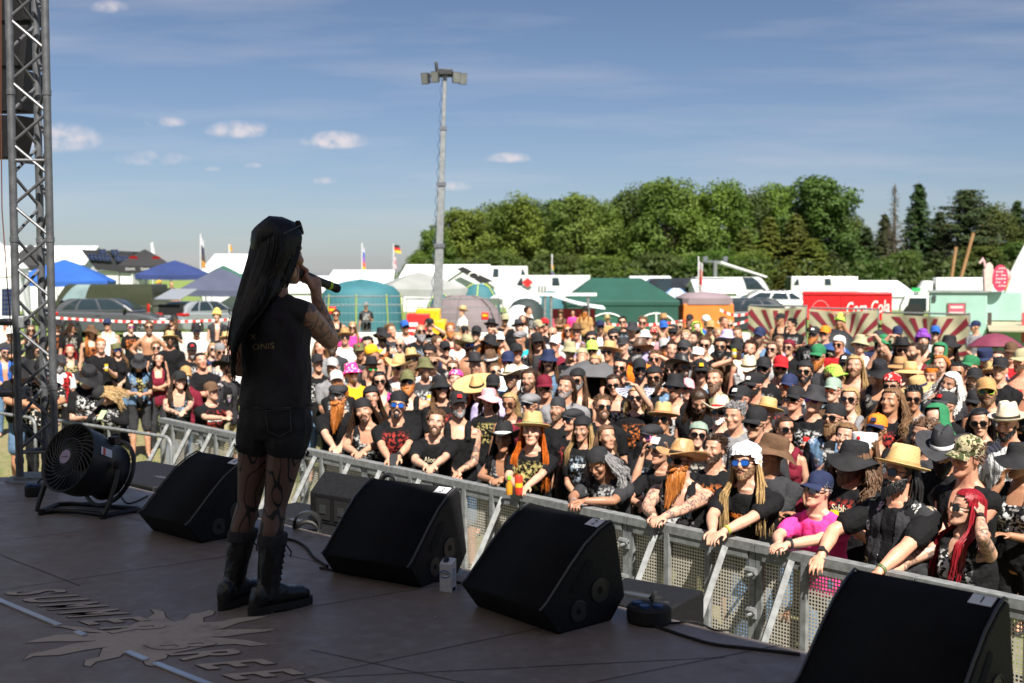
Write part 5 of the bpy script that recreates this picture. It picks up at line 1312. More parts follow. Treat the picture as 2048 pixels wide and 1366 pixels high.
# ================================================================== THE SINGER
def build_singer():
    rnd = random.Random(5); o = onz(545, 1213, ST); rz = math.atan2(-o.x, o.y)
    t = thing('person', 'singer in black sleeveless shirt, denim shorts, patterned tights and boots holding a microphone', 'person', o, rz)
    f2 = R(-35); fac = lambda a: Matrix.Rotation(a, 4, 'Z')         # facing +Y turned to image right
    sk = (.40, .22, .145)
    def rg(c, a, w, d, n=24): M = Matrix.Translation(c) @ fac(a); return [M @ V(((w * math.copysign(abs(math.cos(q)) ** .88, math.cos(q))), d * math.copysign(abs(math.sin(q)) ** .88, math.sin(q)), 0)) for q in [2 * PI * i / n for i in range(n)]]
    # head: eyes at the origin facing -Y in head space
    H = Matrix.Translation((.045, .035, 1.535)) @ Matrix.Rotation(R(180 - 58), 4, 'Z') @ Matrix.Rotation(R(4), 4, 'X') @ Matrix.Diagonal((1.06, 1.06, 1.10, 1))
    mb = MB()
    tor = [((.02, 0, .76), .10, .08), ((.02, 0, .80), .140, .102), ((.02, 0, .87), .134, .098), ((.025, 0, .96), .122, .090), ((.03, 0, 1.08), .138, .10), ((.03, 0, 1.19), .150, .108), ((.03, 0, 1.26), .150, .09), ((.03, .005, 1.305), .10, .065), ((.035, .01, 1.345), .05, .05)]
    mb.loft([rg(c, f2, w, d) for c, w, d in tor])
    SR, SL = V((.150, -.085, 1.275)), V((-.095, .085, 1.275)); ER, WR = V((.262, .13, 1.15)), V((.205, .085, 1.335)); EL, WL = V((-.13, .20, 1.03)), V((.0, .27, 1.0))
    for S, E, Wp in ((SR, ER, WR), (SL, EL, WL)):
        mb.sph(S, .054, 8); mid = S + (E - S) * .45; mb.caps(S, mid, .052, .051, 12); mb.caps(mid, E, .051, .042, 12); m2 = E + (Wp - E) * .35; mb.caps(E, m2, .041, .041, 12); mb.caps(m2, Wp, .041, .025, 12)
    # hand gripping the microphone
    mic0, mic1 = V((.122, .085, 1.452)), V((.305, .235, 1.378)); ax = (mic1 - mic0).normalized()
    def grip(Wp, mc, axd, pal):
        """palm beside the handle, fingers wrapped round it"""
        pal = (pal - axd * pal.dot(axd)).normalized(); oth = axd.cross(pal); pc = mc + pal * .030
        mb.caps(Wp, pc - axd * -.012 + (Wp - pc) * .25, .025, .028, 10)
        for i in range(4):
            c = pc + axd * (.030 - .0215 * i); mb.caps(Wp + (c - Wp) * .45, c + oth * .012, .0155, .0125, 8)
            prev = c + oth * .012
            for st, ang in enumerate((50, 105, 165, 215)[:(4 if i in (1, 2) else 3)]):
                q = R(ang); p = mc + axd * (.030 - .0215 * i) + (pal * math.cos(q) + oth * math.sin(q)) * (.030 - .001 * st); mb.caps(prev, p, .0098 - .0006 * st, .0092 - .0006 * st, 7); prev = p
        t0 = pc + axd * -.035 - oth * .012; t1 = mc + axd * -.052 + pal * .012 - oth * .026; mb.caps(t0, t1, .012, .011, 7); mb.caps(t1, mc + axd * -.040 - oth * .024 - pal * .020, .011, .008, 7)
    grip(WR, mic0 + ax * .062, ax, V((.35, -.9, .15)))
    add_hand(mb, WL, V((1, .3, .1)), 1, .5, .9)
    mb.caps(V((.035, .01, 1.29)), H @ V((0, .018, -.05)), .056, .047); 
    for s in (SR, SL): mb.caps(s + (V((.03, 0, 1.31)) - s) * .3, V((.03, .005, 1.34)), .045, .045)
    head_shape(mb, H, True)
    HR, KR, AR = V((.085, -.04, .80)), V((.018, -.035, .455)), V((-.018, -.075, .10)); HL, KL, AL = V((-.045, .045, .80)), V((-.095, .06, .455)), V((-.165, .05, .10))
    legs = ((HR, KR, AR), (HL, KL, AL))
    def leg(m_, k=0):
        for h, kn, an in legs:
            m_.caps(h, h + (kn - h) * .5, .085 + k, .070 + k, 14); m_.caps(h + (kn - h) * .5, kn, .070 + k, .047 + k, 14); c = kn + (an - kn) * .32 + V((-.008, -.006, 0)); m_.caps(kn, c, .045 + k, .049 + k, 14); m_.caps(c, an, .049 + k, .033 + k, 14)
    leg(mb)
    for h, kn, an in legs: mb.caps(an, an + V((.03, .03, -.05)), .03, .025)
    me = remesh(mb, .005, 3, .45); co = coords(me); m = head_mask(co, H.inverted()); a = np.zeros(len(co), dtype=np.float32)
    for A, B in ((SR, ER), (ER, WR)):
        a0 = np.array(A); u = np.array(B) - a0; tt = np.clip(((co - a0) @ u) / (u @ u), 0, 1); a = np.maximum(a, (np.linalg.norm(co - a0 - tt[:, None] * u, axis=1) < .075))
    m[:, 3] = a; at = me.color_attributes.new('mask', 'FLOAT_COLOR', 'POINT'); at.data.foreach_set('color', m.ravel())
    put('body', me, SKIN_T, t, sk)
    # shirt
    sb = MB()
    st = [((.02, 0, .875), .168, .128), ((.02, 0, .90), .172, .130), ((.028, 0, 1.0), .162, .122), ((.03, 0, 1.12), .160, .118), ((.03, 0, 1.20), .166, .122), ((.03, 0, 1.265), .170, .105), ((.03, .005, 1.315), .115, .082), ((.034, .008, 1.345), .068, .066)]
    sb.loft([rg(c, f2, w * .955, d * .97) for c, w, d in st])
    for s, e in ((SR, ER), (SL, EL)):
        sb.sph(s + V((-.022 if s.x > 0 else .022, 0, .004)), .056, 9); sb.caps(s + (V((.03, 0, 1.31)) - s) * .25, V((.03, .005, 1.32)), .058, .052)
    shm = remesh(sb, .006, 4, .5); wrinkle(shm, .009, 9, 3); wrinkle(shm, .004, 24, 8)
    black = mat('washed_black_cotton', (.020, .018, .021), .88, var=.25, sc=7, bump=.3, bsc=30)
    shirt = put('sleeveless_shirt', shm, black, t)
    bvh = BVHTree.FromPolygons([v.co for v in shm.vertices], [p.vertices for p in shm.polygons])
    def decal(me_, fn, m_, name, off=.003):
        for v in me_.vertices:
            q = fn(v.co); h = bvh.ray_cast(V((q[0], -1, q[1])), V((0, 1, 0))); v.co = (h[0] + V((0, -off, 0))) if h[0] else V((q[0], 0, q[1]))
        put(name, me_, m_, shirt)
    P = lambda px, py: ((px - 545) / 462, (1213 - py) / 462)
    gold = mat('faded_gold_print', (.36, .27, .12), .8, var=.4, sc=40)
    for s, cx, cy, hh, ww in (('EX', 510, 675, .030, .9), ('ONIS', 533, 692, .029, 1.05)):
        tm = text_mesh(s, -.012, sub=True); x0, z0 = P(cx, cy); decal(tm, lambda c: (x0 + c.x * hh * 1.32 * ww, z0 + c.y * hh * 1.25 + c.x * hh * 1.4 * .09), gold, 'lettering')
    pur = mat('faded_purple_print', (.035, .016, .042), .85, var=.5, sc=30)
    for k, (r1, r2, w) in enumerate(((.135, .16, .0022), (.122, .142, .0016), (.15, .172, .0012))):
        vs = []; fs = []; n = 40
        for i in range(n + 1):
            q = R(-70 + 145 * i / n); 
            for s in (-1, 1): rr = 1 + s * w / r1; vs.append((.0 + math.cos(q) * r1 * rr * .75, 0, 1.13 + math.sin(q) * r2 * rr + .006 * math.sin(q * 9)))
        fs = [(2 * i, 2 * i + 1, 2 * i + 3, 2 * i + 2) for i in range(n)]; dm = bpy.data.meshes.new('print'); dm.from_pydata(vs, [], fs); decal(dm, lambda c: (c.x, c.z), pur, 'print')
    # shorts
    sh = MB(); sh.loft([rg((.02, 0, .74), f2, .12, .10), rg((.02, 0, .80), f2, .160, .124), rg((.02, 0, .88), f2, .156, .117), rg((.02, 0, .94), f2, .146, .108)])
    for h, kn, an in legs: sh.caps(h, h + (kn - h) * .24, .097, .095, 14)
    smh = remesh(sh, .007, 4, .5); wrinkle(smh, .005, 15, 2)
    dn = mat('black_denim', (.016, .016, .019), .9, var=.3, sc=30, bump=.4, bsc=150); so = put('denim_shorts', smh, dn, t)
    pk = MB(); bv2 = BVHTree.FromPolygons([v.co for v in smh.vertices], [p.vertices for p in smh.polygons])
    def onshort(px, py): q = P(px, py); h = bv2.ray_cast(V((q[0], -1, q[1])), V((0, 1, 0))); return (h[0] + V((0, -.003, 0))) if h[0] else V((q[0], -.1, q[1]))
    ln = lambda a, b, n=6: [onshort(a[0] + (b[0] - a[0]) * i / n, a[1] + (b[1] - a[1]) * i / n) for i in range(n + 1)]
    c = ((536, 812), (582, 808), (584, 850), (562, 862), (540, 852)); pk.tube(sum([ln(c[i], c[(i + 1) % 5]) for i in range(5)], []), .0022, 5); pk.tube(ln((612, 806), (612, 860)), .002, 5)
    pk.tube(ln((490, 808), (628, 804), 12), .003, 5)
    pk.build('stitching', mat('grey_thread', (.05, .05, .055), .8), so)
    fr = MB()
    for i in range(150):
        a = rnd.uniform(0, 6.28); h, kn, an = legs[i % 2]; u = (kn - h).normalized(); c = h + (kn - h) * .30; A = u.orthogonal().normalized(); B = u.cross(A); p = c + (A * math.cos(a) + B * math.sin(a)) * .096; fr.tube([p, p + u * rnd.uniform(.012, .03) + V((rnd.gauss(0, .006), 0, 0))], [.0022, .0006], 4)
    fr.build('frayed_hem', dn, so)
    # tights
    tg = MB(); leg(tg, .003); tgm = remesh(tg, .006, 3, .45)
    tm, nt, p = nodes('patterned_tights'); tcn = nt.nodes.new('ShaderNodeTexCoord'); mp = nt.nodes.new('ShaderNodeMapping'); nt.links.new(tcn.outputs['Object'], mp.inputs[0]); mp.inputs['Scale'].default_value = (1, 1, .45)
    n1 = noisen(nt, 8.5, 1.5, mp.outputs[0]); fr_ = mathn(nt, 'FRACT', mathn(nt, 'MULTIPLY', n1, 8.0)); l1 = mathn(nt, 'LESS_THAN', mathn(nt, 'ABSOLUTE', mathn(nt, 'SUBTRACT', fr_, .5)), .09)
    s_ = nt.nodes.new('ShaderNodeSeparateXYZ'); nt.links.new(tcn.outputs['Object'], s_.inputs[0])
    g1 = mathn(nt, 'GREATER_THAN', mathn(nt, 'SINE', mathn(nt, 'MULTIPLY', mathn(nt, 'ADD', s_.outputs[2], s_.outputs[0]), 900)), .35); g2 = mathn(nt, 'GREATER_THAN', mathn(nt, 'SINE', mathn(nt, 'MULTIPLY', mathn(nt, 'SUBTRACT', s_.outputs[2], s_.outputs[0]), 900)), .35)
    fl = mathn(nt, 'MULTIPLY', mathn(nt, 'MAXIMUM', g1, g2), .75); k = mixn(nt, mathn(nt, 'MAXIMUM', l1, fl), (.23, .13, .095), (.008, .007, .008)); nt.links.new(k, p.inputs['Base Color']); p.inputs['Roughness'].default_value = .55
    put('tights', tgm, tm, t)
    # boots
    lea = mat('black_boot_leather', (.012, .012, .013), .32, var=.3, sc=15, bump=.35, bsc=45); sole = mat('boot_sole', (.014, .013, .013), .8)
    for an, kn, ang in ((AR, KR, R(-60)), (AL, KL, R(-38))):
        M = Matrix.Translation((an.x, an.y, 0)) @ Matrix.Rotation(ang, 4, 'Z'); up = kn - an; tx = lambda z: V((an.x, an.y, 0)) + V((up.x, up.y, 0)) * ((z - .1) / up.z)
        b = MB()
        def fr3(y, w, h, z0=.028, n=14): return [M @ V((w * math.cos(q), y, z0 + max(0, h * (.5 + .5 * math.sin(q))) if math.sin(q) > -.7 else z0)) for q in [2 * PI * i / n for i in range(n)]]
        b.loft([fr3(-.085, .022, .05), fr3(-.07, .038, .09), fr3(-.02, .043, .11), fr3(.05, .043, .095), fr3(.10, .047, .072), fr3(.15, .046, .062), fr3(.185, .034, .048), fr3(.20, .015, .03)])
        pts = [(.06, .047), (.12, .048), (.16, .049), (.22, .054), (.26, .057), (.29, .059), (.33, .060)]
        b.loft([[tx(z) + V((r * math.cos(q), r * 1.02 * math.sin(q), z)) for q in [2 * PI * i / 16 for i in range(16)]] for z, r in pts])
        bm_ = remesh(b, .006, 4, .5); wrinkle(bm_, .004, 26, 5); bo = put('boot', bm_, lea, t)
        s2 = MB(); outl = [(.046 * math.copysign(abs(math.cos(q)) ** .7, math.cos(q)) * (1 - .25 * max(0, -math.sin(q))) * (1.06), .06 + .155 * math.sin(q)) for q in [2 * PI * i / 40 for i in range(40)]]
        outl = [(x * (1 + .045 * (i % 2)), y) for i, (x, y) in enumerate(outl)]
        s2.prism(outl, .010, .034, lambda x, y, d: M @ V((x, y, d))); s2.prism([(x * .98, y) for x, y in outl if y < .005], 0, .012, lambda x, y, d: M @ V((x, y, d))); s2.prism([(x * .98, y) for x, y in outl if y > .05], 0, .012, lambda x, y, d: M @ V((x, y, d)))
        s2.build('sole', sole, bo, smooth=False)
        lc = MB(); fdir = M.to_3x3() @ V((0, 1, 0)); sd = M.to_3x3() @ V((1, 0, 0))
        for i in range(8):
            z = .11 + i * .024; r = np.interp(z, [q[0] for q in pts], [q[1] for q in pts]); c = tx(z); 
            for s in (-1, 1): lc.tube([c + fdir * r * .93 + sd * s * .026 + V((0, 0, z)), c + fdir * (r + .006) + V((0, 0, z + .012)), c + fdir * r * .93 - sd * s * .026 + V((0, 0, z + .024))], .0035, 5)
        lc.tube([tx(.27) + fdir * .07 + V((0, 0, .275)), tx(.26) + fdir * .085 + sd * .02 + V((0, 0, .245)), tx(.25) + fdir * .078 + sd * .03 + V((0, 0, .225))], .0035, 5)
        lc.build('laces', sole, bo)
        cu = MB(); cu.loft([[tx(z) + V((r * math.cos(q), r * math.sin(q), z)) for q in [2 * PI * i / 20 for i in range(20)]] for z, r in ((.285, .060), (.288, .0635), (.325, .0645), (.332, .061))]); cu.build('cuff', dn, bo)
    # hair
    hb = MB(); sk_ = skull(.022, -.03, .095, seed=2, n=44, rough=.004); hb.add([H @ V(q) for q in sk_.v], sk_.f)
    def inter(z, tab): return np.interp(z, [q[0] for q in tab], [q[1] for q in tab])
    Lx = [(1.02, -.150), (1.15, -.156), (1.28, -.150), (1.40, -.118), (1.50, -.088), (1.56, -.075)]; Rx = [(1.02, -.155), (1.11, -.135), (1.18, -.105), (1.24, -.055), (1.30, .008), (1.38, .05), (1.44, .075), (1.50, .105), (1.56, .118)]
    Yb = [(1.02, -.150), (1.15, -.150), (1.28, -.140), (1.34, -.125), (1.42, -.10), (1.52, -.092), (1.6, -.08)]
    for i in range(720):
        a = rnd.random(); lay = rnd.random(); ze = 1.13 + .09 * (1 - a) - .13 * a * rnd.random() ** .6 - .02; ze += rnd.gauss(0, .015); z0 = 1.56 + .112 * rnd.random() if a > .12 else 1.56 + .06 * rnd.random()
        pts = []; rad = []; ph = rnd.uniform(0, 6.28)
        for j in range(14):
            tt = j / 13; z = z0 + (ze - z0) * tt; x = inter(z, Rx) * (1 - a) + inter(z, Lx) * a; yb = inter(z, Yb); bulge = math.sin(PI * min(max(a, 0), 1)) ** .6
            y = (.005 + .055 * a * (z > 1.3)) * (1 - bulge) + yb * bulge + .03 * lay - (.035 * (1 - a) if z < 1.40 else 0)
            if z > 1.56: f_ = 1 - math.sqrt(max(0, 1 - ((z - 1.555) / .120) ** 2)); x += (.045 - x) * f_; y += (.03 - y) * f_
            w = .007 * tt; x += w * math.sin(ph + tt * 4); y += w * math.cos(ph + tt * 3); pts.append((x, y, z)); rad.append(.0052 * (1 - .8 * tt ** 4))
        hb.tube(pts, rad, 5, flat=.8)
    for i in range(26):                                        # loose wisps down the left edge
        x = -.150 + rnd.gauss(0, .012); y = rnd.uniform(-.1, .03); zz = rnd.uniform(.98, 1.08); hb.tube([(x + .01, y, 1.26), (x - .006, y, 1.16), (x + rnd.gauss(0, .012), y, 1.08), (x + rnd.gauss(0, .018), y, zz)], [.002, .0018, .0014, .0005], 4)
    for i in range(60):                                        # strands at the temple
        u = rnd.random(); hb.tube([H @ V((-.07, -.055 + .03 * u, .07)), H @ V((-.081, -.045 + .03 * u, .02)), H @ V((-.083, -.03 + .03 * u, -.04)), H @ V((-.075, .0 + .03 * u, -.10 - .04 * rnd.random()))], [.005, .0055, .005, .002], 5)
    put('hair', hb.mesh('hair', sharp=80), HAIR, t, (.0045, .004, .0055))
    er = MB(); c = H @ V((-.084, -.002, -.075)); er.tube([c + V((.037 * math.cos(q) * .9, .037 * math.cos(q) * .35, .040 * math.sin(q) - .0)) for q in [2 * PI * i / 28 for i in range(29)]], .0022, 6, cap=False); er.build('earring', mat('dark_metal', (.08, .08, .085), .3, .9), t)
    fr_m, ln_m = glasses_mesh(); G = H @ Matrix.Translation((0, .022, .072)) @ Matrix.Rotation(R(-22), 4, 'X') @ Matrix.Diagonal((1.08, 1.0, 1.25, 1)); fo = put('sunglasses', fr_m, FRAME, t, (.012, .012, .012), M=G); put('lens', ln_m, LENS, fo, (.16, .09, .04))
    # microphone: a thing in her hand
    W_ = Matrix.Translation(o) @ Matrix.Rotation(rz, 4, 'Z'); q = ax.to_track_quat('Z', 'Y').to_matrix().to_4x4()
    mic = thing('microphone', 'black wireless microphone with a lime green ring in the singer\'s hand', 'microphone', (0, 0, 0)); mic.matrix_world = W_ @ Matrix.Translation(mic0) @ q
    g = MB(); g.sph((0, 0, 0), (.026, .026, .028), 12); g.lathe([(.0265, .004), (.027, .007), (.0265, .012)], 20)
    g.build('grille', mat('grey_mic_mesh', (.10, .10, .105), .4, .6, var=.3, sc=300, bump=.8, bsc=700), mic)
    g = MB(); g.lathe([(.022, .018), (.0235, .03), (.0205, .06), (.0185, .14), (.0185, .20), (.019, .235), (.017, .250), (.010, .252)], 22, cap=True); g.build('handle', BLACK, mic)
    g = MB(); g.lathe([(.0192, .188), (.0205, .189), (.0205, .203), (.0195, .204)], 22); g.build('colour_ring', mat('lime_rubber', (.36, .62, .02), .5), mic)
    g = MB(); g.lathe([(.0195, .222), (.0205, .226), (.0205, .246), (.018, .253)], 22); g.build('end_cap', RUBBER, mic)
build_singer()
# ================================================================== ON AND ROUND THE STAGE
GRILLE = mat('black_speaker_cloth', (.009, .009, .010), .8, var=.25, sc=8, bump=.25, bsc=400, spec=.15)
PAPER = mat('white_sticker', (.72, .72, .74), .7)
INK = mat('black_ink', (.01, .01, .01), .7)
def add_text(s, size, M, m, parent, name='lettering', off=0, ext=.001, shear=0):
    me = text_mesh(s, off, shear=shear); co = coords(me); co[:, 1] -= (co[:, 1].max() + co[:, 1].min()) / 2; co *= size; setco(me, co); return put(name, me, m, parent, M=M)
def wedge(label, ref, refpx, z, rz, num, W=.50):
    prof = [(.0, .11), (.085, .0), (.385, .0), (.465, .09), (.405, .40), (.38, .412), (.32, .387), (.24, .336), (.16, .261), (.085, .184), (.03, .128)]
    p = onz(refpx[0], refpx[1], ST + z); M = Matrix.Rotation(rz, 3, 'Z'); loc = p - M @ V((ref[0], ref[1], 0)); loc.z = ST
    t = thing('stage_monitor', label, 'stage monitor', loc, rz, 'wedge monitors along the stage edge')
    X = lambda a, b, d: V((d, a, b))
    b = MB(); b.prism(prof, -W / 2, W / 2, X); b.build('cabinet', BLACKM, t, smooth=False, bevel=.008)
    cv = [(.407, .405), (.382, .417), (.321, .392), (.240, .341), (.159, .266), (.083, .188), (.027, .132), (-.005, .111)]
    g = MB(); n = len(cv); rings = []
    for a, c in cv: rings.append([V((-W / 2 + .018, a, c)), V((W / 2 - .018, a, c))])
    vs = [q for r_ in rings for q in r_]; g.add(vs, [(2 * i, 2 * i + 1, 2 * i + 3, 2 * i + 2) for i in range(n - 1)])
    gm = g.build('grille', GRILLE, t); s = gm.modifiers.new('t', 'SOLIDIFY'); s.thickness = .004
    for s in (-1, 1):
        e = MB(); e.tube([V((s * (W / 2 - .009), a - .002, c + .003)) for a, c in cv], .005, 6); e.build('edge_trim', mat('grey_edge', (.05, .05, .056), .4) if 'grey_edge' not in bpy.data.materials else bpy.data.materials['grey_edge'], t)
        x = s * W / 2; d = s * .0035
        pill = lambda cx, cz, L, r, an: [(cx + math.cos(an) * L / 2 * sg + r * math.cos(an + q), cz + math.sin(an) * L / 2 * sg + r * math.sin(an + q)) for sg, q0 in ((1, -PI / 2), (-1, PI / 2)) for q in np.linspace(q0, q0 + PI, 9)]
        h = MB(); h.prism(pill(.215, .215, .115, .021, R(50)), x - s * .01, x + d * .6, X); h.build('handle', mat('deep_black', (.003, .003, .003), .9) if 'deep_black' not in bpy.data.materials else bpy.data.materials['deep_black'], t, smooth=False)
        for cy, cz, r in ((.315, .140, .052), (.195, .075, .046)):
            pl = MB(); Mx = Matrix.Rotation(s * PI / 2, 3, 'Y')
            pl.lathe([(r, 0), (r, .004), (r * .93, .005), (r * .9, .002), (r * .3, .002), (r * .28, -.012), (.001, -.012)], 26, (x, cy, cz), Mx); po = pl.build('plug', BLACK, t, sharp=30)
            hh = MB(); hh.lathe([(r * .27, .003), (.001, .003)], 16, (x, cy, cz), Mx); hh.build('socket', bpy.data.materials['deep_black'], po)
    q = MB(); sl = math.atan2(.417 - .392, .382 - .321); c = V((W / 2 - .065, .350, .4045)); Ms = Matrix.Translation(c) @ Matrix.Rotation(sl, 4, 'X')
    q.box((0, 0, .003), (.075, .052, .0015)); so = q.build('sticker', PAPER, t, smooth=False); so.matrix_local = Ms
    tx = add_text(num, .05, Matrix.Translation((0, 0, .0045)), INK, so)
    bt = MB(); bt.box((0, .030, .055), (W * .55, .002, .02)); 
    add_text('TV-MAX DV-58', .03, Matrix.Translation((0, .0375, .062)) @ Matrix.Rotation(R(125), 4, 'X'), mat('faint_print', (.03, .03, .033), .6) if 'faint_print' not in bpy.data.materials else bpy.data.materials['faint_print'], t)
    return t
wedge('black stage monitor beside the fan, left of the singer', (.25, 0), (374, 1052), .11, R(-42), '4')
wedge('black stage monitor just behind the drink carton', (.25, 0), (814, 1136), .11, R(-32), '3', .53)
wedge('black stage monitor right of the drink carton, sticker marked 2', (.25, 0), (1080, 1222), .11, R(-50), '2', .53)
wedge('black stage monitor at the lower right corner, sticker marked 1', (.25, .385), (2006, 1200), .41, R(-45), '1', .53)
# ------------------------------------------------------------------ fan
def build_fan():
    a = onz(84, 1027, ST); b = onz(220, 1036, ST); c = (a + b) / 2; rz = math.atan2(b.y - a.y, b.x - a.x)
    t = thing('drum_fan', 'black drum fan with spiral grille on a tubular floor stand', 'fan', c, rz)
    # axis: front of the drum looks toward -X -Y and up
    A = Matrix.Translation((-.005, .10, .30)) @ Matrix.Rotation(R(-14), 4, 'Z') @ Matrix.Rotation(R(66), 4, 'X')   # local +Z of A = axis to the front
    A3 = A.to_3x3(); ctr = A.translation; r = .205
    d = MB(); d.lathe([(r, .13), (r + .008, .135), (r + .008, .122), (r, .118), (r, .0), (r - .006, -.03), (r - .035, -.11), (r - .04, -.17), (r - .028, -.20), (r - .05, -.20), (r - .058, -.12), (r - .02, .0), (r - .012, .12), (r, .13)], 48, ctr, A3)
    d.build('drum', BLACK, t, sharp=50)
    g = MB()
    for k in range(30):
        a0 = 2 * PI * k / 30; pts = []
        for j in range(9): u = j / 8; an = a0 + .95 * (1 - u) ** 1.2; rr = .052 + (r - .058) * u; pts.append(ctr + A3 @ V((rr * math.cos(an), rr * math.sin(an), .122 + .022 * (1 - u))))
        g.tube(pts, .0034, 5)
    for rr, h in ((.055, .144), (.12, .135)): g.tube([ctr + A3 @ V((rr * math.cos(q), rr * math.sin(q), h)) for q in [2 * PI * i / 30 for i in range(31)]], .003, 5, cap=False)
    g.build('grille', mat('black_wire', (.02, .02, .022), .4), t)
    h = MB(); h.lathe([(.052, .135), (.052, .148), (.046, .152), (.001, .153)], 28, ctr, A3); hub = h.build('hub', BLACK, t)
    h = MB(); h.lathe([(.042, .1535), (.001, .1538)], 28, ctr, A3); h.build('badge', mat('lilac_badge', (.36, .27, .40), .5), hub)
    add_text('turbofan', .017, A @ Matrix.Translation((0, 0, .1548)) @ Matrix.Rotation(R(8), 4, 'Z'), INK, hub)
    bl = MB()
    for k in range(5):
        an = 2 * PI * k / 5; pts = []
        for (rr, tw, ww) in ((.05, .8, .05), (.11, .6, .075), (.175, .42, .10)):
            for s in (-1, 1): q = V((rr * math.cos(an) - s * ww * .5 * math.sin(an) * math.cos(tw), rr * math.sin(an) + s * ww * .5 * math.cos(an) * math.cos(tw), .05 + s * ww * .5 * math.sin(tw))); pts.append(ctr + A3 @ q)
        bl.add(pts, [(0, 1, 3, 2), (2, 3, 5, 4)])
    bl.lathe([(.05, .01), (.05, .09), (.001, .095)], 16, ctr, A3); bl.build('blades', BLACK, t)
    ring_ = MB(); ring_.lathe([(r - .006, -.185), (r + .012, -.19), (r + .012, -.205), (r - .006, -.21)], 40, ctr, A3); ring_.build('rear_rim', BLACK, t)
    bx = MB(); bx.box(ctr + A3 @ V((.12, .175, -.06)), (.05, .06, .05)); bx.build('switch_box', BLACK, t, bevel=.005)
    lb = MB(); an = R(22); rot = A3 @ Matrix.Rotation(an, 3, 'Z'); lb.box(ctr + rot @ V((r + .003, 0, .03)), (.003, .05, .085), rot); lo = lb.build('warning_label', PAPER, t)
    lb = MB(); lb.box(ctr + rot @ V((r + .0045, 0, .05)), (.003, .046, .018), rot); lb.build('red_band', mat('label_red', (.6, .08, .03), .6), lo)
    s = MB(); w = .215
    pts = [(-w - .03, -.06, .02), (-w - .03, .02, .016), (-w, .07, .016), (-w * .3, .075, .02), (w * .4, .07, .016), (w, .05, .016), (w + .06, .22, .016)]
    s.tube([(-w - .015, .10, .30), (-w - .02, .06, .22), (-w - .03, -.02, .07), (-w - .025, -.04, .03), (-w, -.02, .016), (-w + .05, .03, .016), (0, .04, .018), (w - .06, .02, .016), (w - .01, -.02, .016), (w + .01, -.04, .03), (w + .02, -.01, .07), (w + .025, .06, .22), (w + .015, .10, .30)], .0155, 10)
    s.tube([(w, -.02, .016), (w + .07, .15, .016), (w + .10, .19, .016), (w + .06, .22, .016), (-w, .24, .016), (-w - .06, .20, .016), (-w - .04, .05, .016), (-w, -.02, .016)], .0145, 8)
    s.build('stand', BLACK, t)
    for x in (-w, w):
        k = MB(); k.tube([(x * 1.0, .10, .30), (x * 1.16, .10, .30)], .028, 14); k.build('knob', RUBBER, t)
        k = MB(); k.tube([(x, -.035, .0), (x, -.035, .035)], .02, 10); k.build('foot', RUBBER, t)
build_fan()
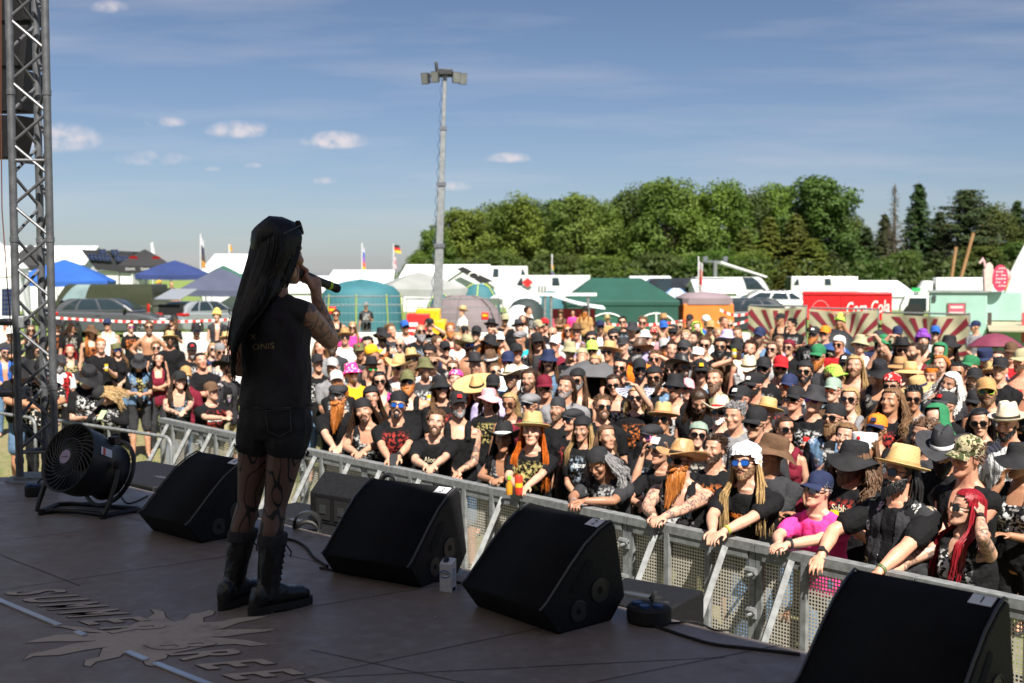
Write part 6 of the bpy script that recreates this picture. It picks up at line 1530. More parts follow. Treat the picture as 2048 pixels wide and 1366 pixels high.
# ------------------------------------------------------------------ truss tower on the left
def build_truss():
    c = onz(80, 958, ST); t = thing('truss_tower', 'grey steel triangular truss tower standing at the left edge of the stage', 'truss', c, R(8))
    tm = mat('scaffold_grey', (.13, .135, .145), .45, .55, var=.25, sc=14, bump=.1)
    P = [V((-.125, -.04, 0)), V((.118, -.055, 0)), V((.0, .155, 0))]; H = 4.6
    for p in P:
        m = MB(); m.tube([p + V((0, 0, .03)), p + V((0, 0, H))], .027, 14)
        for z in (.14, .66, 1.7, 2.72, 3.75): m.lathe([(.027, z - .02), (.031, z - .018), (.031, z + .018), (.027, z + .02)], 14, p)
        m.build('chord', tm, t)
    d = MB()
    for a, b in ((0, 1), (1, 2), (2, 0)):
        z = .22; k = 0
        while z < H - .3:
            p, q = (P[a], P[b]) if k % 2 == 0 else (P[b], P[a]); d.tube([p + V((0, 0, z)), q + V((0, 0, z + .21))], .0115, 8); z += .215; k += 1
        for zz in (.20, 2.25): d.tube([P[a] + V((0, 0, zz)), P[b] + V((0, 0, zz))], .0125, 8)
    d.build('lacing', tm, t)
    b = MB(); b.lathe([(.23, 0), (.23, .012), (.2, .014), (.001, .014)], 30); b.box((0, .02, .022), (.3, .26, .016)); b.build('base_plate', STEEL, t)
    # rails of the stage guard, clamped to the truss
    for z, rr in ((1.12, .024), (.62, .030)):
        g = thing('guard_rail', 'dark grey guard rail tube left of the truss, ' + ('upper' if z > 1 else 'lower') + ' one', 'rail', c + V((0, -.02, z)), R(4))
        m = MB(); m.tube([(-3, .0, 0), (-.04, 0, 0)], rr, 12); m.build('tube', tm, g); m = MB(); m.box((-.10, 0, 0), (.07, .09, .09)); m.build('clamp', STEEL, g, bevel=.01)
    # thin orange-black cable running down
    m = MB(); pts = [aty(x, y, 7.75) for x, y in ((2, -20), (2, 250), (4, 420), (14, 560), (22, 660), (25, 780), (28, 860), (38, 905), (42, 930), (40, 948))]; m.tube(pts, .004, 6)
    tag(m.build('hanging_cable', mat('rust_orange_cable', (.10, .03, .012), .6)), 'thin orange cable hanging down in front of the truss tower', 'cable')
    # hanging line array behind the truss
    la = thing('line_array', 'column of black loudspeakers hanging behind the truss at top left', 'loudspeaker array', aty(20, 330, 9.6) + V((0, 0, 0)), R(0))
    base = la.location.copy()
    for k, (y0, y1, xr, xl) in enumerate(((-330, -245, 60, -160), (-240, -150, 60, -160), (-145, -55, 60, -160), (-50, 45, 58, -160), (50, 135, 56, -160), (140, 225, 50, -165), (230, 320, 36, -170))):
        tl, tr = aty(xl, y0, 9.6), aty(xr, y0, 9.6); bl, br = aty(xl, y1 - 4, 9.6), aty(xr - (7 if k > 3 else 0) - (14 if k == 6 else 0), y1 - 4, 9.6)
        m = MB(); pts = [bl, br, tr, tl]; vs = [q - base for q in pts] + [q - base + V((0, .42, .03)) for q in pts]; m.add(vs, [(0, 1, 2, 3), (7, 6, 5, 4), (0, 4, 5, 1), (1, 5, 6, 2), (2, 6, 7, 3), (3, 7, 4, 0)]); m.build('cabinet', BLACKM, la, smooth=False, bevel=.012)
        m = MB(); q = [bl + (br - bl) * .06, br - (br - bl) * .06, tr - (tr - tl) * .06, tl + (tr - tl) * .06]; m.quad(*[x - base + V((0, -.004, 0)) for x in q]); m.build('grille', GRILLE, la)
    m = MB(); m.tube([aty(10, -380, 9.8) - base, aty(10, -330, 9.8) - base], .02); m.build('hoist_chain', STEEL, la)
build_truss()
# ------------------------------------------------------------------ carton, cables, sockets, front fills
def build_carton():
    p = onz(896, 1182, ST); t = thing('drink_carton', 'white and blue drink carton with a dark screw cap on the stage floor', 'carton', p, R(-24))
    m, nt, pr = nodes('speckled_carton'); tcn = nt.nodes.new('ShaderNodeTexCoord'); vo = nt.nodes.new('ShaderNodeTexVoronoi'); vo.inputs['Scale'].default_value = 260; nt.links.new(tcn.outputs['Object'], vo.inputs['Vector'])
    f = mathn(nt, 'LESS_THAN', vo.outputs['Distance'], .30); nt.links.new(mixn(nt, f, (.66, .68, .72), (.10, .16, .30)), pr.inputs['Base Color']); pr.inputs['Roughness'].default_value = .4
    b = MB(); w, d, h = .062, .048, .150
    b.add([(-w / 2, -d / 2, 0), (w / 2, -d / 2, 0), (w / 2, d / 2, 0), (-w / 2, d / 2, 0), (-w / 2, -d / 2, h - .02), (w / 2, -d / 2, h - .02), (w / 2, d / 2, h), (-w / 2, d / 2, h)], [(3, 2, 1, 0), (0, 1, 5, 4), (1, 2, 6, 5), (2, 3, 7, 6), (3, 0, 4, 7), (4, 5, 6, 7)])
    b.build('box', m, t, smooth=False, bevel=.002)
    b = MB(); b.lathe([(.013, 0), (.013, .012), (.012, .015), (.001, .0155)], 18, (-.008, -.002, h - .010), Matrix.Rotation(R(-22), 3, 'X').to_3x3() @ Matrix.Identity(3)); 
    b.lathe([(.0155, 0), (.0155, .003), (.013, .003)], 18, (-.008, -.002, h - .014)); b.build('cap', mat('navy_plastic', (.012, .02, .07), .4), t)
    bl = mat('carton_blue', (.02, .17, .45), .45)
    b = MB(); b.add([(.027 * math.cos(q) - .004, -d / 2 - .0008, .082 + .019 * math.sin(q)) for q in [2 * PI * i / 24 for i in range(24)]], [tuple(range(24))]); lo = b.build('logo_disc', bl, t)
    b = MB(); b.add([(.024 * math.cos(q) - .004, -d / 2 - .0012, .082 + .0125 * math.sin(q)) for q in [2 * PI * i / 24 for i in range(24)]], [tuple(range(24))]); b.build('logo_oval', PAPER, lo)
    add_text('oyco', .021, Matrix.Translation((-.004, -d / 2 - .0018, .083)) @ Matrix.Rotation(R(90), 4, 'X'), INK, lo, off=.02)
    b = MB()
    for i in range(14): b.box((w / 2 + .0006, -.015 + i * .0022, .014), (.001, .0011, .016))
    b.build('barcode', INK, t)
    b = MB()
    for i in range(7): b.box((w / 2 + .0006, 0, .05 + i * .009), (.001, .028 - .006 * (i % 3), .0035))
    b.build('small_print', mat('carton_pale_blue', (.20, .35, .55), .5), t)
build_carton()
def cable(label, pts, r=.006, z=None, m=None):
    ps = [onz(x, y, ST) + V((0, 0, r)) for x, y in pts]; out = []
    for i in range(len(ps) - 1):
        p0, p1, p2, p3 = ps[max(i - 1, 0)], ps[i], ps[i + 1], ps[min(i + 2, len(ps) - 1)]
        for j in range(6): t = j / 6; out.append(.5 * ((2 * p1) + (p2 - p0) * t + (2 * p0 - 5 * p1 + 4 * p2 - p3) * t * t + (3 * p1 - p0 - 3 * p2 + p3) * t ** 3))
    out.append(ps[-1]); b = MB(); b.tube(out, r, 7); tag(b.build('stage_cable', m or RUBBER), label, 'cable', 'black cables on the stage floor')
cable('black cable curving from the singer\'s legs to the second monitor', ((560, 1078), (590, 1084), (612, 1098), (628, 1118), (655, 1136)), .007)
cable('black cable running in front of the middle monitors past the carton', ((640, 1138), (720, 1152), (800, 1162), (870, 1164), (945, 1170), (985, 1172)), .006)
cable('black cable under the fan towards the left monitor', ((130, 1010), (180, 1008), (230, 1016), (280, 1020)), .006)
cable('thin black cable looping between fan and left monitor', ((238, 985), (248, 1002), (258, 1008), (275, 1003), (295, 993)), .0045)
cable('black cable trailing along the stage edge at lower right', ((1260, 1238), (1330, 1262), (1420, 1290), (1500, 1300), (1600, 1312)), .0065)
cable('thin black cable from plug box over the stage edge', ((1300, 1240), (1340, 1248), (1390, 1246), (1430, 1262), (1462, 1262)), .0045)
def plugbox(px, py, label, s=1.0):
    t = thing('power_socket', label, 'power socket', onz(px, py, ST), R(-30)); b = MB()
    b.lathe([(.085 * s, 0), (.092 * s, .01), (.092 * s, .06), (.082 * s, .07), (.001, .072)], 24, fn=lambda p: V((p.x * (1 + .02 * math.cos(24 * math.atan2(p.y, p.x))), p.y, p.z))); b.build('housing', RUBBER, t, sharp=30)
    for k in range(3): q = MB(); a = R(200 + 70 * k); q.tube([(.05 * s * math.cos(a), .05 * s * math.sin(a), .07), (.05 * s * math.cos(a), .05 * s * math.sin(a), .082)], .021, 14); q.build('socket', mat('blue_socket', (.02, .06, .18), .5) if 'blue_socket' not in bpy.data.materials else bpy.data.materials['blue_socket'], t)
    q = MB(); q.tube([(0, .03, .078), (.0, .05, .10), (-.01, .09, .10), (-.05, .13, .06), (-.06, .18, .02), (-.02, .26, .012)], .007, 8); q.build('lead', RUBBER, t)
plugbox(1298, 1243, 'round black power socket box beside the right middle monitor')
plugbox(68, 992, 'round black power socket box left of the fan', .62)
def sub(px, py, w, d, h, rz, label, top=ST - .02, holes=2):
    p = onz(px, py, top); t = thing('subwoofer', label, 'subwoofer', (p.x, p.y, -.3), rz, 'black subwoofers in the pit'); H = top + .3
    b = MB(); b.box((0, 0, H / 2), (w, d, H)); b.build('cabinet', BLACKM, t, bevel=.012)
    for k in range(holes):
        x = (-.25 + .5 * k) * w if holes > 1 else 0; q = MB(); pl = [(x + .085 * math.cos(a) * (1.3), -.1 * d + .04 * math.copysign(abs(math.sin(a)) ** .6, math.sin(a))) for a in [2 * PI * i / 20 for i in range(20)]]
        q.prism(pl, H - .02, H + .002, lambda x_, y_, z_: V((x_, y_, z_))); hd = q.build('handle', bpy.data.materials['deep_black'], t, smooth=False)
        q = MB(); q.prism([(x + (a - x) * .72, -.1 * d + (c + .1 * d) * .55 - .006) for a, c in pl], H + .0015, H + .004, lambda x_, y_, z_: V((x_, y_, z_))); q.build('plate', mat('dull_grey_plate', (.06, .065, .07), .4, .5) if 'dull_grey_plate' not in bpy.data.materials else bpy.data.materials['dull_grey_plate'], hd, smooth=False)
    g = MB(); g.box((0, d / 2 + .004, H * .5), (w * .9, .008, H * .86)); g.build('grille', GRILLE, t)
    return t, V((p.x, p.y, top))
sub(300, 945, 1.05, .62, 1, R(-40), 'black subwoofer behind the fan, flat top with two recessed handles', ST + .005)
_, s2 = sub(615, 1038, .95, .62, 1, R(-40), 'black subwoofer in the pit under the small front fill speaker', ST - .03, 1)
sub(1288, 1186, .42, .40, 1, R(-35), 'black subwoofer in the pit behind the round power socket box', ST - .02, 1)
def frontfill():
    a = onz(722, 1042, ST + .0); t = thing('front_fill_speaker', 'black wedge shaped front fill loudspeaker on the subwoofer facing the crowd', 'loudspeaker', (a.x, a.y + .1, ST - .03), R(-38))
    pr = [(-.18, .0), (.22, .0), (.15, .23), (-.06, .29), (-.18, .18)]
    b = MB(); b.prism(pr, -.27, .27, lambda y, z, x: V((x, y, z))); b.build('cabinet', BLACKM, t, smooth=False, bevel=.008)
    for x in (-.17, .0, .17): q = MB(); q.box((x * .9, -.1815, .09), (.11, .006, .12)); q.build('recess', bpy.data.materials['deep_black'], t); q = MB(); q.box((x * .9, -.186, .09), (.05, .004, .05)); q.build('connector_plate', bpy.data.materials['dull_grey_plate'], t)
    q = MB(); q.tube([V((.18 + .06 * math.cos(a_), .04, .255 + .045 * math.sin(a_))) for a_ in np.linspace(0, PI, 9)], .014, 8); q.build('carry_handle', BLACK, t)
    q = MB(); q.tube([V((-.28 + .07 * math.cos(a_), -.30, -.0 + .07 * math.sin(a_))) for a_ in np.linspace(0, 2 * PI, 17)], .014, 8, cap=False); q.lathe([(.07, -.03), (.08, -.03), (.08, .03), (.07, .03)], 20, (-.28, -.3, .05), Matrix.Rotation(R(90), 3, 'X'))
    tag(q.build('tape_roll', mat('black_tape', (.02, .02, .02), .4)), 'roll of black tape on the subwoofer', 'tape roll').location = V((t.location.x, t.location.y, ST - .03)); 
frontfill()
# ================================================================== CAMPSITE, VEHICLES, TREES
S_ = lambda Y: F / Y
def gpt(x, Y): p = aty(x, YH, Y); return V((p.x, Y, zg(p.x, Y)))
_mt = {}
def cm(name, c, tr=.15, **k):
    if name not in _mt: _mt[name] = canvas(name, c, tr)
    return _mt[name]
def sm_(name, c, r=.5, me=0, **k):
    if name not in _mt: _mt[name] = mat(name, c, r, me, **k)
    return _mt[name]
def gazebo(label, x, ypk, yev, hw, Y, m, yaw=20, val=.22, cat='gazebo', wall=None):
    c = aty(x, yev, Y); zp = aty(x, ypk, Y).z; g = zg(c.x, Y); t = thing('gazebo', label, cat, (c.x, Y, g), R(yaw)); ze, zp = c.z - g, zp - g
    a = hw / S_(Y) / (math.cos(R(yaw)) + abs(math.sin(R(yaw)))); b = MB(); rings = []
    for u, k in ((0, 0), (.28, .22), (.6, .55), (1, 1)):
        h = a * u if u else .03; z = zp - (zp - ze) * k; n = 6; rr = []
        for i in range(4):
            p, q = ((-h, -h), (h, -h), (h, h), (-h, h))[i], ((h, -h), (h, h), (-h, h), (-h, -h))[i]
            for j in range(n): w = j / n; sag = .06 * a * u * math.sin(PI * w); rr.append(V((p[0] + (q[0] - p[0]) * w, p[1] + (q[1] - p[1]) * w, z - sag * .5)))
        rings.append(rr)
    b.loft(rings + [[p - V((0, 0, val + .015 * (i % 2))) for i, p in enumerate(rings[-1])]], cap=False); b.build('canopy', m, t, sharp=25)
    for sx in (-1, 1):
        for sy in (-1, 1): l = MB(); l.tube([(sx * a * .97, sy * a * .97, 0), (sx * a * .97, sy * a * .97, ze - .04)], .022, 6); l.build('leg', STEEL, t)
    if wall is not None: w = MB(); w.quad((-a * .96, a * .96, 0), (a * .96, a * .96, 0), (a * .96, a * .96, ze - .1), (-a * .96, a * .96, ze - .1)); w.build('side_wall', wall, t)
    return t, a, ze, zp
def marquee(label, x0, x1, yr, ye, Y, m, depth=5, name='marquee', gable=False):
    """ridge tent: ridge across the picture, or a gable end towards us"""
    A, B = aty(x0, ye, Y), aty(x1, ye, Y); w = B.x - A.x; g = zg((A.x + B.x) / 2, Y); t = thing(name, label, 'tent', ((A.x + B.x) / 2, Y, g)); ze = A.z - g; h = w / 2
    b = MB(); wl = MB()
    if gable:
        zr = aty((x0 + x1) / 2, yr, Y).z - g
        pr = [(-h - .1, ze - .05), (0, zr), (h + .1, ze - .05), (h + .1, ze), (0, zr + .05), (-h - .1, ze)]
        b.prism(pr, -.1, depth, lambda x, z, y: V((x, y, z)))
        wl.prism([(-h, 0), (h, 0), (h, ze), (0, zr - .03), (-h, ze)], .02, depth - .02, lambda x, z, y: V((x, y, z)))
    else:
        zr = aty((x0 + x1) / 2, yr, Y + depth / 2).z - g
        pr = [(-.1, ze - .06), (depth / 2, zr - .03), (depth + .1, ze - .06), (depth + .1, ze), (depth / 2, zr + .03), (-.1, ze)]
        b.prism(pr, -h - .1, h + .1, lambda y, z, x: V((x * (1 - (.10 if abs(y - depth / 2) < .1 else 0)), y, z)))
        wl.prism([(0, 0), (depth, 0), (depth, ze - .04), (depth / 2, zr - .10), (0, ze - .04)], -h * .97, h * .97, lambda y, z, x: V((x * (1 - (.12 if abs(y - depth / 2) < .1 else 0)), y, z)))
    b.build('roof', m, t, smooth=False, bevel=.03); wl.build('wall', CANVASW, t, smooth=False); return t
def dome(label, x, ytop, hw, Y, m, ribs=None, dy=.8, name='dome_tent', door=None, base=None):
    p = gpt(x, Y); top = aty(x, ytop, Y).z - p.z; a = hw / S_(Y); t = thing(name, label, 'tent', p, R(random.uniform(-15, 15))); b = MB()
    prof = [(1, 0), (.985, .25), (.93, .5), (.80, .74), (.58, .90), (.3, .98), (.01, 1)]
    b.lathe([(r, z * top) for r, z in prof], 24, fn=lambda q: V((q.x * a * (1 + .03 * math.cos(6 * math.atan2(q.y, q.x))), q.y * a * dy, q.z - .03 * math.sin(6 * math.atan2(q.y, q.x)) ** 2))); b.build('fly_sheet', m, t, sharp=60)
    if ribs is not None:
        for k in range(6):
            an = PI / 6 + k * PI / 3; r = MB(); r.tube([(pr[0] * a * 1.02 * math.cos(an), pr[0] * a * dy * 1.02 * math.sin(an), pr[1] * top * 1.01) for pr in prof[:-1]], .035, 6, flat=.5); r.build('pole_sleeve', ribs, t)
    if door is not None: d = MB(); d.prism([(.34 * a * math.cos(q), top * .12 + top * .62 * math.sin(q)) for q in np.linspace(0, PI, 12)], -.02, .02, lambda u, v, w: V((u, -a * dy * (.99 - .34 * (v / top) ** 2.2) + w - .02, v))); d.build('door', door, t, smooth=False)
    return t
def car(label, x, Y, yaw, col, kind='hatch', cat='car', name='parked_car', open_tail=False, glass=None):
    p = gpt(x, Y); t = thing(name, label, cat, p, R(yaw)); glass = glass or GLASS_D; pt = sm_('car_paint_' + '_'.join('%.2f' % c for c in col), col, .22, .25, var=.05)
    if kind == 'hatch':
        low = [(-2.08, .30), (-2.16, .55), (-2.12, .84), (-1.98, 1.0), (-1.0, .98), (.95, .93), (1.55, .83), (1.98, .68), (2.14, .50), (2.10, .28), (1.9, .20), (-1.95, .20)]; W = 1.76
        cb, ct = (-2.0, 1.0, .97), (-1.30, .02, 1.46); wx, wr = (-1.32, 1.30), .32
    elif kind == 'van':
        low = [(-2.45, .32), (-2.5, .6), (-2.48, 1.12), (1.55, 1.10), (2.1, .98), (2.42, .80), (2.46, .36), (2.3, .24), (-2.3, .24)]; W = 1.9
        cb, ct = (-2.48, 1.62, 1.10), (-2.40, .95, 1.96); wx, wr = (-1.5, 1.52), .34
    elif kind == 'camper':
        low = [(-3.0, .45), (-3.0, 1.0), (1.4, 1.0), (2.3, .95), (2.5, .6), (2.4, .3), (-2.8, .35)]; W = 2.1
        cb, ct = (-3.0, 1.95, 1.0), (-3.0, 1.9, 2.75); wx, wr = (-1.7, 1.7), .34
    b = MB(); b.prism(low, -W / 2, W / 2, lambda x_, z, y: V((x_, y, z))); b.build('body', pt, t, smooth=False, bevel=.09)
    c = MB(); x0, x1, z0 = cb; x2, x3, z1 = ct; wi = W / 2 - .05; wt = W / 2 - (.22 if kind == 'hatch' else .12)
    Rg = []
    for u in (0, .33, .66, .9, 1):
        xa, xb = x0 + (x2 - x0) * u ** 1.25, x1 + (x3 - x1) * u ** (.9); w = wi + (wt - wi) * u ** 1.3; z = z0 - .02 + (z1 - z0) * math.sin(u * PI / 2) ** .9
        Rg.append([V((xa, -w, z)), V((xb, -w, z)), V((xb, w, z)), V((xa, w, z))])
    c.loft(Rg); cab = c.build('cabin', pt, t, smooth=False, bevel=.05)
    def at(u, fx, sd, off=.012):                       # point on the cabin side: u height, fx 0 rear..1 front
        xa, xb = x0 + (x2 - x0) * u ** 1.25, x1 + (x3 - x1) * u ** .9; w = wi + (wt - wi) * u ** 1.3; z = z0 - .02 + (z1 - z0) * math.sin(u * PI / 2) ** .9; return V((xa + (xb - xa) * fx, sd * (w + off), z))
    spans = {'hatch': ((.10, .27), (.30, .585), (.615, .95)), 'van': ((.70, .94),), 'camper': ((.40, .5), (.88, .97))}[kind]
    for sd in (-1, 1):
        for f0, f1 in spans:
            n = 6; w = MB(); vs = []; u0, u1 = (.12, .86) if kind != 'camper' else (.42, .72)
            for k in range(n + 1): u = u0 + (u1 - u0) * k / n; vs += [at(u, f0 + (.02 * k / n if f0 > .2 else .12 * k / n), sd), at(u, f1 - (.06 * k / n if f1 > .9 else 0), sd)]
            w.add(vs, [(2 * k, 2 * k + 1, 2 * k + 3, 2 * k + 2) for k in range(n)]); w.build('window', glass, t)
        m = MB(); m.sph(at(.12, .93, sd, .12), (.07, .10, .075), 6); m.build('mirror', sm_('car_black', (.015, .015, .016), .4), t)
        if kind != 'camper': h = MB(); h.box((-.35 if kind == 'hatch' else .55, sd * (W / 2 + .012), .84 if kind == 'hatch' else 1.0), (.2, .03, .03)); h.build('handle', pt, t)
    for fx, nm in ((1, 'windscreen'), (0, 'rear_window')):
        if nm == 'rear_window' and (kind != 'hatch' or open_tail): continue
        w = MB(); vs = []
        for k in range(6): u = .1 + .76 * k / 5; q = at(u, fx, 1, -.09), at(u, fx, -1, -.09); o = V((.02 if fx else -.02, 0, .015)); vs += [q[0] + o, q[1] + o]
        w.add(vs, [(2 * k, 2 * k + 1, 2 * k + 3, 2 * k + 2) for k in range(5)]); w.build(nm, glass, t)
    for x_ in wx:
        for sd in (-1, 1):
            y = sd * (W / 2 - .06); Mx = Matrix.Rotation(R(90) * -sd, 3, 'X'); a = MB(); a.lathe([(wr + .06, .075), (.001, .075)], 22, (x_, y - sd * .005, wr + .01), Mx); a.build('wheel_arch', sm_('car_black', (.015, .015, .016), .4), t)
            w = MB(); w.lathe([(wr * .62, .10), (wr * .8, .115), (wr * .97, .09), (wr, .05), (wr, -.1), (.001, -.1)], 22, (x_, y, wr), Mx); wo = w.build('wheel', RUBBER, t)
            r_ = MB(); 
            for k in range(7): an = 2 * PI * k / 7; q = Mx @ V((math.cos(an), math.sin(an), 0)); cc = V((x_, y, wr)) + Mx @ V((0, 0, .105)); r_.tube([cc + q * .03, cc + q * wr * .63], .025, 5)
            r_.tube([V((x_, y, wr)) + Mx @ V((wr * .64 * math.cos(q), wr * .64 * math.sin(q), .105)) for q in [2 * PI * i / 20 for i in range(21)]], .02, 5, cap=False); r_.build('rim', ALU, wo)
    for sd in (-1, 1):
        l = MB(); l.box((low[2][0] + .16, sd * (W / 2 - .2), .90 if kind == 'hatch' else .95), (.34 if kind == 'hatch' else .1, .44, .12 if kind == 'hatch' else .4)); l.build('tail_light', sm_('tail_red', (.42, .015, .015), .25), t, bevel=.02)
        l = MB(); l.box((1.98 if kind == 'hatch' else 2.36, sd * (W / 2 - .22), .66), (.22, .36, .13)); l.build('headlight', sm_('lamp_glass', (.6, .62, .62), .1), t, bevel=.03)
    if open_tail:
        g = MB(); g.box((x0 + .25, 0, 1.75), (1.15, W - .2, .07), Matrix.Rotation(R(-22), 3, 'Y')); tg = g.build('tailgate', pt, t, bevel=.02); g = MB(); g.box((x0 + .22, 0, 1.70), (.7, W - .5, .06), Matrix.Rotation(R(-22), 3, 'Y')); g.build('glass', GLASS_L, tg)
        g = MB(); g.box((x0 - .02, 0, .95), (.16, W - .35, .75)); g.build('boot_opening', sm_('boot_dark', (.01, .01, .01), .9), t)
    return t
def flag(label, x, y0, y1, Y, cols, fx, fy, fw, fh, ybase=600, vert=True):
    b, a = aty(x, y1, Y), aty(x, y0, Y); g = zg(b.x, Y); t = thing('flag', label, 'flag', (b.x, Y, g)); m = MB(); m.tube([(0, 0, 0), (a.x - b.x, 0, a.z - g)], .03, 6); m.build('pole', sm_('pole_white', (.6, .6, .6), .5), t)
    s = S_(Y); z1 = aty(fx, fy, Y).z - g; x0 = (fx - x) / s; n = len(cols); w, h = fw / s, fh / s; mb = MB(); N = 8
    for k in range(n):
        for j in range(N):
            u0, u1 = j / N, (j + 1) / N; f = lambda u, v: V((x0 + w * u + (.25 * w * v * v), .12 * math.sin(u * 5 + v * 3), z1 - h * v - .12 * h * u))
            mb.quad(f(u0, k / n), f(u1, k / n), f(u1, (k + 1) / n), f(u0, (k + 1) / n), k)
    ms = [sm_('flag_%.2f_%.2f_%.2f' % c, c, .7) for c in cols]; o = mb.build('cloth', ms, t); return t
def camp():
    blue, dblue, gblue, blk, grn, tl, gry, oran = cm('blue_canvas', (.02, .10, .40)), cm('navy_canvas', (.022, .042, .15)), cm('slate_canvas', (.07, .08, .13)), cm('black_canvas', (.02, .02, .022)), cm('green_canvas', (.028, .10, .075)), cm('teal_canvas', (.035, .15, .18)), cm('grey_canvas', (.30, .31, .30)), cm('orange_canvas', (.75, .20, .03))
    dgr, prp, bei = cm('dark_green_canvas', (.014, .075, .055)), cm('mauve_canvas', (.20, .16, .17)), cm('beige_canvas', (.42, .38, .26)); yel = sm_('lime_webbing', (.55, .62, .05), .6); red = sm_('bright_red', (.62, .02, .02), .5)
    # --- left
    marquee('large white marquee far behind the truss at left', -60, 168, 493, 528, 66, CANVASW, 6)
    t, a, ze, zp = gazebo('white gazebo with hanging side cloth at the far left edge', -20, 470, 535, 72, 40, CANVASW, 12, .3)
    w = MB(); 
    for k in range(9): pass
    n = 10; vs = []
    for k in range(n + 1): u = k / n; vs += [V((a * .96 + .10 * math.sin(u * 9), -a * .96 + u * a * 1.9, ze - .2)), V((a * .96 + .5 * (1 - u) + .16 * math.sin(u * 9), -a * 1.05 + u * a * 1.9, .02))]
    w.add(vs, [(2 * k, 2 * k + 1, 2 * k + 3, 2 * k + 2) for k in range(n)]); w.quad((-a, -a * .97, 0), (a * .9, -a * .97, 0), (a * .9, -a * .97, ze - .2), (-a, -a * .97, ze - .2)); w.build('side_wall', CANVASW, t)
    def solar(label, pts, nx, ny, par=None):
        th_ = None; c = sum(pts, V()) / 4; t_ = thing('solar_panel', label, 'solar panel', c, 0, 'solar panels in the campsite'); u = (pts[1] - pts[0]); v = (pts[3] - pts[0]); nrm = u.cross(v).normalized(); nrm = nrm if nrm.y < 0 else -nrm
        f = MB(); q = [p - c for p in pts]; f.add([p + nrm * .03 for p in q] + [p - nrm * .0 for p in q], [(0, 1, 2, 3), (7, 6, 5, 4), (0, 4, 5, 1), (1, 5, 6, 2), (2, 6, 7, 3), (3, 7, 4, 0)]); f.build('frame', ALU, t_, smooth=False)
        g = MB()
        for i in range(nx):
            for j in range(ny): o = q[0] + u * ((i + .06) / nx) + v * ((j + .06) / ny) + nrm * .036; g.quad(o, o + u * .88 / nx, o + u * .88 / nx + v * .88 / ny, o + v * .88 / ny)
        g.build('cells', sm_('solar_blue', (.012, .022, .07), .12), t_, smooth=False)
    P4 = lambda pts, Y: [aty(x, y, Y) for x, y in pts]
    solar('upright solar panel leaning on the white gazebo behind the truss', P4(((4, 632), (24, 632), (24, 577), (4, 577)), 37.6), 3, 6)
    gazebo('black gazebo with a red emblem behind the truss', 62, 489, 530, 62, 57, blk, 25)
    rp = MB(); rr = P4(((162, 499), (266, 503), (262, 543), (192, 540)), 62); d = V((.4, 2.2, 0)); t = thing('solar_roof', 'dark sloping camper roof carrying solar panels beside the white marquee', 'roof', (rr[3].x, 62, zg(rr[3].x, 62)))
    o = t.location.copy(); rp.add([p - o for p in rr] + [p - o + d for p in rr], [(0, 1, 2, 3), (7, 6, 5, 4), (0, 4, 5, 1), (1, 5, 6, 2), (2, 6, 7, 3), (3, 7, 4, 0)]); rp.build('roof', sm_('roof_black', (.02, .021, .025), .6), t, smooth=False)
    rp = MB(); rp.prism([(0, 0), (rr[2].x - rr[3].x, 0), (rr[2].x - rr[3].x, rr[2].z - o.z - .02), (0, rr[3].z - o.z - .02)], .2, 3, lambda x, z, y: V((x, y, z))); rp.build('wall', WHITE, t, smooth=False)
    for k, (x, y, w_, h_) in enumerate(((176, 508, 14, 12), (191, 509, 14, 12), (206, 510, 14, 12), (196, 498, 15, 11), (221, 499, 15, 11), (229, 511, 14, 12), (243, 512, 13, 11))):
        solar('blue solar panel on the dark camper roof, ' + ('upper left of the raised pair', 'upper right of the raised pair')[k - 3] if k in (3, 4) else 'blue solar panel in the lower row on the dark camper roof', P4(((x + 4, y + h_), (x + w_ + 4, y + h_), (x + w_, y), (x, y)), 61.9), 2, 2)
    t, a, ze, zp = gazebo('black gazebo with red round emblems left of the singer', 290, 499, 531, 64, 58, blk, 18, .35)
    for dx in (-.42, .42):
        e = MB(); e.add([(dx * a + a * .14 * math.cos(q) * 1.3, -a * .60 - .03 - .1 * math.sin(q), ze + (zp - ze) * .38 + a * .13 * math.sin(q)) for q in [2 * PI * i / 18 for i in range(18)]], [tuple(range(18))]); e.build('emblem', red, t)
    for dx in (-.55, 0, .5): add_text('ZAHN', .16, Matrix.Translation((dx * a, -a - .02, ze - .19)) @ Matrix.Rotation(R(90), 4, 'X'), WHITE, t)
    gazebo('bright blue gazebo behind the olive van', 130, 519, 561, 108, 51, blue, 14, .2)
    gazebo('navy blue gazebo right of the olive van', 350, 521, 549, 78, 54, dblue, 10, .2)
    gazebo('green gazebo peak behind the slate gazebo', 447, 531, 560, 60, 60, grn, 25)
    gazebo('slate grey gazebo just left of the singer', 442, 537, 578, 98, 49, gblue, 16, .25)
    marquee('white peaked tent behind the slate gazebo left of the singer', 402, 540, 509, 546, 62, CANVASW, 5)
    car('olive green panel van behind the grey hatchback', 203, 46.5, 176, (.055, .062, .036), 'van', 'van', 'parked_van', glass=GLASS_L)
    car('dark grey hatchback parked side on behind the low wall', 228, 43, 2, (.085, .09, .10), 'hatch')
    car('silver estate car with its tailgate open beside the singer', 408, 45, 60, (.30, .32, .35), 'hatch', open_tail=True).scale = (.86, .86, .9)
    # --- centre
    marquee('white tent right of the singer behind the teal tent', 648, 782, 541, 572, 57, CANVASW, 5)
    marquee('white tent hidden behind the singer\'s arm', 560, 690, 553, 585, 63, CANVASW, 5)
    # teal shelter with lime stripes
    p = gpt(722, 41); s = S_(41); t = thing('event_shelter', 'teal event shelter tent with lime green stripes behind the mesh fence', 'tent', p); a = 80 / s; H = aty(722, 558, 41).z - p.z; hz = aty(722, 583, 41).z - p.z
    b = MB(); rg = []
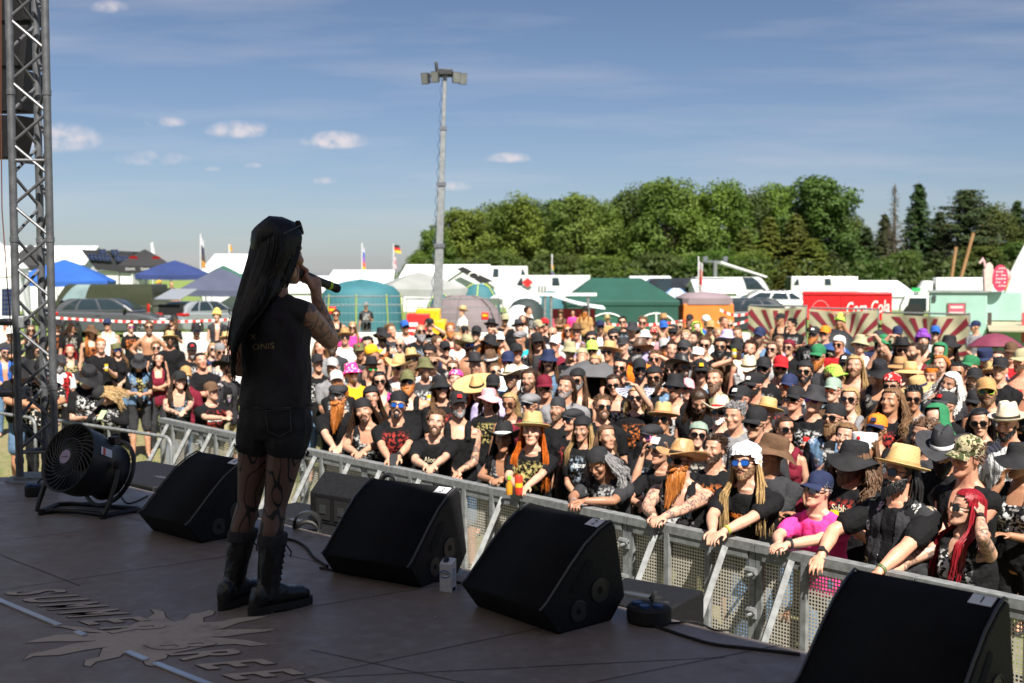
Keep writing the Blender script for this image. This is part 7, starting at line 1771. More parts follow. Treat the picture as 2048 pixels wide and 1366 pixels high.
    for u, z in ((1.02, 0), (1, .5 * hz), (.95, hz * .97), (.80, hz * 1.10), (.4, hz + (H - hz) * .80), (.02, H)): rg.append([V((a * u * math.cos(q) * 1.02, a * u * math.sin(q) * .9, z - (.0 if z == 0 else .10 * (k % 2)))) for k, q in enumerate([2 * PI * i / 16 for i in range(16)])])
    b.loft(rg, cap=False); b.build('canopy', tl, t, sharp=40)
    for k in range(16):
        if k % 2: continue
        q = 2 * PI * k / 16 + .0; st = MB(); st.tube([V((a * u * math.cos(q) * 1.035, a * u * math.sin(q) * .915, z)) for u, z in ((1.02, 0), (1, .5 * hz), (.955, hz * .95))], .05, 5, flat=.4); st.build('stripe', yel, t)
    gazebo('light grey gazebo in front of the light tower mast', 838, 544, 576, 100, 49, gry, 14, .3)
    marquee('white tent with open front right behind the mast', 798, 985, 530, 560, 64, CANVASW, 5)
    marquee('white gable tent right of the mast with a black banner', 880, 985, 536, 572, 58, CANVASW, 4, gable=True)
    bn = P4(((913, 538), (925, 533), (988, 563), (962, 567)), 57.6); t = thing('banner', 'black banner with a white emblem over the white gable tent', 'banner', bn[0]); m = MB(); m.add([q - bn[0] for q in bn] + [q - bn[0] + V((0, .03, 0)) for q in bn], [(0, 1, 2, 3), (7, 6, 5, 4), (0, 4, 5, 1), (1, 5, 6, 2), (2, 6, 7, 3), (3, 7, 4, 0)]); m.build('cloth', blk, t, smooth=False)
    m = MB(); cc = sum(bn, V()) / 4 - bn[0]; m.tube([cc + V((.25 * math.cos(q), -.03, .18 * math.sin(q) - .05)) for q in np.linspace(0, 5, 14)], .035, 5); m.build('emblem', WHITE, t)
    dome('teal dome tent behind the mauve tent', 958, 567, 44, 48, tl, yel); dome('mauve tunnel tent behind the mesh fence right of the mast', 925, 590, 85, 40, prp, prp, .6); dome('teal tunnel tent left of the mauve one', 880, 588, 30, 46, tl, yel)
    car('white camper van behind the white awnings with a red diamond', 1088, 54, 178, (.72, .72, .71), 'camper', 'camper van', 'camper_van').scale = (.72, .8, .78)
    m = MB(); c = aty(1055, 565, 54 - .95); m.add([(c.x + dx, c.y, c.z + dz) for dx, dz in ((-.26, 0), (0, -.22), (.26, 0), (0, .22))] + [(c.x + dx, c.y + .03, c.z + dz) for dx, dz in ((-.26, 0), (0, -.22), (.26, 0), (0, .22))], [(3, 2, 1, 0), (4, 5, 6, 7)]); tag(m.build('diamond_sign', red, smooth=False), 'red diamond sign on the side of the white camper van', 'sign')
    car('white caravan left of the camper van', 1010, 60, 0, (.74, .73, .70), 'camper', 'caravan', 'caravan').scale = (.62, .8, .92)
    gazebo('small white awning in front of the camper van', 1030, 570, 597, 52, 46, CANVASW, 20); dome('white dome tent left of the market stall', 1038, 610, 34, 38, CANVASW); dome('black dome tent with pale patches behind the white dome', 1052, 596, 42, 42, cm('patchy_canvas', (.03, .045, .045)))
    # stall with sagging tarp
    p = gpt(1130, 38); s = S_(38); t = thing('camp_stall', 'improvised camp bar with a sagging white tarp and wooden counter', 'stall', p); zz = lambda y: aty(1130, y, 38).z - p.z; xx = lambda x: (x - 1130) / s
    m = MB(); N = 8; vs = []; 
    for i in range(N + 1):
        for j in range(5): u, v = i / N, j / 4; vs.append(V((xx(1098) + (xx(1206) - xx(1098)) * u, -1.1 + 2.2 * v, zz(592) - .42 * u ** 1.5 + .10 * math.sin(v * PI) - .12 * math.sin(u * PI))))
    m.add(vs, [(i * 5 + j, i * 5 + j + 1, (i + 1) * 5 + j + 1, (i + 1) * 5 + j) for i in range(N) for j in range(4)]); m.build('tarp', CANVASW, t)
    m = MB(); m.box((xx(1130), -1.15, zz(588)), (1.95, .07, .10)); m.build('beam', WHITE, t)
    for x in (1088, 1100, 1172): m = MB(); m.tube([(xx(x), -1.1, 0), (xx(x), -1.1, zz(586))], .05, 6); m.build('post', STEEL, t)
    m = MB(); m.box((xx(1133), -1.0, zz(655)), (1.7, .55, .06)); m.box((xx(1133), -.95, zz(675)), (1.6, .4, .7)); m.build('counter', sm_('counter_wood', (.20, .11, .05), .7), t)
    for k in range(3): m = MB(); m.tube([(xx(1078) + .10 * k, 0, zz(572)), (xx(1078) + .10 * k, 0, zz(592))], .03, 5); m.build('tap', STEEL, t)
    for k, c in enumerate(((.45, .06, .10), (.5, .2, .05), (.1, .2, .4), (.6, .55, .4))): m = MB(); m.lathe([(.09, 0), (.10, .1), (.04, .22), (.035, .3), (.001, .31)], 10, (xx(1105 + 17 * k), -1.0, zz(655) + .03)); tag(m.build('bottle', sm_('bottle%d' % k, c, .3)), ('red', 'orange', 'blue', 'cream')[k] + ' bottle on the camp bar counter', 'bottle').location = p
    m = MB(); m.prism([(xx(1100), zz(665)), (xx(1192), zz(665)), (xx(1192), zz(618)), (xx(1100), zz(618))], .3, .34, lambda a_, b_, d_: V((a_, d_, b_))); m.build('back_cloth', cm('red_cloth', (.40, .03, .05)), t, smooth=False)
    # dark green pavilion with arched windows
    x0, x1, Y = 1135, 1357, 40; p = gpt((x0 + x1) / 2, Y); s = S_(Y); h = (x1 - x0) / 2 / s; t = thing('pavilion', 'dark green pavilion tent with arched white trimmed windows', 'tent', p); ze, zr = aty(x0, 602, Y).z - p.z, aty(x0, 556, Y + 1.5).z - p.z; dp = 3.2
    m = MB(); m.loft([[V((-h * 1.03, -.03, ze - .18)), V((h * 1.03, -.03, ze - .18)), V((h * 1.03, dp, ze - .18)), V((-h * 1.03, dp, ze - .18))], [V((-h * 1.03, -.03, ze)), V((h * 1.03, -.03, ze)), V((h * 1.03, dp, ze)), V((-h * 1.03, dp, ze))], [V((-h * .52, dp * .5 - .05, zr)), V((h * .42, dp * .5 - .05, zr)), V((h * .42, dp * .5 + .05, zr)), V((-h * .52, dp * .5 + .05, zr))]]); m.build('roof', dgr, t, smooth=False, bevel=.04)
    m = MB(); m.prism([(-h, 0), (h, 0), (h, ze - .1), (-h, ze - .1)], 0, dp - .05, lambda a_, b_, d_: V((a_, d_, b_))); m.build('wall', dgr, t, smooth=False)
    for c0, w_ in ((-.28, .36), (.60, .36)):
        m = MB(); cx_ = c0 * h; r_ = w_ * h; m.tube([(cx_ - r_, -.03, .05)] + [(cx_ + r_ * math.cos(q), -.03, ze * .30 + ze * .40 * math.sin(q)) for q in np.linspace(PI, 0, 14)] + [(cx_ + r_, -.03, .05)], .03, 5); m.tube([(cx_, -.03, .05), (cx_, -.03, ze * .72)], .035, 5); m.build('window_trim', WHITE, t)
        m = MB(); m.prism([(cx_ + r_ * math.cos(q), ze * .30 + ze * .40 * math.sin(q)) for q in np.linspace(PI, 0, 14)] + [(cx_ + r_, .05), (cx_ - r_, .05)], -.015, -.005, lambda a_, b_, d_: V((a_, d_, b_))); m.build('window', cm('green_panel', (.022, .11, .075)), t, smooth=False)
    # orange tent
    x0, x1, Y = 1358, 1456, 42; p = gpt((x0 + x1) / 2, Y); s = S_(Y); h = (x1 - x0) / 2 / s; t = thing('cabin_tent', 'orange cabin tent with a grey roof left of the dark car', 'tent', p); ze, zr = aty(x0, 606, Y).z - p.z, aty(x0, 583, Y).z - p.z
    m = MB(); m.loft([[V((q[0] * h * 1.04, q[1] * 1.2, 0)) for q in ((-1, -1), (1, -1), (1, 1), (-1, 1))], [V((q[0] * h, q[1] * 1.15, ze)) for q in ((-1, -1), (1, -1), (1, 1), (-1, 1))]]); m.build('wall', oran, t, smooth=False, bevel=.05)
    m = MB(); m.lathe([(1.05, ze - .03), (.98, ze + (zr - ze) * .45), (.6, ze + (zr - ze) * .85), (.01, zr)], 4 * 5, fn=lambda q: V((max(-1, min(1, q.x * 1.35)) * h, max(-1, min(1, q.y * 1.35)) * 1.18, q.z))); m.build('roof', cm('mauve_roof', (.26, .20, .22)), t)
    car('dark grey car facing left behind the striped tape', 1462, 44, 176, (.045, .05, .06), 'hatch')
    car('white car behind the red and beige banners', 1522, 53, 178, (.70, .71, .72), 'hatch'); 
    car('white camper left of the red trailer', 1628, 60, 178, (.70, .69, .66), 'camper', 'camper van', 'camper_van').scale = (.70, .8, .72)
    t = car('white pop-top camper with raised roof behind the dark car', 1475, 62, 0, (.70, .70, .70), 'van', 'camper van', 'camper_van'); m = MB(); m.box((.2, 0, 2.35), (2.6, 1.5, .08), Matrix.Rotation(R(18), 3, 'Y')); m.build('pop_top', WHITE, t); 
    car('dark van with clothes hung on its side behind the green pavilion', 1345, 56, 180, (.03, .033, .04), 'van', 'van', 'parked_van'); marquee('white flat roofed tent behind the dark van', 1265, 1350, 553, 565, 66, CANVASW, 4); dome('white and blue dome tent left of the orange tent', 1352, 576, 34, 46, cm('pale_canvas', (.55, .58, .60)), sm_('blue_sleeve', (.03, .2, .5), .6)); marquee('white awning tent right of the red and white flag', 1395, 1475, 560, 585, 52, CANVASW, 4)
    dome('teal ridge tent behind the green pavilion at left', 1100, 582, 40, 47, tl, None)
    # fence banners with red rays
    xs = [(1497, 1612, 611, 615), (1620, 1756, 616, 622), (1766, 1938, 623, 634)]; beige = mat('beige_banner_cloth', (.44, .41, .27), .85, var=.12, sc=3, bump=.4, bsc=5); ray_m = mat('dark_red_print', (.21, .014, .028), .8, var=.15)
    wh = ('leftmost behind a man in a tank top', 'middle one behind the black umbrella', 'right one beside the mint food stall')
    for k, (x0, x1, y0, y1) in enumerate(xs):
        Ya, Yb = 30.5 - (x0 - 1497) / 441 * 4, 30.5 - (x1 - 1497) / 441 * 4; A, B = aty(x0, y0, Ya), aty(x1, y1, Yb); g = zg(A.x, Ya); t = thing('banner_fence', 'beige fence banner with dark red sun rays, ' + wh[k], 'fence banner', (A.x, A.y, g), math.atan2(B.y - A.y, B.x - A.x), 'sun ray fence banners'); L = (V((B.x, B.y, 0)) - V((A.x, A.y, 0))).length; H = (A.z + B.z) / 2 - g; h0 = .12
        wv = lambda x, z: .035 * math.sin(x * 4.1 + k) * math.sin(z * 2.6 + 1) + .02 * math.sin(x * 9 + z * 3)
        nx, nz = 26, 14; m = MB(); vs = [V((L * i / nx, wv(L * i / nx, h0 + (H - h0) * j / nz), h0 + (H - h0) * j / nz - .05 * math.sin(PI * i / nx) * (j / nz) ** 3)) for j in range(nz + 1) for i in range(nx + 1)]; m.add(vs, [(j * (nx + 1) + i, j * (nx + 1) + i + 1, (j + 1) * (nx + 1) + i + 1, (j + 1) * (nx + 1) + i) for j in range(nz) for i in range(nx)]); cl = m.build('cloth', beige, t)
        m = MB(); cx_, cz_ = L * .55, h0 + (H - h0) * .34
        def edge(an):
            dx, dz = math.cos(an), math.sin(an); ts = []
            if dx > 1e-6: ts.append((L - cx_) / dx)
            if dx < -1e-6: ts.append(-cx_ / dx)
            if dz > 1e-6: ts.append((H - .06 - cz_) / dz)
            if dz < -1e-6: ts.append((h0 - cz_) / dz)
            r_ = min(ts); return r_
        for q in range(-4, 15):
            a0 = PI * q / 10 + .05; a1 = a0 + .125
            N = 9; vv = []
            for i in range(N + 1):
                for an in (a0, a1): e = edge(an); rr = .30 + (e - .30) * i / N if e > .3 else e; x_, z_ = cx_ + math.cos(an) * rr, cz_ + math.sin(an) * rr; vv.append(V((x_, wv(x_, z_) - .012, z_ - .05 * math.sin(PI * x_ / L) * ((z_ - h0) / (H - h0)) ** 3)))
            m.add(vv, [(2 * i, 2 * i + 1, 2 * i + 3, 2 * i + 2) for i in range(N)])
        m.build('rays', ray_m, cl)
        for x_ in (0.02, L - .02): m = MB(); m.tube([(x_, .06, 0), (x_, .06, H + .05)], .03, 6); m.build('post', STEEL, t)
        m = MB(); m.tube([(0, .06, H + .02), (L, .06, H + .02)], .022, 6); m.build('top_rail', STEEL, t)
    # drinks trailer
    A, B = aty(1606, 584, 46), aty(1776, 588, 46); g = zg(A.x, 46); t = thing('drinks_trailer', 'bright red drinks trailer with white script lettering behind the banners', 'trailer', (A.x, 46, g), -.24); L = B.x - A.x; H = A.z - g
    m = MB(); m.box((L / 2, 1.1, H / 2 + .25), (L, 2.2, H - .5)); m.build('body', sm_('drinks_red', (.66, .012, .018), .35), t, bevel=.04)
    m = MB(); m.box((L * .43, -.01, H * .6), (.03, .02, H * .7)); m.box((L / 2, -.012, H - .1), (L, .03, .04)); m.build('panel_seam', sm_('deep_red', (.35, .008, .01), .4), t)
    add_text('Coca-Cola', .70, Matrix.Translation(((1729 - 1606) / S_(46), -.03, aty(1729, 614, 46).z - g)) @ Matrix.Rotation(R(90), 4, 'X') @ Matrix.Rotation(R(4), 4, 'Z') @ Matrix.Diagonal((.55, 1, 1, 1)), WHITE, t, off=.012, shear=.28)
    m = MB(); m.tube([((1640 - 1606) / S_(46) + .36 * math.cos(q), -.015, aty(1640, 626, 46).z - g + .5 * math.sin(q)) for q in np.linspace(.1, 3.04, 20)], .016, 5); m.build('ring_print', sm_('pale_red', (.72, .25, .25), .5), t)
    m = MB(); m.box((L / 2, 1.1, .25), (L * .8, 1.6, .1)); 
    for x_ in (.3, .7): m.lathe([(.3, -.1), (.3, .1), (.001, .1)], 16, (L * x_, .05, .3), Matrix.Rotation(R(90), 3, 'X'))
    m.build('chassis', RUBBER, t)
    marquee('long white marquee behind the red trailer', 1662, 1835, 562, 592, 68, CANVASW, 6)
    # truck
    A = aty(1800, 596, 52); g = zg(A.x, 52); s = S_(52); t = thing('truck', 'white truck with a dark windscreen and long white box beside the mint stall', 'truck', (A.x, 52, g), -.3); zt = aty(1830, 555, 52).z - g; zc = aty(1820, 592, 52).z - g
    m = MB(); m.prism([(0, .5), (64 / s, .5), (64 / s, zc + .02), (.25, zc + .02), (.02, zc * .62)], 0, 2.3, lambda x_, z_, y_: V((x_, y_, z_))); m.build('cab', WHITE, t, smooth=False, bevel=.08)
    m = MB(); m.prism([(26 / s, zc + .03), (62 / s, zc + .03), (62 / s, zt - .15), (44 / s, zt - .15)], .1, 2.2, lambda x_, z_, y_: V((x_, y_, z_))); m.build('wind_deflector', WHITE, t, smooth=False, bevel=.1)
    m = MB(); m.box((66 / s + 1.75, 1.15, .9 + (zt - .9) / 2), (3.5, 2.4, zt - .9)); m.build('box_body', CANVASW, t, bevel=.06)
    m = MB(); m.prism([(.28, zc * .45), (50 / s, zc * .45), (50 / s, zc * .93), (.42, zc * .93)], -.02, 0, lambda x_, z_, y_: V((x_, y_, z_))); m.build('window', GLASS_D, t, smooth=False)
    m = MB(); m.box((30 / s, -.015, zt - .55), (17 / s, .03, .16)); m.build('green_sign', sm_('sign_green', (.03, .42, .12), .5), t)
    for x_ in (.6, 3.2): m = MB(); m.lathe([(.45, -.15), (.45, .15), (.001, .15)], 18, (x_, .12, .45), Matrix.Rotation(R(90), 3, 'X')); m.build('wheel', RUBBER, t)
    # mint food stall
    Y = 33; A, B = aty(1860, 584, Y), aty(1966, 585, Y); g = zg(A.x, Y); s = S_(Y); t = thing('food_stall', 'mint green food stall with a framed picture and awning at right', 'food stall', (A.x, Y, g), -.34); L = B.x - A.x; H = A.z - g; mint = mat('mint_paint', (.32, .50, .43), .5, var=.08, sc=2)
    m = MB(); m.box((L / 2, 1.2, H / 2 + .1), (L, 2.4, H - .2)); m.build('wall', mint, t, bevel=.02)
    m = MB(); m.box((L / 2, 1.2, H + .01), (L + .1, 2.5, .05)); m.build('roof', sm_('grey_trim', (.25, .28, .28), .5), t)
    m = MB(); L2 = L + 66 / s; m.box((L + (L2 - L) / 2 + .01, 1.6, H - .42), (L2 - L, 1.6, .84)); m.build('front_sign', mint, t, bevel=.02)
    m = MB(); m.box((L + (L2 - L) / 2, 2.3, H / 2 - .3), (L2 - L, .1, H - .8)); m.build('back_wall', sm_('stall_brown', (.10, .06, .035), .7), t)
    m = MB(); m.prism([(0, H - .86), (1.6, H - 1.05), (1.6, H - 1.09), (0, H - .90)], L + .02, L2 + .9, lambda y_, z_, x_: V((x_, .8 - y_, z_))); m.build('awning', bei, t, smooth=False)
    m = MB(); m.box((L + .62, .75, .62), (1.2, .5, 1.0)); m.build('counter', mint, t, bevel=.02)
    zs = aty(1900, 618, Y).z - g; m = MB(); m.box((50 / s, -.02, zs), (.50, .04, .36)); fr = m.build('picture_frame', sm_('frame_brown', (.16, .10, .06), .6), t); m = MB(); m.box((50 / s, -.045, zs), (.43, .01, .29)); m.build('picture', sm_('picture_pink', (.55, .09, .15), .6), fr); m = MB(); m.box((50 / s, -.052, zs + .06), (.34, .006, .07)); m.box((50 / s, -.052, zs - .10), (.38, .006, .05)); m.build('picture_detail', sm_('picture_cream', (.66, .55, .50), .6), fr)
    m = MB(); m.box((8 / s, -.02, H - .18), (.10, .05, .16)); m.build('wall_lamp', sm_('lamp_dark', (.05, .06, .06), .5), t)
    for k, x_ in enumerate((L + .08, L + .98)): m = MB(); m.box((x_, .1, H * .50), (.11, .03, .85)); m.build('menu_board', sm_('menu%d' % k, ((.07, .05, .04), (.45, .08, .08))[k], .6), t)
    # big signs on the stall roof
    zz = lambda y: aty(1980, y, Y).z; xw = lambda x: aty(x, 560, Y).x; o = V((xw(1975), Y, zz(583)))
    t = thing('milkshake_sign', 'large pale pink milkshake cup sign with a bent straw on the stall roof', 'sign', o); t.scale = (.8,) * 3; m = MB(); pr = [(-.13, 0), (.13, 0), (.20, .72), (.15, .95), (.05, 1.06), (-.06, .98), (-.17, .74)]; m.prism(pr, -.09, .09, lambda x_, z_, y_: V((x_, y_, z_))); m.build('cup', sm_('shake_pink', (.62, .42, .38), .5), t, smooth=False, bevel=.03); m = MB(); m.tube([(-.10, 0, .9), (-.15, 0, 1.12), (-.17, 0, 1.20), (-.30, 0, 1.02)], .04, 8); m.build('straw', sm_('straw_pink', (.68, .40, .42), .5), t)
    t = thing('oval_sign', 'tall oval dark pink sign with white lettering on the stall roof', 'sign', V((xw(1998), Y - .1, zz(583)))); t.scale = (.88,) * 3; m = MB(); m.prism([(.25 * math.cos(q), .44 + .44 * math.sin(q)) for q in [2 * PI * i / 28 for i in range(28)]], 0, .06, lambda x_, z_, y_: V((x_, y_, z_))); m.build('disc', sm_('oval_pink', (.50, .035, .09), .5), t, smooth=False); m = MB()
    for k in range(6):
        for j in range(4): 
            if (k * 3 + j) % 5: m.tube([(-.15 + .085 * j, -.012, .16 + .115 * k), (-.12 + .085 * j, -.012, .22 + .115 * k - .02 * (j % 2)), (-.09 + .085 * j, -.012, .17 + .115 * k)], .015, 5)
    m.build('lettering', WHITE, t)
    t = thing('cone_sign', 'ice cream cone sign with a striped top beside the oval sign', 'sign', V((xw(2013), Y + .05, zz(583)))); t.scale = (.62,) * 3; m = MB(); m.lathe([(.03, 0), (.2, .6), (.001, .6)], 14); m.build('cone', sm_('cone_orange', (.62, .28, .12), .6), t); m = MB(); m.lathe([(.22, .6), (.25, .72), (.2, .9), (.08, 1.04), (.001, 1.06)], 14); m.build('scoop', sm_('scoop', (.60, .30, .28), .5), t)
    gazebo('tall white peaked tent cut by the right edge of the picture', 2098, 400, 612, 108, 38, CANVASW, 42, .4, 'tent', CANVASW)
    for k, (a_, b_) in enumerate((((1912, 494), (1903, 556)), ((1947, 466), (1922, 556)))):
        p0, p1 = aty(*a_, 58), aty(*b_, 58); m = MB(); m.tube([(p1.x - .3, 58, zg(p1.x, 58)), tuple(p1), tuple(p0)], .085, 8); tag(m.build('wooden_pole', mat('raw_wood_%d' % k, (.30, .16, .07), .8)), ('shorter', 'taller')[k] + ' leaning wooden pole in front of the dark trees', 'pole')
    p0 = aty(1430, 523, 68); p1 = gpt(1430, 68); t = thing('lamp_mast', 'thin grey lamp mast with crossbar among the camper vans', 'lamp mast', p1); m = MB(); m.tube([(0, 0, 0), (0, 0, p0.z - p1.z)], .12, 8); m.build('pole', STEEL, t); m = MB(); m.box((0, 0, p0.z - p1.z), (1.4, .15, .12)); m.box((-.6, 0, p0.z - p1.z + .15), (.25, .2, .3)); m.box((.6, 0, p0.z - p1.z + .15), (.25, .2, .3)); m.build('lamp_bar', ALU, t)
    # flags
    flag('narrow white flag beside the black gazebo', 305, 484, 560, 66, [(.75, .75, .75)], 303, 486, 6, 26)
    flag('dark and orange flag on a tall pole left of the singer', 401, 468, 600, 60, [(.6, .6, .65), (.05, .05, .10), (.08, .06, .06), (.55, .25, .05)], 402, 474, 8, 58)
    flag('small orange flag beside the singer', 458, 488, 560, 66, [(.8, .28, .03)], 458, 489, 6, 12)
    flag('blue and rainbow flag on a pole right of the singer', 724, 486, 600, 62, [(.6, .6, .7), (.05, .10, .45), (.25, .08, .4), (.8, .12, .05), (.8, .45, .03)], 723, 490, 7, 50)
    flag('black red and gold flag with a pink flag beneath', 787, 488, 600, 66, [(.015, .015, .015), (.6, .02, .02), (.8, .5, .03)], 787, 489, 13, 16)
    flag('pink and white flag under the black red and gold one', 785, 508, 600, 66.2, [(.72, .5, .5), (.6, .2, .25), (.72, .5, .5)], 785, 510, 7, 25)
    flag('rainbow and purple flag above the white camper van', 1104, 508, 600, 58, [(.75, .3, .03), (.6, .5, .05), (.1, .3, .2), (.25, .06, .5), (.3, .08, .55)], 1101, 528, 6, 26)
    flag('red and white flag on a pole beside the orange tent', 1397, 513, 620, 48, [(.7, .65, .68), (.72, .3, .25), (.68, .04, .04), (.7, .55, .55)], 1396, 520, 8, 62)
    # light tower
    Y = 31; b0, tp = aty(871, 650, Y), aty(890, 150, Y); g = zg(b0.x, Y); t = thing('light_tower', 'tall grey telescopic light tower mast with four floodlights on a trailer', 'light tower', (b0.x, Y, g)); d = tp - V((b0.x, Y, g)); mast = sm_('mast_grey', (.27, .285, .295), .45, .4, var=.2, sc=9)
    for k, (u0, u1, r_) in enumerate(((.08, .42, .115), (.40, .63, .095), (.61, .82, .074), (.80, 1.0, .054))):
        m = MB(); M = d.to_track_quat('Z', 'Y').to_matrix(); m.loft([[d * u + M @ V((sx * r_, sy * r_, 0)) for sx, sy in ((-1, -1), (1, -1), (1, 1), (-1, 1))] for u in (u0, u1)]); m.build('mast_section', mast, t, smooth=False, bevel=.02)
        m = MB(); m.box(d * u1, (r_ * 2.5, r_ * 2.5, .10)); m.build('collar', ALU, t)
    cb = MB(); cb.tube([d * (.12 + .87 * i / 90) + V((-.17 * (1 - .5 * i / 90) + .03 * math.sin(i * 1.3), -.05 + .03 * math.cos(i * 1.3), 0)) for i in range(91)], .009, 5); cb.build('coiled_cable', sm_('cable_blue', (.04, .07, .14), .6), t)
    m = MB(); m.box(d + V((.0, 0, .06)), (.42, .35, .16)); m.box(d + V((0, 0, -.02)), (1.0, .10, .08)); m.tube([d + V((-.22, 0, .1)), d + V((-.24, 0, .35))], .05, 6); m.build('head', sm_('head_dark', (.03, .032, .036), .5), t, bevel=.02)
    for x_, y_, a_ in ((-.50, -.1, -25), (-.24, -.2, -12), (.30, -.15, 14), (.46, -.05, 25)):
        m = MB(); Rr = Matrix.Rotation(R(a_), 3, 'Z') @ Matrix.Rotation(R(12), 3, 'X'); c = d + V((x_, y_, -.06 - abs(x_) * .1)); m.loft([[c + Rr @ V((sx * w_, yy, sz * h_)) for sx, sz in ((-1, -1), (1, -1), (1, 1), (-1, 1))] for yy, w_, h_ in ((-.10, .105, .15), (.05, .095, .14), (.13, .04, .07))]); fl_ = m.build('floodlight', sm_('flood_body', (.035, .036, .038), .5), t, smooth=False, bevel=.01)
        m = MB(); m.quad(*[c + Rr @ V((sx * .092, -.104, sz * .132)) for sx, sz in ((-1, -1), (1, -1), (1, 1), (-1, 1))]); m.build('glass', sm_('flood_glass', (.16, .17, .17), .15), fl_)
    # trailer of the tower: red and yellow cabinet
    s = S_(29); p = gpt(850, 29); t = thing('generator_trailer', 'red and yellow generator cabinet at the foot of the light tower', 'generator', p); zz = lambda y: aty(850, y, 29).z - p.z; xx = lambda x: (x - 850) / s
    m = MB(); m.box((xx(838), 0, zz(627) / 2), ((860 - 815) / s, .7, zz(627))); m.build('red_panel', red, t, bevel=.02); m = MB(); m.box((xx(872), .2, zz(640) / 2), ((890 - 852) / s, 1.0, zz(640))); m.box((xx(855), .3, zz(622) - .1), ((880 - 832) / s, .7, .3)); m.build('yellow_body', sm_('machine_yellow', (.80, .42, .01), .45), t, bevel=.03)
    m = MB(); m.box((xx(829), -.36, zz(648)), (.22, .01, .10)); m.box((xx(830), -.36, zz(660)), (.30, .01, .05)); m.box((xx(830), -.36, zz(672)), (.26, .01, .04)); m.build('notice', WHITE, t)
    for x_, y_, l in ((970, 632, 'red and yellow warning box on the mesh fence right of the mast'), (665, 621, 'orange and yellow warning box left on the mesh fence')):
        c = aty(x_, y_, 32.8); b = MB(); b.box(c, (.2, .15, .22)); bo = b.build('warning_light', red, bevel=.02); tag(bo, l, 'warning box'); b = MB(); b.box(c + V((0, -.08, .02)), (.15, .02, .07)); b.build('band', sm_('machine_yellow', (.8, .42, .01)), bo)
    # mesh fence panels
    def mesh_fence(label, x0, x1, y0, Y0, Y1):
        A, B = aty(x0, y0, Y0), aty(x1, y0 + 4, Y1); g = zg(A.x, Y0); u = V((B.x - A.x, B.y - A.y, 0)); L = u.length; t = thing('mesh_fence', label, 'fence', (A.x, A.y, g), math.atan2(u.y, u.x), 'mesh fence panels by the light tower'); H = A.z - g
        f = MB(); f.tube([(0, 0, .1), (0, 0, H), (L, 0, H), (L, 0, .1), (0, 0, .1)], .024, 6); f.tube([(0, 0, H * .86), (L, 0, H * .86)], .012, 5); f.build('frame', STEEL, t); w = MB()
        for i in range(1, int(L / .12)): w.tube([(i * .12, 0, .1), (i * .12, 0, H)], .004, 3)
        for i in range(1, int(H / .26)): w.tube([(0, 0, .1 + i * .26), (L, 0, .1 + i * .26)], .004, 3)
        w.build('wire_mesh', STEEL, t); 
        for x_ in (0, L): fo = MB(); fo.box((x_, 0, .06), (.2, .6, .12)); fo.build('foot', RUBBER, t)
    mesh_fence('mesh fence panel in front of the teal shelter tent', 650, 806, 593, 33, 33.4); mesh_fence('mesh fence panel right of the light tower mast', 812, 998, 598, 33.4, 34)
    # striped tape
    def tape(label, x0, y0, x1, y1, Y, n):
        A, B = aty(x0, y0, Y), aty(x1, y1, Y); m = MB()
        for i in range(n):
            a_, b_ = A + (B - A) * (i / n), A + (B - A) * ((i + 1) / n); sg = lambda u: V((0, 0, -.12 * math.sin(PI * u))); m.quad(a_ + sg(i / n), b_ + sg((i + 1) / n), b_ + sg((i + 1) / n) + V((0, .002, .085)), a_ + sg(i / n) + V((0, .002, .085)), i % 2)
        tag(m.build('barrier_tape', [sm_('tape_white', (.75, .74, .73), .5), sm_('tape_red', (.6, .03, .03), .5)], smooth=False), label, 'tape', 'red and white barrier tape')
    tape('red and white tape in front of the grey hatchback', 112, 638, 470, 641, 41, 46); tape('red and white tape in front of the green pavilion', 1180, 648, 1372, 644, 38, 26); tape('upper red and white tape in front of the dark car', 1440, 622, 1496, 630, 40, 8); tape('lower red and white tape in front of the dark car', 1436, 646, 1496, 643, 40, 8)
camp()
# ------------------------------------------------------------------ umbrellas and small things in the crowd
def umbrella(label, x, y, hw, Y, col, tilt=(0, 0), h=1.0):
    c = aty(x, y, Y); a = hw / S_(Y); t = thing('umbrella', label, 'umbrella', c, R(10)); t.rotation_euler = (R(tilt[0]), R(tilt[1]), R(10)); m = MB(); n = 32
    rg = []
    for u in (.02, .3, .6, .85, 1): rg.append([V((a * u * math.cos(q) * (1 - .07 * u * (1 - abs(math.cos(4 * q)))), a * u * math.sin(q) * (1 - .07 * u * (1 - abs(math.cos(4 * q)))), a * .52 * (1 - u ** 1.9))) for q in [2 * PI * i / n for i in range(n)]])
    m.loft(rg, cap=False); m.build('canopy', mat('umbrella_' + label.split()[0], col, .6, var=.1), t, sharp=60)
    m = MB(); m.tube([(0, 0, a * .5), (0, 0, -.55)], .012, 6); m.build('shaft', STEEL, t); m = MB(); m.tube([(0, 0, -.55), (0, 0, -.68)], .018, 8); m.build('handle', BLACK, t); r = MB()
    for k in range(8): q = 2 * PI * k / 8; r.tube([(0, 0, -.05), (a * .55 * math.cos(q), a * .55 * math.sin(q), a * .28)], .005, 4)
    r.build('ribs', STEEL, t)
umbrella('grey open umbrella above the middle of the crowd', 1186, 756, 72, 14.6, (.10, .10, .105), (-6, 4))
umbrella('black umbrella tilted back behind the man in a red shirt', 1682, 684, 42, 20.5, (.014, .014, .016), (28, 22))
umbrella('navy blue umbrella in front of the black one', 1668, 704, 36, 18.8, (.02, .06, .20), (-4, 12))
umbrella('dark red umbrella at the right edge of the crowd', 1990, 694, 54, 20, (.17, .03, .06), (-4, 2))
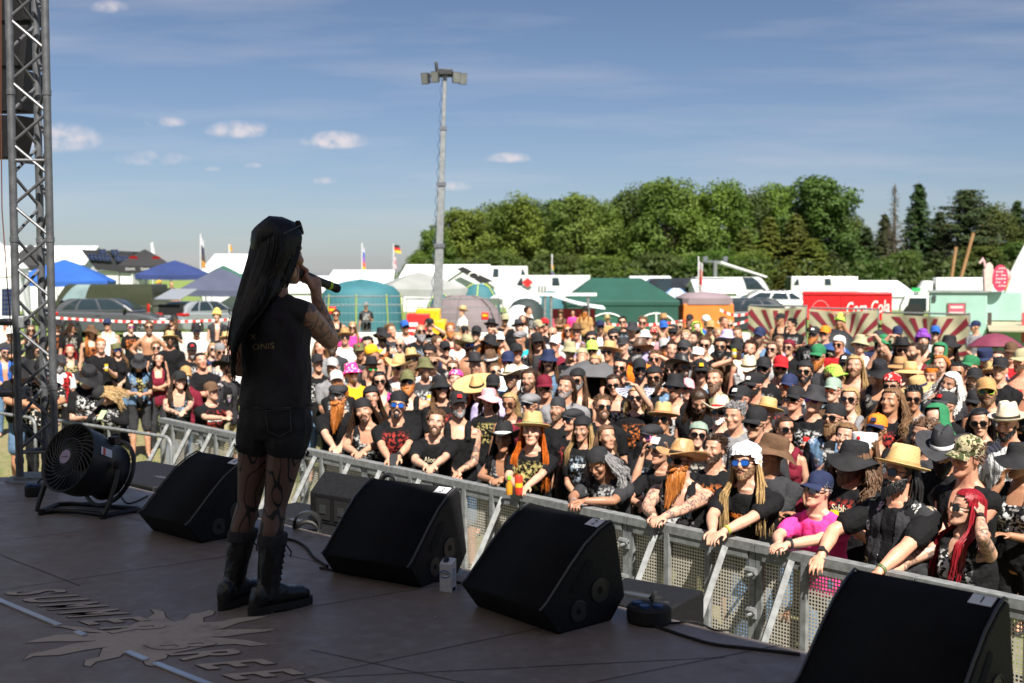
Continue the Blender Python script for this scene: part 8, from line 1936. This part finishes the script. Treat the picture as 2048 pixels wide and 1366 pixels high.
def handfan():
    c = aty(1270, 778, 12.3); t = thing('hand_fan', 'open pale patterned hand fan held above a blonde woman', 'fan', c, R(0)); t.rotation_euler = (R(24), 0, R(-6)); m = MB(); n = 22; r0, r1 = .05, .21
    vs = []
    for i in range(n + 1): q = R(-5 + 190 * i / n) + PI; vs += [V((r * math.cos(q), r * math.sin(q), .008 * (i % 2))) for r in (r0, r1)]
    m.add(vs, [(2 * i, 2 * i + 1, 2 * i + 3, 2 * i + 2) for i in range(n)]); m.build('leaf', mat('fan_lace', (.50, .50, .60), .7, var=.55, sc=55), t, smooth=False); r = MB()
    for i in range(0, n + 1, 2): q = R(-5 + 190 * i / n) + PI; r.tube([(0, 0, .004), (.2 * math.cos(q), .2 * math.sin(q), .012)], .004, 4)
    r.build('sticks', mat('fan_dark', (.03, .03, .05), .5), t)
handfan()
# ------------------------------------------------------------------ trees
def leaf_mat(name, tr=.25):
    m, nt, p = nodes(name); oi = nt.nodes.new('ShaderNodeObjectInfo'); n = noisen(nt, .9, 3); n2 = noisen(nt, 5, 2)
    c = mixn(nt, 1.0, oi.outputs['Color'], mixn(nt, rampn(nt, n, .35, .65), (.62, .68, .6), (1.5, 1.35, 1.1)), 'MULTIPLY'); c = mixn(nt, 1.0, c, mixn(nt, n2, (.7, .7, .7), (1.3, 1.3, 1.3)), 'MULTIPLY')
    nt.links.new(c, p.inputs['Base Color']); p.inputs['Roughness'].default_value = .6; p.inputs['Specular IOR Level'].default_value = .25
    t = nt.nodes.new('ShaderNodeBsdfTranslucent'); nt.links.new(c, t.inputs[0]); x = nt.nodes.new('ShaderNodeMixShader'); x.inputs[0].default_value = tr; nt.links.new(p.outputs[0], x.inputs[1]); nt.links.new(t.outputs[0], x.inputs[2]); nt.links.new(x.outputs[0], nt.nodes['Material Output'].inputs[0]); return m
LEAF = leaf_mat('leaves'); BARK = mat('bark', (.10, .075, .055), .9, var=.35, sc=3, bump=.5); BARKO = mat('pine_bark', (.22, .11, .055), .9, var=.35, sc=2, bump=.4)
def leafquad(vs, fs, c, n, s, rnd):
    n = n.normalized(); a = n.orthogonal().normalized(); q = rnd.uniform(0, 6.28); b = n.cross(a); u = a * math.cos(q) + b * math.sin(q); w = n.cross(u); k = len(vs); s1 = s * rnd.uniform(.6, 1.2); s2 = s * rnd.uniform(.5, .9)
    vs += [c - u * s1, c - w * s2 + n * s * .15, c + u * s1, c + w * s2 + n * s * .15]; fs.append((k, k + 1, k + 2, k + 3))
def oak(seed, lobes=32, per=430):
    """unit tree: height 1, crown radius about .36, foliage down to the forest floor"""
    rnd = random.Random(seed); vs = []; fs = []; tr = MB(); tr.tube([(0, 0, 0), (.01, 0, .2), (-.01, .01, .45), (.01, 0, .75)], [.03, .024, .018, .006], 8)
    for i in range(lobes):
        z = .12 + .80 * ((i + .5) / lobes) ** .85; rr = .33 * math.sin(min(1, (1.04 - z) / .62) * PI / 2) * (.75 + .25 * min(1, z / .3)); q = i * 2.4 + rnd.uniform(-.4, .4); k = rnd.uniform(.45, 1.0)
        c = V((math.cos(q) * rr * k, math.sin(q) * rr * k, z)); lr = rnd.uniform(.085, .15)
        if i % 2 == 0: tr.tube([(0, 0, max(.15, z - .22)), c * .5 + V((0, 0, .5 * (z - .12))), c], [.012, .008, .003], 5)
        for _ in range(per):
            d = V((rnd.gauss(0, 1), rnd.gauss(0, 1), rnd.gauss(0, 1))); d.normalize(); r = lr * 1.12 * (rnd.random() ** .38) * (1 + .25 * noise.noise(d * 2.2 + c * 9)); p = c + V((d.x * r, d.y * r, d.z * r * .8)); nn = d + V((rnd.gauss(0, .5), rnd.gauss(0, .5), rnd.gauss(0, .5) + .3)); leafquad(vs, fs, p, nn, .0148, rnd)
    me = bpy.data.meshes.new('crown'); me.from_pydata([tuple(v) for v in vs], [], fs); return me, tr.mesh('trunk')
def spruce(seed, dead=False, pine=False):
    rnd = random.Random(seed); vs = []; fs = []; tr = MB(); tr.tube([(0, 0, 0), (.002, 0, .5), (0, 0, 1.0)], [.019, .013, .002], 8); z = .05 if not (dead or pine) else (.22 if dead else .42)
    while z < .985:
        k = 1 - z; R_ = (.235 * k ** .8 + .012) if not pine else .20 * math.sin(min(1, (1 - z) / .45 + .12) * 1.57) * rnd.uniform(.6, 1.1); nb = 9 if not dead else 6
        for b in range(nb):
            q = rnd.uniform(0, 6.28); L = R_ * rnd.uniform(.65, 1.15) * (1 if not dead else .6); dr = .30 if not pine else -.05; tip = V((math.cos(q) * L, math.sin(q) * L, z - L * dr)); st = V((0, 0, z))
            if dead or pine or b % 3 == 0: tr.tube([st, st.lerp(tip, .5) + V((0, 0, .01)), tip], [.004 if not dead else .003, .0025, .0008], 4)
            n = (int(15 + 60 * L / .2)) if not dead else 3
            for i in range(n): u = rnd.random() ** .7; p = st.lerp(tip, u) + V((rnd.gauss(0, .010 + .012 * pine), rnd.gauss(0, .010 + .012 * pine), -abs(rnd.gauss(0, .012)) + .02 * pine * rnd.random())); leafquad(vs, fs, p, V((math.cos(q) * .7 + rnd.gauss(0, .5), math.sin(q) * .7 + rnd.gauss(0, .5), .7 + rnd.gauss(0, .4))), .0105 if not dead else .006, rnd)
        z += .022 if not pine else .03
    me = bpy.data.meshes.new('crown'); me.from_pydata([tuple(v) for v in vs], [], fs); return me, tr.mesh('trunk')
def forest():
    rnd = random.Random(4); O = [oak(s) for s in (1, 2, 3, 5)]; SP = [spruce(1), spruce(2)]; DE = spruce(3, dead=True); PI_ = spruce(4, pine=True)
    G = dict(o=(.095, .138, .025), d=(.060, .100, .022), y=(.115, .155, .026), s=(.042, .066, .024), l=(.125, .155, .03), g=(.12, .10, .075), p=(.042, .072, .024))
    kinds = dict(o='broad mid green oak', d='dark green oak', y='yellowish green spruce', s='dark spruce', l='light green broadleaf tree', g='bare grey dead spruce', p='dark pine')
    T = [(838, 505, 34, 'o', 150), (872, 455, 46, 'o', 152), (925, 413, 62, 'l', 155), (985, 405, 55, 'o', 165), (1040, 390, 60, 'o', 158), (1100, 395, 50, 'd', 168), (1150, 383, 62, 'l', 154), (1205, 402, 48, 'o', 160), (1262, 372, 58, 'd', 166), (1335, 352, 74, 'o', 155), (1395, 385, 50, 'l', 164), (1440, 362, 62, 'o', 158), (1500, 380, 50, 'd', 168), (1555, 362, 52, 'o', 170), (1640, 345, 78, 'd', 156), (1700, 430, 40, 'd', 165),
         (1490, 455, 40, 'y', 146), (1540, 432, 46, 'y', 150), (1592, 425, 48, 'y', 148), (1625, 475, 55, 'y', 140), (1500, 500, 46, 'l', 142), (1665, 500, 45, 's', 145), (1735, 452, 36, 's', 160), (1770, 425, 34, 's', 165), (1790, 366, 26, 'g', 150), (1838, 363, 44, 's', 155), (1880, 420, 40, 's', 165), (1935, 376, 52, 'p', 152), (1990, 408, 48, 'd', 158), (2035, 398, 36, 's', 160), (2065, 392, 40, 's', 156), (1805, 500, 45, 'd', 142), (1870, 500, 50, 's', 144), (1960, 490, 60, 'd', 146), (2040, 480, 60, 'd', 148),
         (900, 520, 50, 'd', 138), (1000, 500, 60, 'o', 140), (1110, 505, 60, 'd', 140), (1215, 510, 60, 'o', 140), (1320, 505, 60, 'd', 142), (1420, 500, 60, 'o', 140), (1740, 520, 50, 'd', 140), (1575, 515, 40, 'y', 136), (955, 470, 50, 'd', 172), (1080, 450, 55, 'd', 176), (1290, 440, 60, 'd', 178), (1380, 440, 55, 'd', 178), (1180, 450, 55, 's', 178), (1590, 420, 60, 'd', 182), (1720, 475, 50, 's', 178)]
    pos = []
    for i, (x, y, hw, k, Y) in enumerate(T):
        top = aty(x, y, Y); g = zg(top.x, Y); H = top.z - g; w = hw / S_(Y) / (.30 if k in 'odl' else .17 if k not in 'pg' else .16 if k == 'p' else .10)
        ta = sorted(T, key=lambda q: abs(q[0] - x)); nb = [q for q in ta if q[3] != k][0]
        side = 'right of' if nb[0] < x else 'left of'; lb = kinds[k] + (' in front,' if Y < 147 else ' at the back,' if Y > 170 else ',') + ' ' + ('%s the %s' % (side, kinds[nb[3]]))
        if i == 14: lb = 'tallest dark rounded oak at the right end of the broadleaf wood'
        if i == 9: lb = 'broad oak with the highest crown in the middle of the wood'
        if i == 0: lb = 'small oak at the far left end of the wood'
        t = thing('oak_tree' if k in 'odl' else 'pine_tree' if k == 'p' else 'spruce_tree', lb, 'tree', (top.x, Y, g), rnd.uniform(0, 6.28), 'trees of the wood behind the campsite'); t.scale = (w, w, H)
        cr, tk = (O[i % 4] if k in 'odl' else DE if k == 'g' else PI_ if k == 'p' else SP[i % 2]); c = tuple(q * rnd.uniform(.85, 1.15) for q in G[k])
        put('crown', cr, LEAF, t, c); put('trunk', tk, BARKO if k == 'p' else BARK, t); pos.append((lb, t))
    seen = {}
    words = ['', ', the nearer one', ', the taller one', ', the rounder one', ', the lower one', ', narrower one']
    for lb, t in pos:
        n = seen.get(lb, 0); seen[lb] = n + 1
        if n: t['label'] = lb + words[min(n, 5)]
    b = MB(); z = lambda x: zg(x, 190)
    # undergrowth along the forest floor: nobody could count it
    vs = []; fs = []
    for i in range(26000):
        x = rnd.uniform(850, 2120); Y = rnd.uniform(132, 185); p = aty(x, YH, Y); h = rnd.random() ** 1.6 * 4.2; leafquad(vs, fs, V((p.x, Y, zg(p.x, Y) + h)), V((rnd.gauss(0, 1), rnd.gauss(-.4, 1), rnd.gauss(.4, .6))), .32, rnd)
    me = bpy.data.meshes.new('undergrowth'); me.from_pydata([tuple(v) for v in vs], [], fs); tag(put('undergrowth', me, LEAF, color=(.05, .075, .022)), 'leafy undergrowth along the edge of the wood', 'undergrowth', kind='stuff')
forest()
# ================================================================== WRITING ON SHIRTS, THINGS HELD IN HANDS
def near(x, y): return min(PEOPLE, key=lambda r: (r['x'] - x) ** 2 + (r['y'] - y) ** 2)
def chest_text(x, y, lines, kind=None):
    r = near(x, y); ch = [c for c in r['t'].children if c.name.split('.')[0] in ('t_shirt', 'tank_top')]
    if not ch: return
    so = ch[0]; me = so.data; bv = BVHTree.FromPolygons([v.co for v in me.vertices], [p.vertices for p in me.polygons]); sk = r['sk']
    for s, dx, z, size, col, wd in lines:
        tm = text_mesh(s, .02, sub=True); c = sk.sp(z)
        for v in tm.vertices:
            p = c @ V((dx + v.co.x * size * wd, -.45, (v.co.y - .35) * size)); d = (c.to_3x3() @ V((0, 1, 0))); h = bv.ray_cast(p, d); v.co = h[0] - d * .006 if h[0] else p + d * .3
        put('lettering', tm, sm_('ink_%.2f_%.2f_%.2f' % col, col, .8), so)
org, gld, wht, crm, lim, pbl = (.75, .20, .02), (.60, .45, .16), (.62, .62, .60), (.60, .54, .38), (.45, .55, .10), (.35, .55, .70)
chest_text(1974, 785, [('CROWBAR', 0, .34, .062, (.70, .42, .03), .85)]); chest_text(1440, 826, [('ARK', -.02, .38, .075, gld, 1), ('GUILLOTIN', .01, .32, .045, gld, .8)])
chest_text(1492, 926, [('SUMMER BREEZE', 0, .36, .052, org, .62), ('2025', .01, .305, .045, lim, 1)]); chest_text(1197, 926, [('QUERSCHWARTZ', 0, .36, .050, wht, .62)])
chest_text(872, 845, [('Alor', -.04, .37, .07, crm, .9), ('Gagerst', -.02, .31, .065, crm, .75)]); chest_text(1361, 923, [('KNIGHTS', .02, .33, .06, pbl, .75)]); chest_text(423, 784, [('METALLICA', 0, .36, .05, wht, .75)])
chest_text(384, 701, [('BLACK', .05, .33, .055, wht, .8)]); chest_text(1705, 923, [('Sabbon', 0, .37, .07, crm, .8)]); chest_text(1753, 860, [('S', .05, .26, .07, wht, 1)]); chest_text(1165, 859, [('TROUBLE', 0, .34, .05, wht, .75)]); chest_text(359, 763, [('ROCK', 0, .30, .05, wht, .9)])
chest_text(982, 655, [('IAG', 0, .36, .07, wht, 1)]); chest_text(1379, 641, [('WHITE', 0, .28, .06, wht, .8)])
def held():
    used = set()
    def who(r): d = describe(r); return next((q for q in (d[0], d[4], d[3], d[1]) if q), 'person')
    def spot(r, k, off): sk = r['sk']; W_ = Matrix.Translation(r['base']) @ Matrix.Rotation(r['rz'], 4, 'Z') @ Matrix.Diagonal((r['sc'],) * 3 + (1,)); return W_ @ (sk.__dict__['w' + k] + sk.__dict__['d' + k] * .085 + V(off)), W_
    def can(p, rz, lab, col, top, h=.12, r=.032, nm='drink_can'):
        t = thing(nm, lab, 'drink', p, rz, 'drinks held in the crowd'); m = MB(); m.lathe([(r * .82, -h / 2), (r, -h / 2 + .01), (r, h / 2 - .012), (r * .82, h / 2)], 14, cap=True); m.build('can_body', sm_('can_%.2f_%.2f_%.2f' % col, col, .3, .2), t)
        m = MB(); m.lathe([(r * 1.01, -.015), (r * 1.01, .02)], 14); m.build('can_band', sm_('can_%.2f_%.2f_%.2f' % top, top, .3, .2), t)
    n = 0; cols = [((.7, .5, .02), (.7, .7, .68)), ((.62, .62, .6), (.05, .2, .45)), ((.10, .3, .08), (.7, .7, .68)), ((.6, .03, .03), (.7, .7, .68)), ((.75, .75, .74), (.6, .05, .05))]
    for r in list(PEOPLE):
        ps = r['pose']; w = who(r)
        if w in used and ps in ('hold', 'holdL', 'camera', 'drink'): w = describe(r)[1] + ' and ' + w
        if ps in ('hold', 'holdL', 'drink') and r['Y'] < 24:
            k = 'L' if ps == 'holdL' else 'R'; p, _ = spot(r, k, (0, -.03, .01)); c = cols[n % 5]; n += 1; used.add(w); nmc = ('yellow', 'white and blue', 'green', 'red', 'white and red')[(n - 1) % 5]
            can(p, r['rz'], nmc + ' drink can held by the person with ' + ' '.join(w.split()[:6]), *c)
        elif ps == 'camera':
            p, _ = spot(r, 'R', (.07, -.03, .02)); t = thing('camera', 'black camera held up by the person with ' + w, 'camera', p, r['rz']); m = MB(); m.box((0, 0, 0), (.13, .05, .085)); m.build('camera_body', BLACK, t, bevel=.008); m = MB(); m.lathe([(.032, 0), (.034, .05), (.028, .052), (.001, .045)], 14, (0, -.02, 0), Matrix.Rotation(R(90), 3, 'X')); m.build('lens', GLASS_D, t)
    r = near(1064, 864); p, _ = spot(r, 'R', (-.01, -.03, .05)); can(p, 0, 'red and yellow drink can in the hands of the red haired person', (.62, .06, .03), (.75, .5, .03), .155, .033)
    p2 = p + V((-.075, -.03, -.01)); t = thing('bottle', 'small amber bottle with a lime green cap beside the drink can', 'bottle', p2); m = MB(); m.lathe([(.024, -.06), (.026, -.05), (.026, .02), (.012, .05), (.012, .065)], 14, cap=True); m.build('glass', sm_('amber', (.50, .22, .02), .15), t); m = MB(); m.lathe([(.017, .06), (.017, .085), (.001, .086)], 14); m.build('cap', sm_('lime_cap', (.25, .6, .05), .4), t)
    for x, y, lab in ((796, 811, 'black phone in the hands of the man in a backward cap'), (205, 792, 'pale green phone held by the curly blonde person at the railing'), (1970, 719, 'dark phone held by the man in a navy army cap')):
        r = near(x, y); p, _ = spot(r, 'R', (.02, -.03, .03)); t = thing('phone', lab, 'phone', p, r['rz']); t.rotation_euler = (R(-50), 0, r['rz']); m = MB(); m.box((0, 0, 0), (.075, .010, .15)); m.build('case', sm_('phone_green', (.35, .45, .25), .4) if 'green' in lab else BLACK, t, bevel=.004); m = MB(); m.box((0, .006, 0), (.068, .002, .14)); m.build('screen', GLASS_D, t)
    # wrist watches and bracelets on the front row
    for x, y, k, c in ((1638, 981, 'L', (.02, .02, .022)), (796, 811, 'L', (.03, .03, .032)), (1492, 926, 'L', (.30, .32, .05)), (1800, 946, 'R', (.015, .015, .015)), (1800, 946, 'L', (.10, .13, .05)), (1935, 1017, 'L', (.015, .015, .016)), (1361, 923, 'R', (.2, .12, .06)), (1197, 926, 'R', (.25, .25, .26))):
        r = near(x, y); sk = r['sk']; Wp, E = sk.__dict__['w' + k], sk.__dict__['e' + k]; u = (Wp - E).normalized(); c0 = Wp - u * .025; M = u.to_track_quat('Z', 'Y').to_matrix(); m = MB(); m.lathe([(.031, -.011), (.0335, -.009), (.0335, .009), (.031, .011)], 18, c0, M)
        if c[0] < .05: m.lathe([(.019, .030), (.019, .040), (.001, .040)], 14, c0, Matrix.Rotation(0, 3, 'X') @ (M @ Matrix.Rotation(R(-90), 3, 'X')))
        m.build('wristwatch' if c[0] < .05 else 'bracelet', sm_('strap_%.2f_%.2f' % c[:2], c, .5), r['t'])
held()
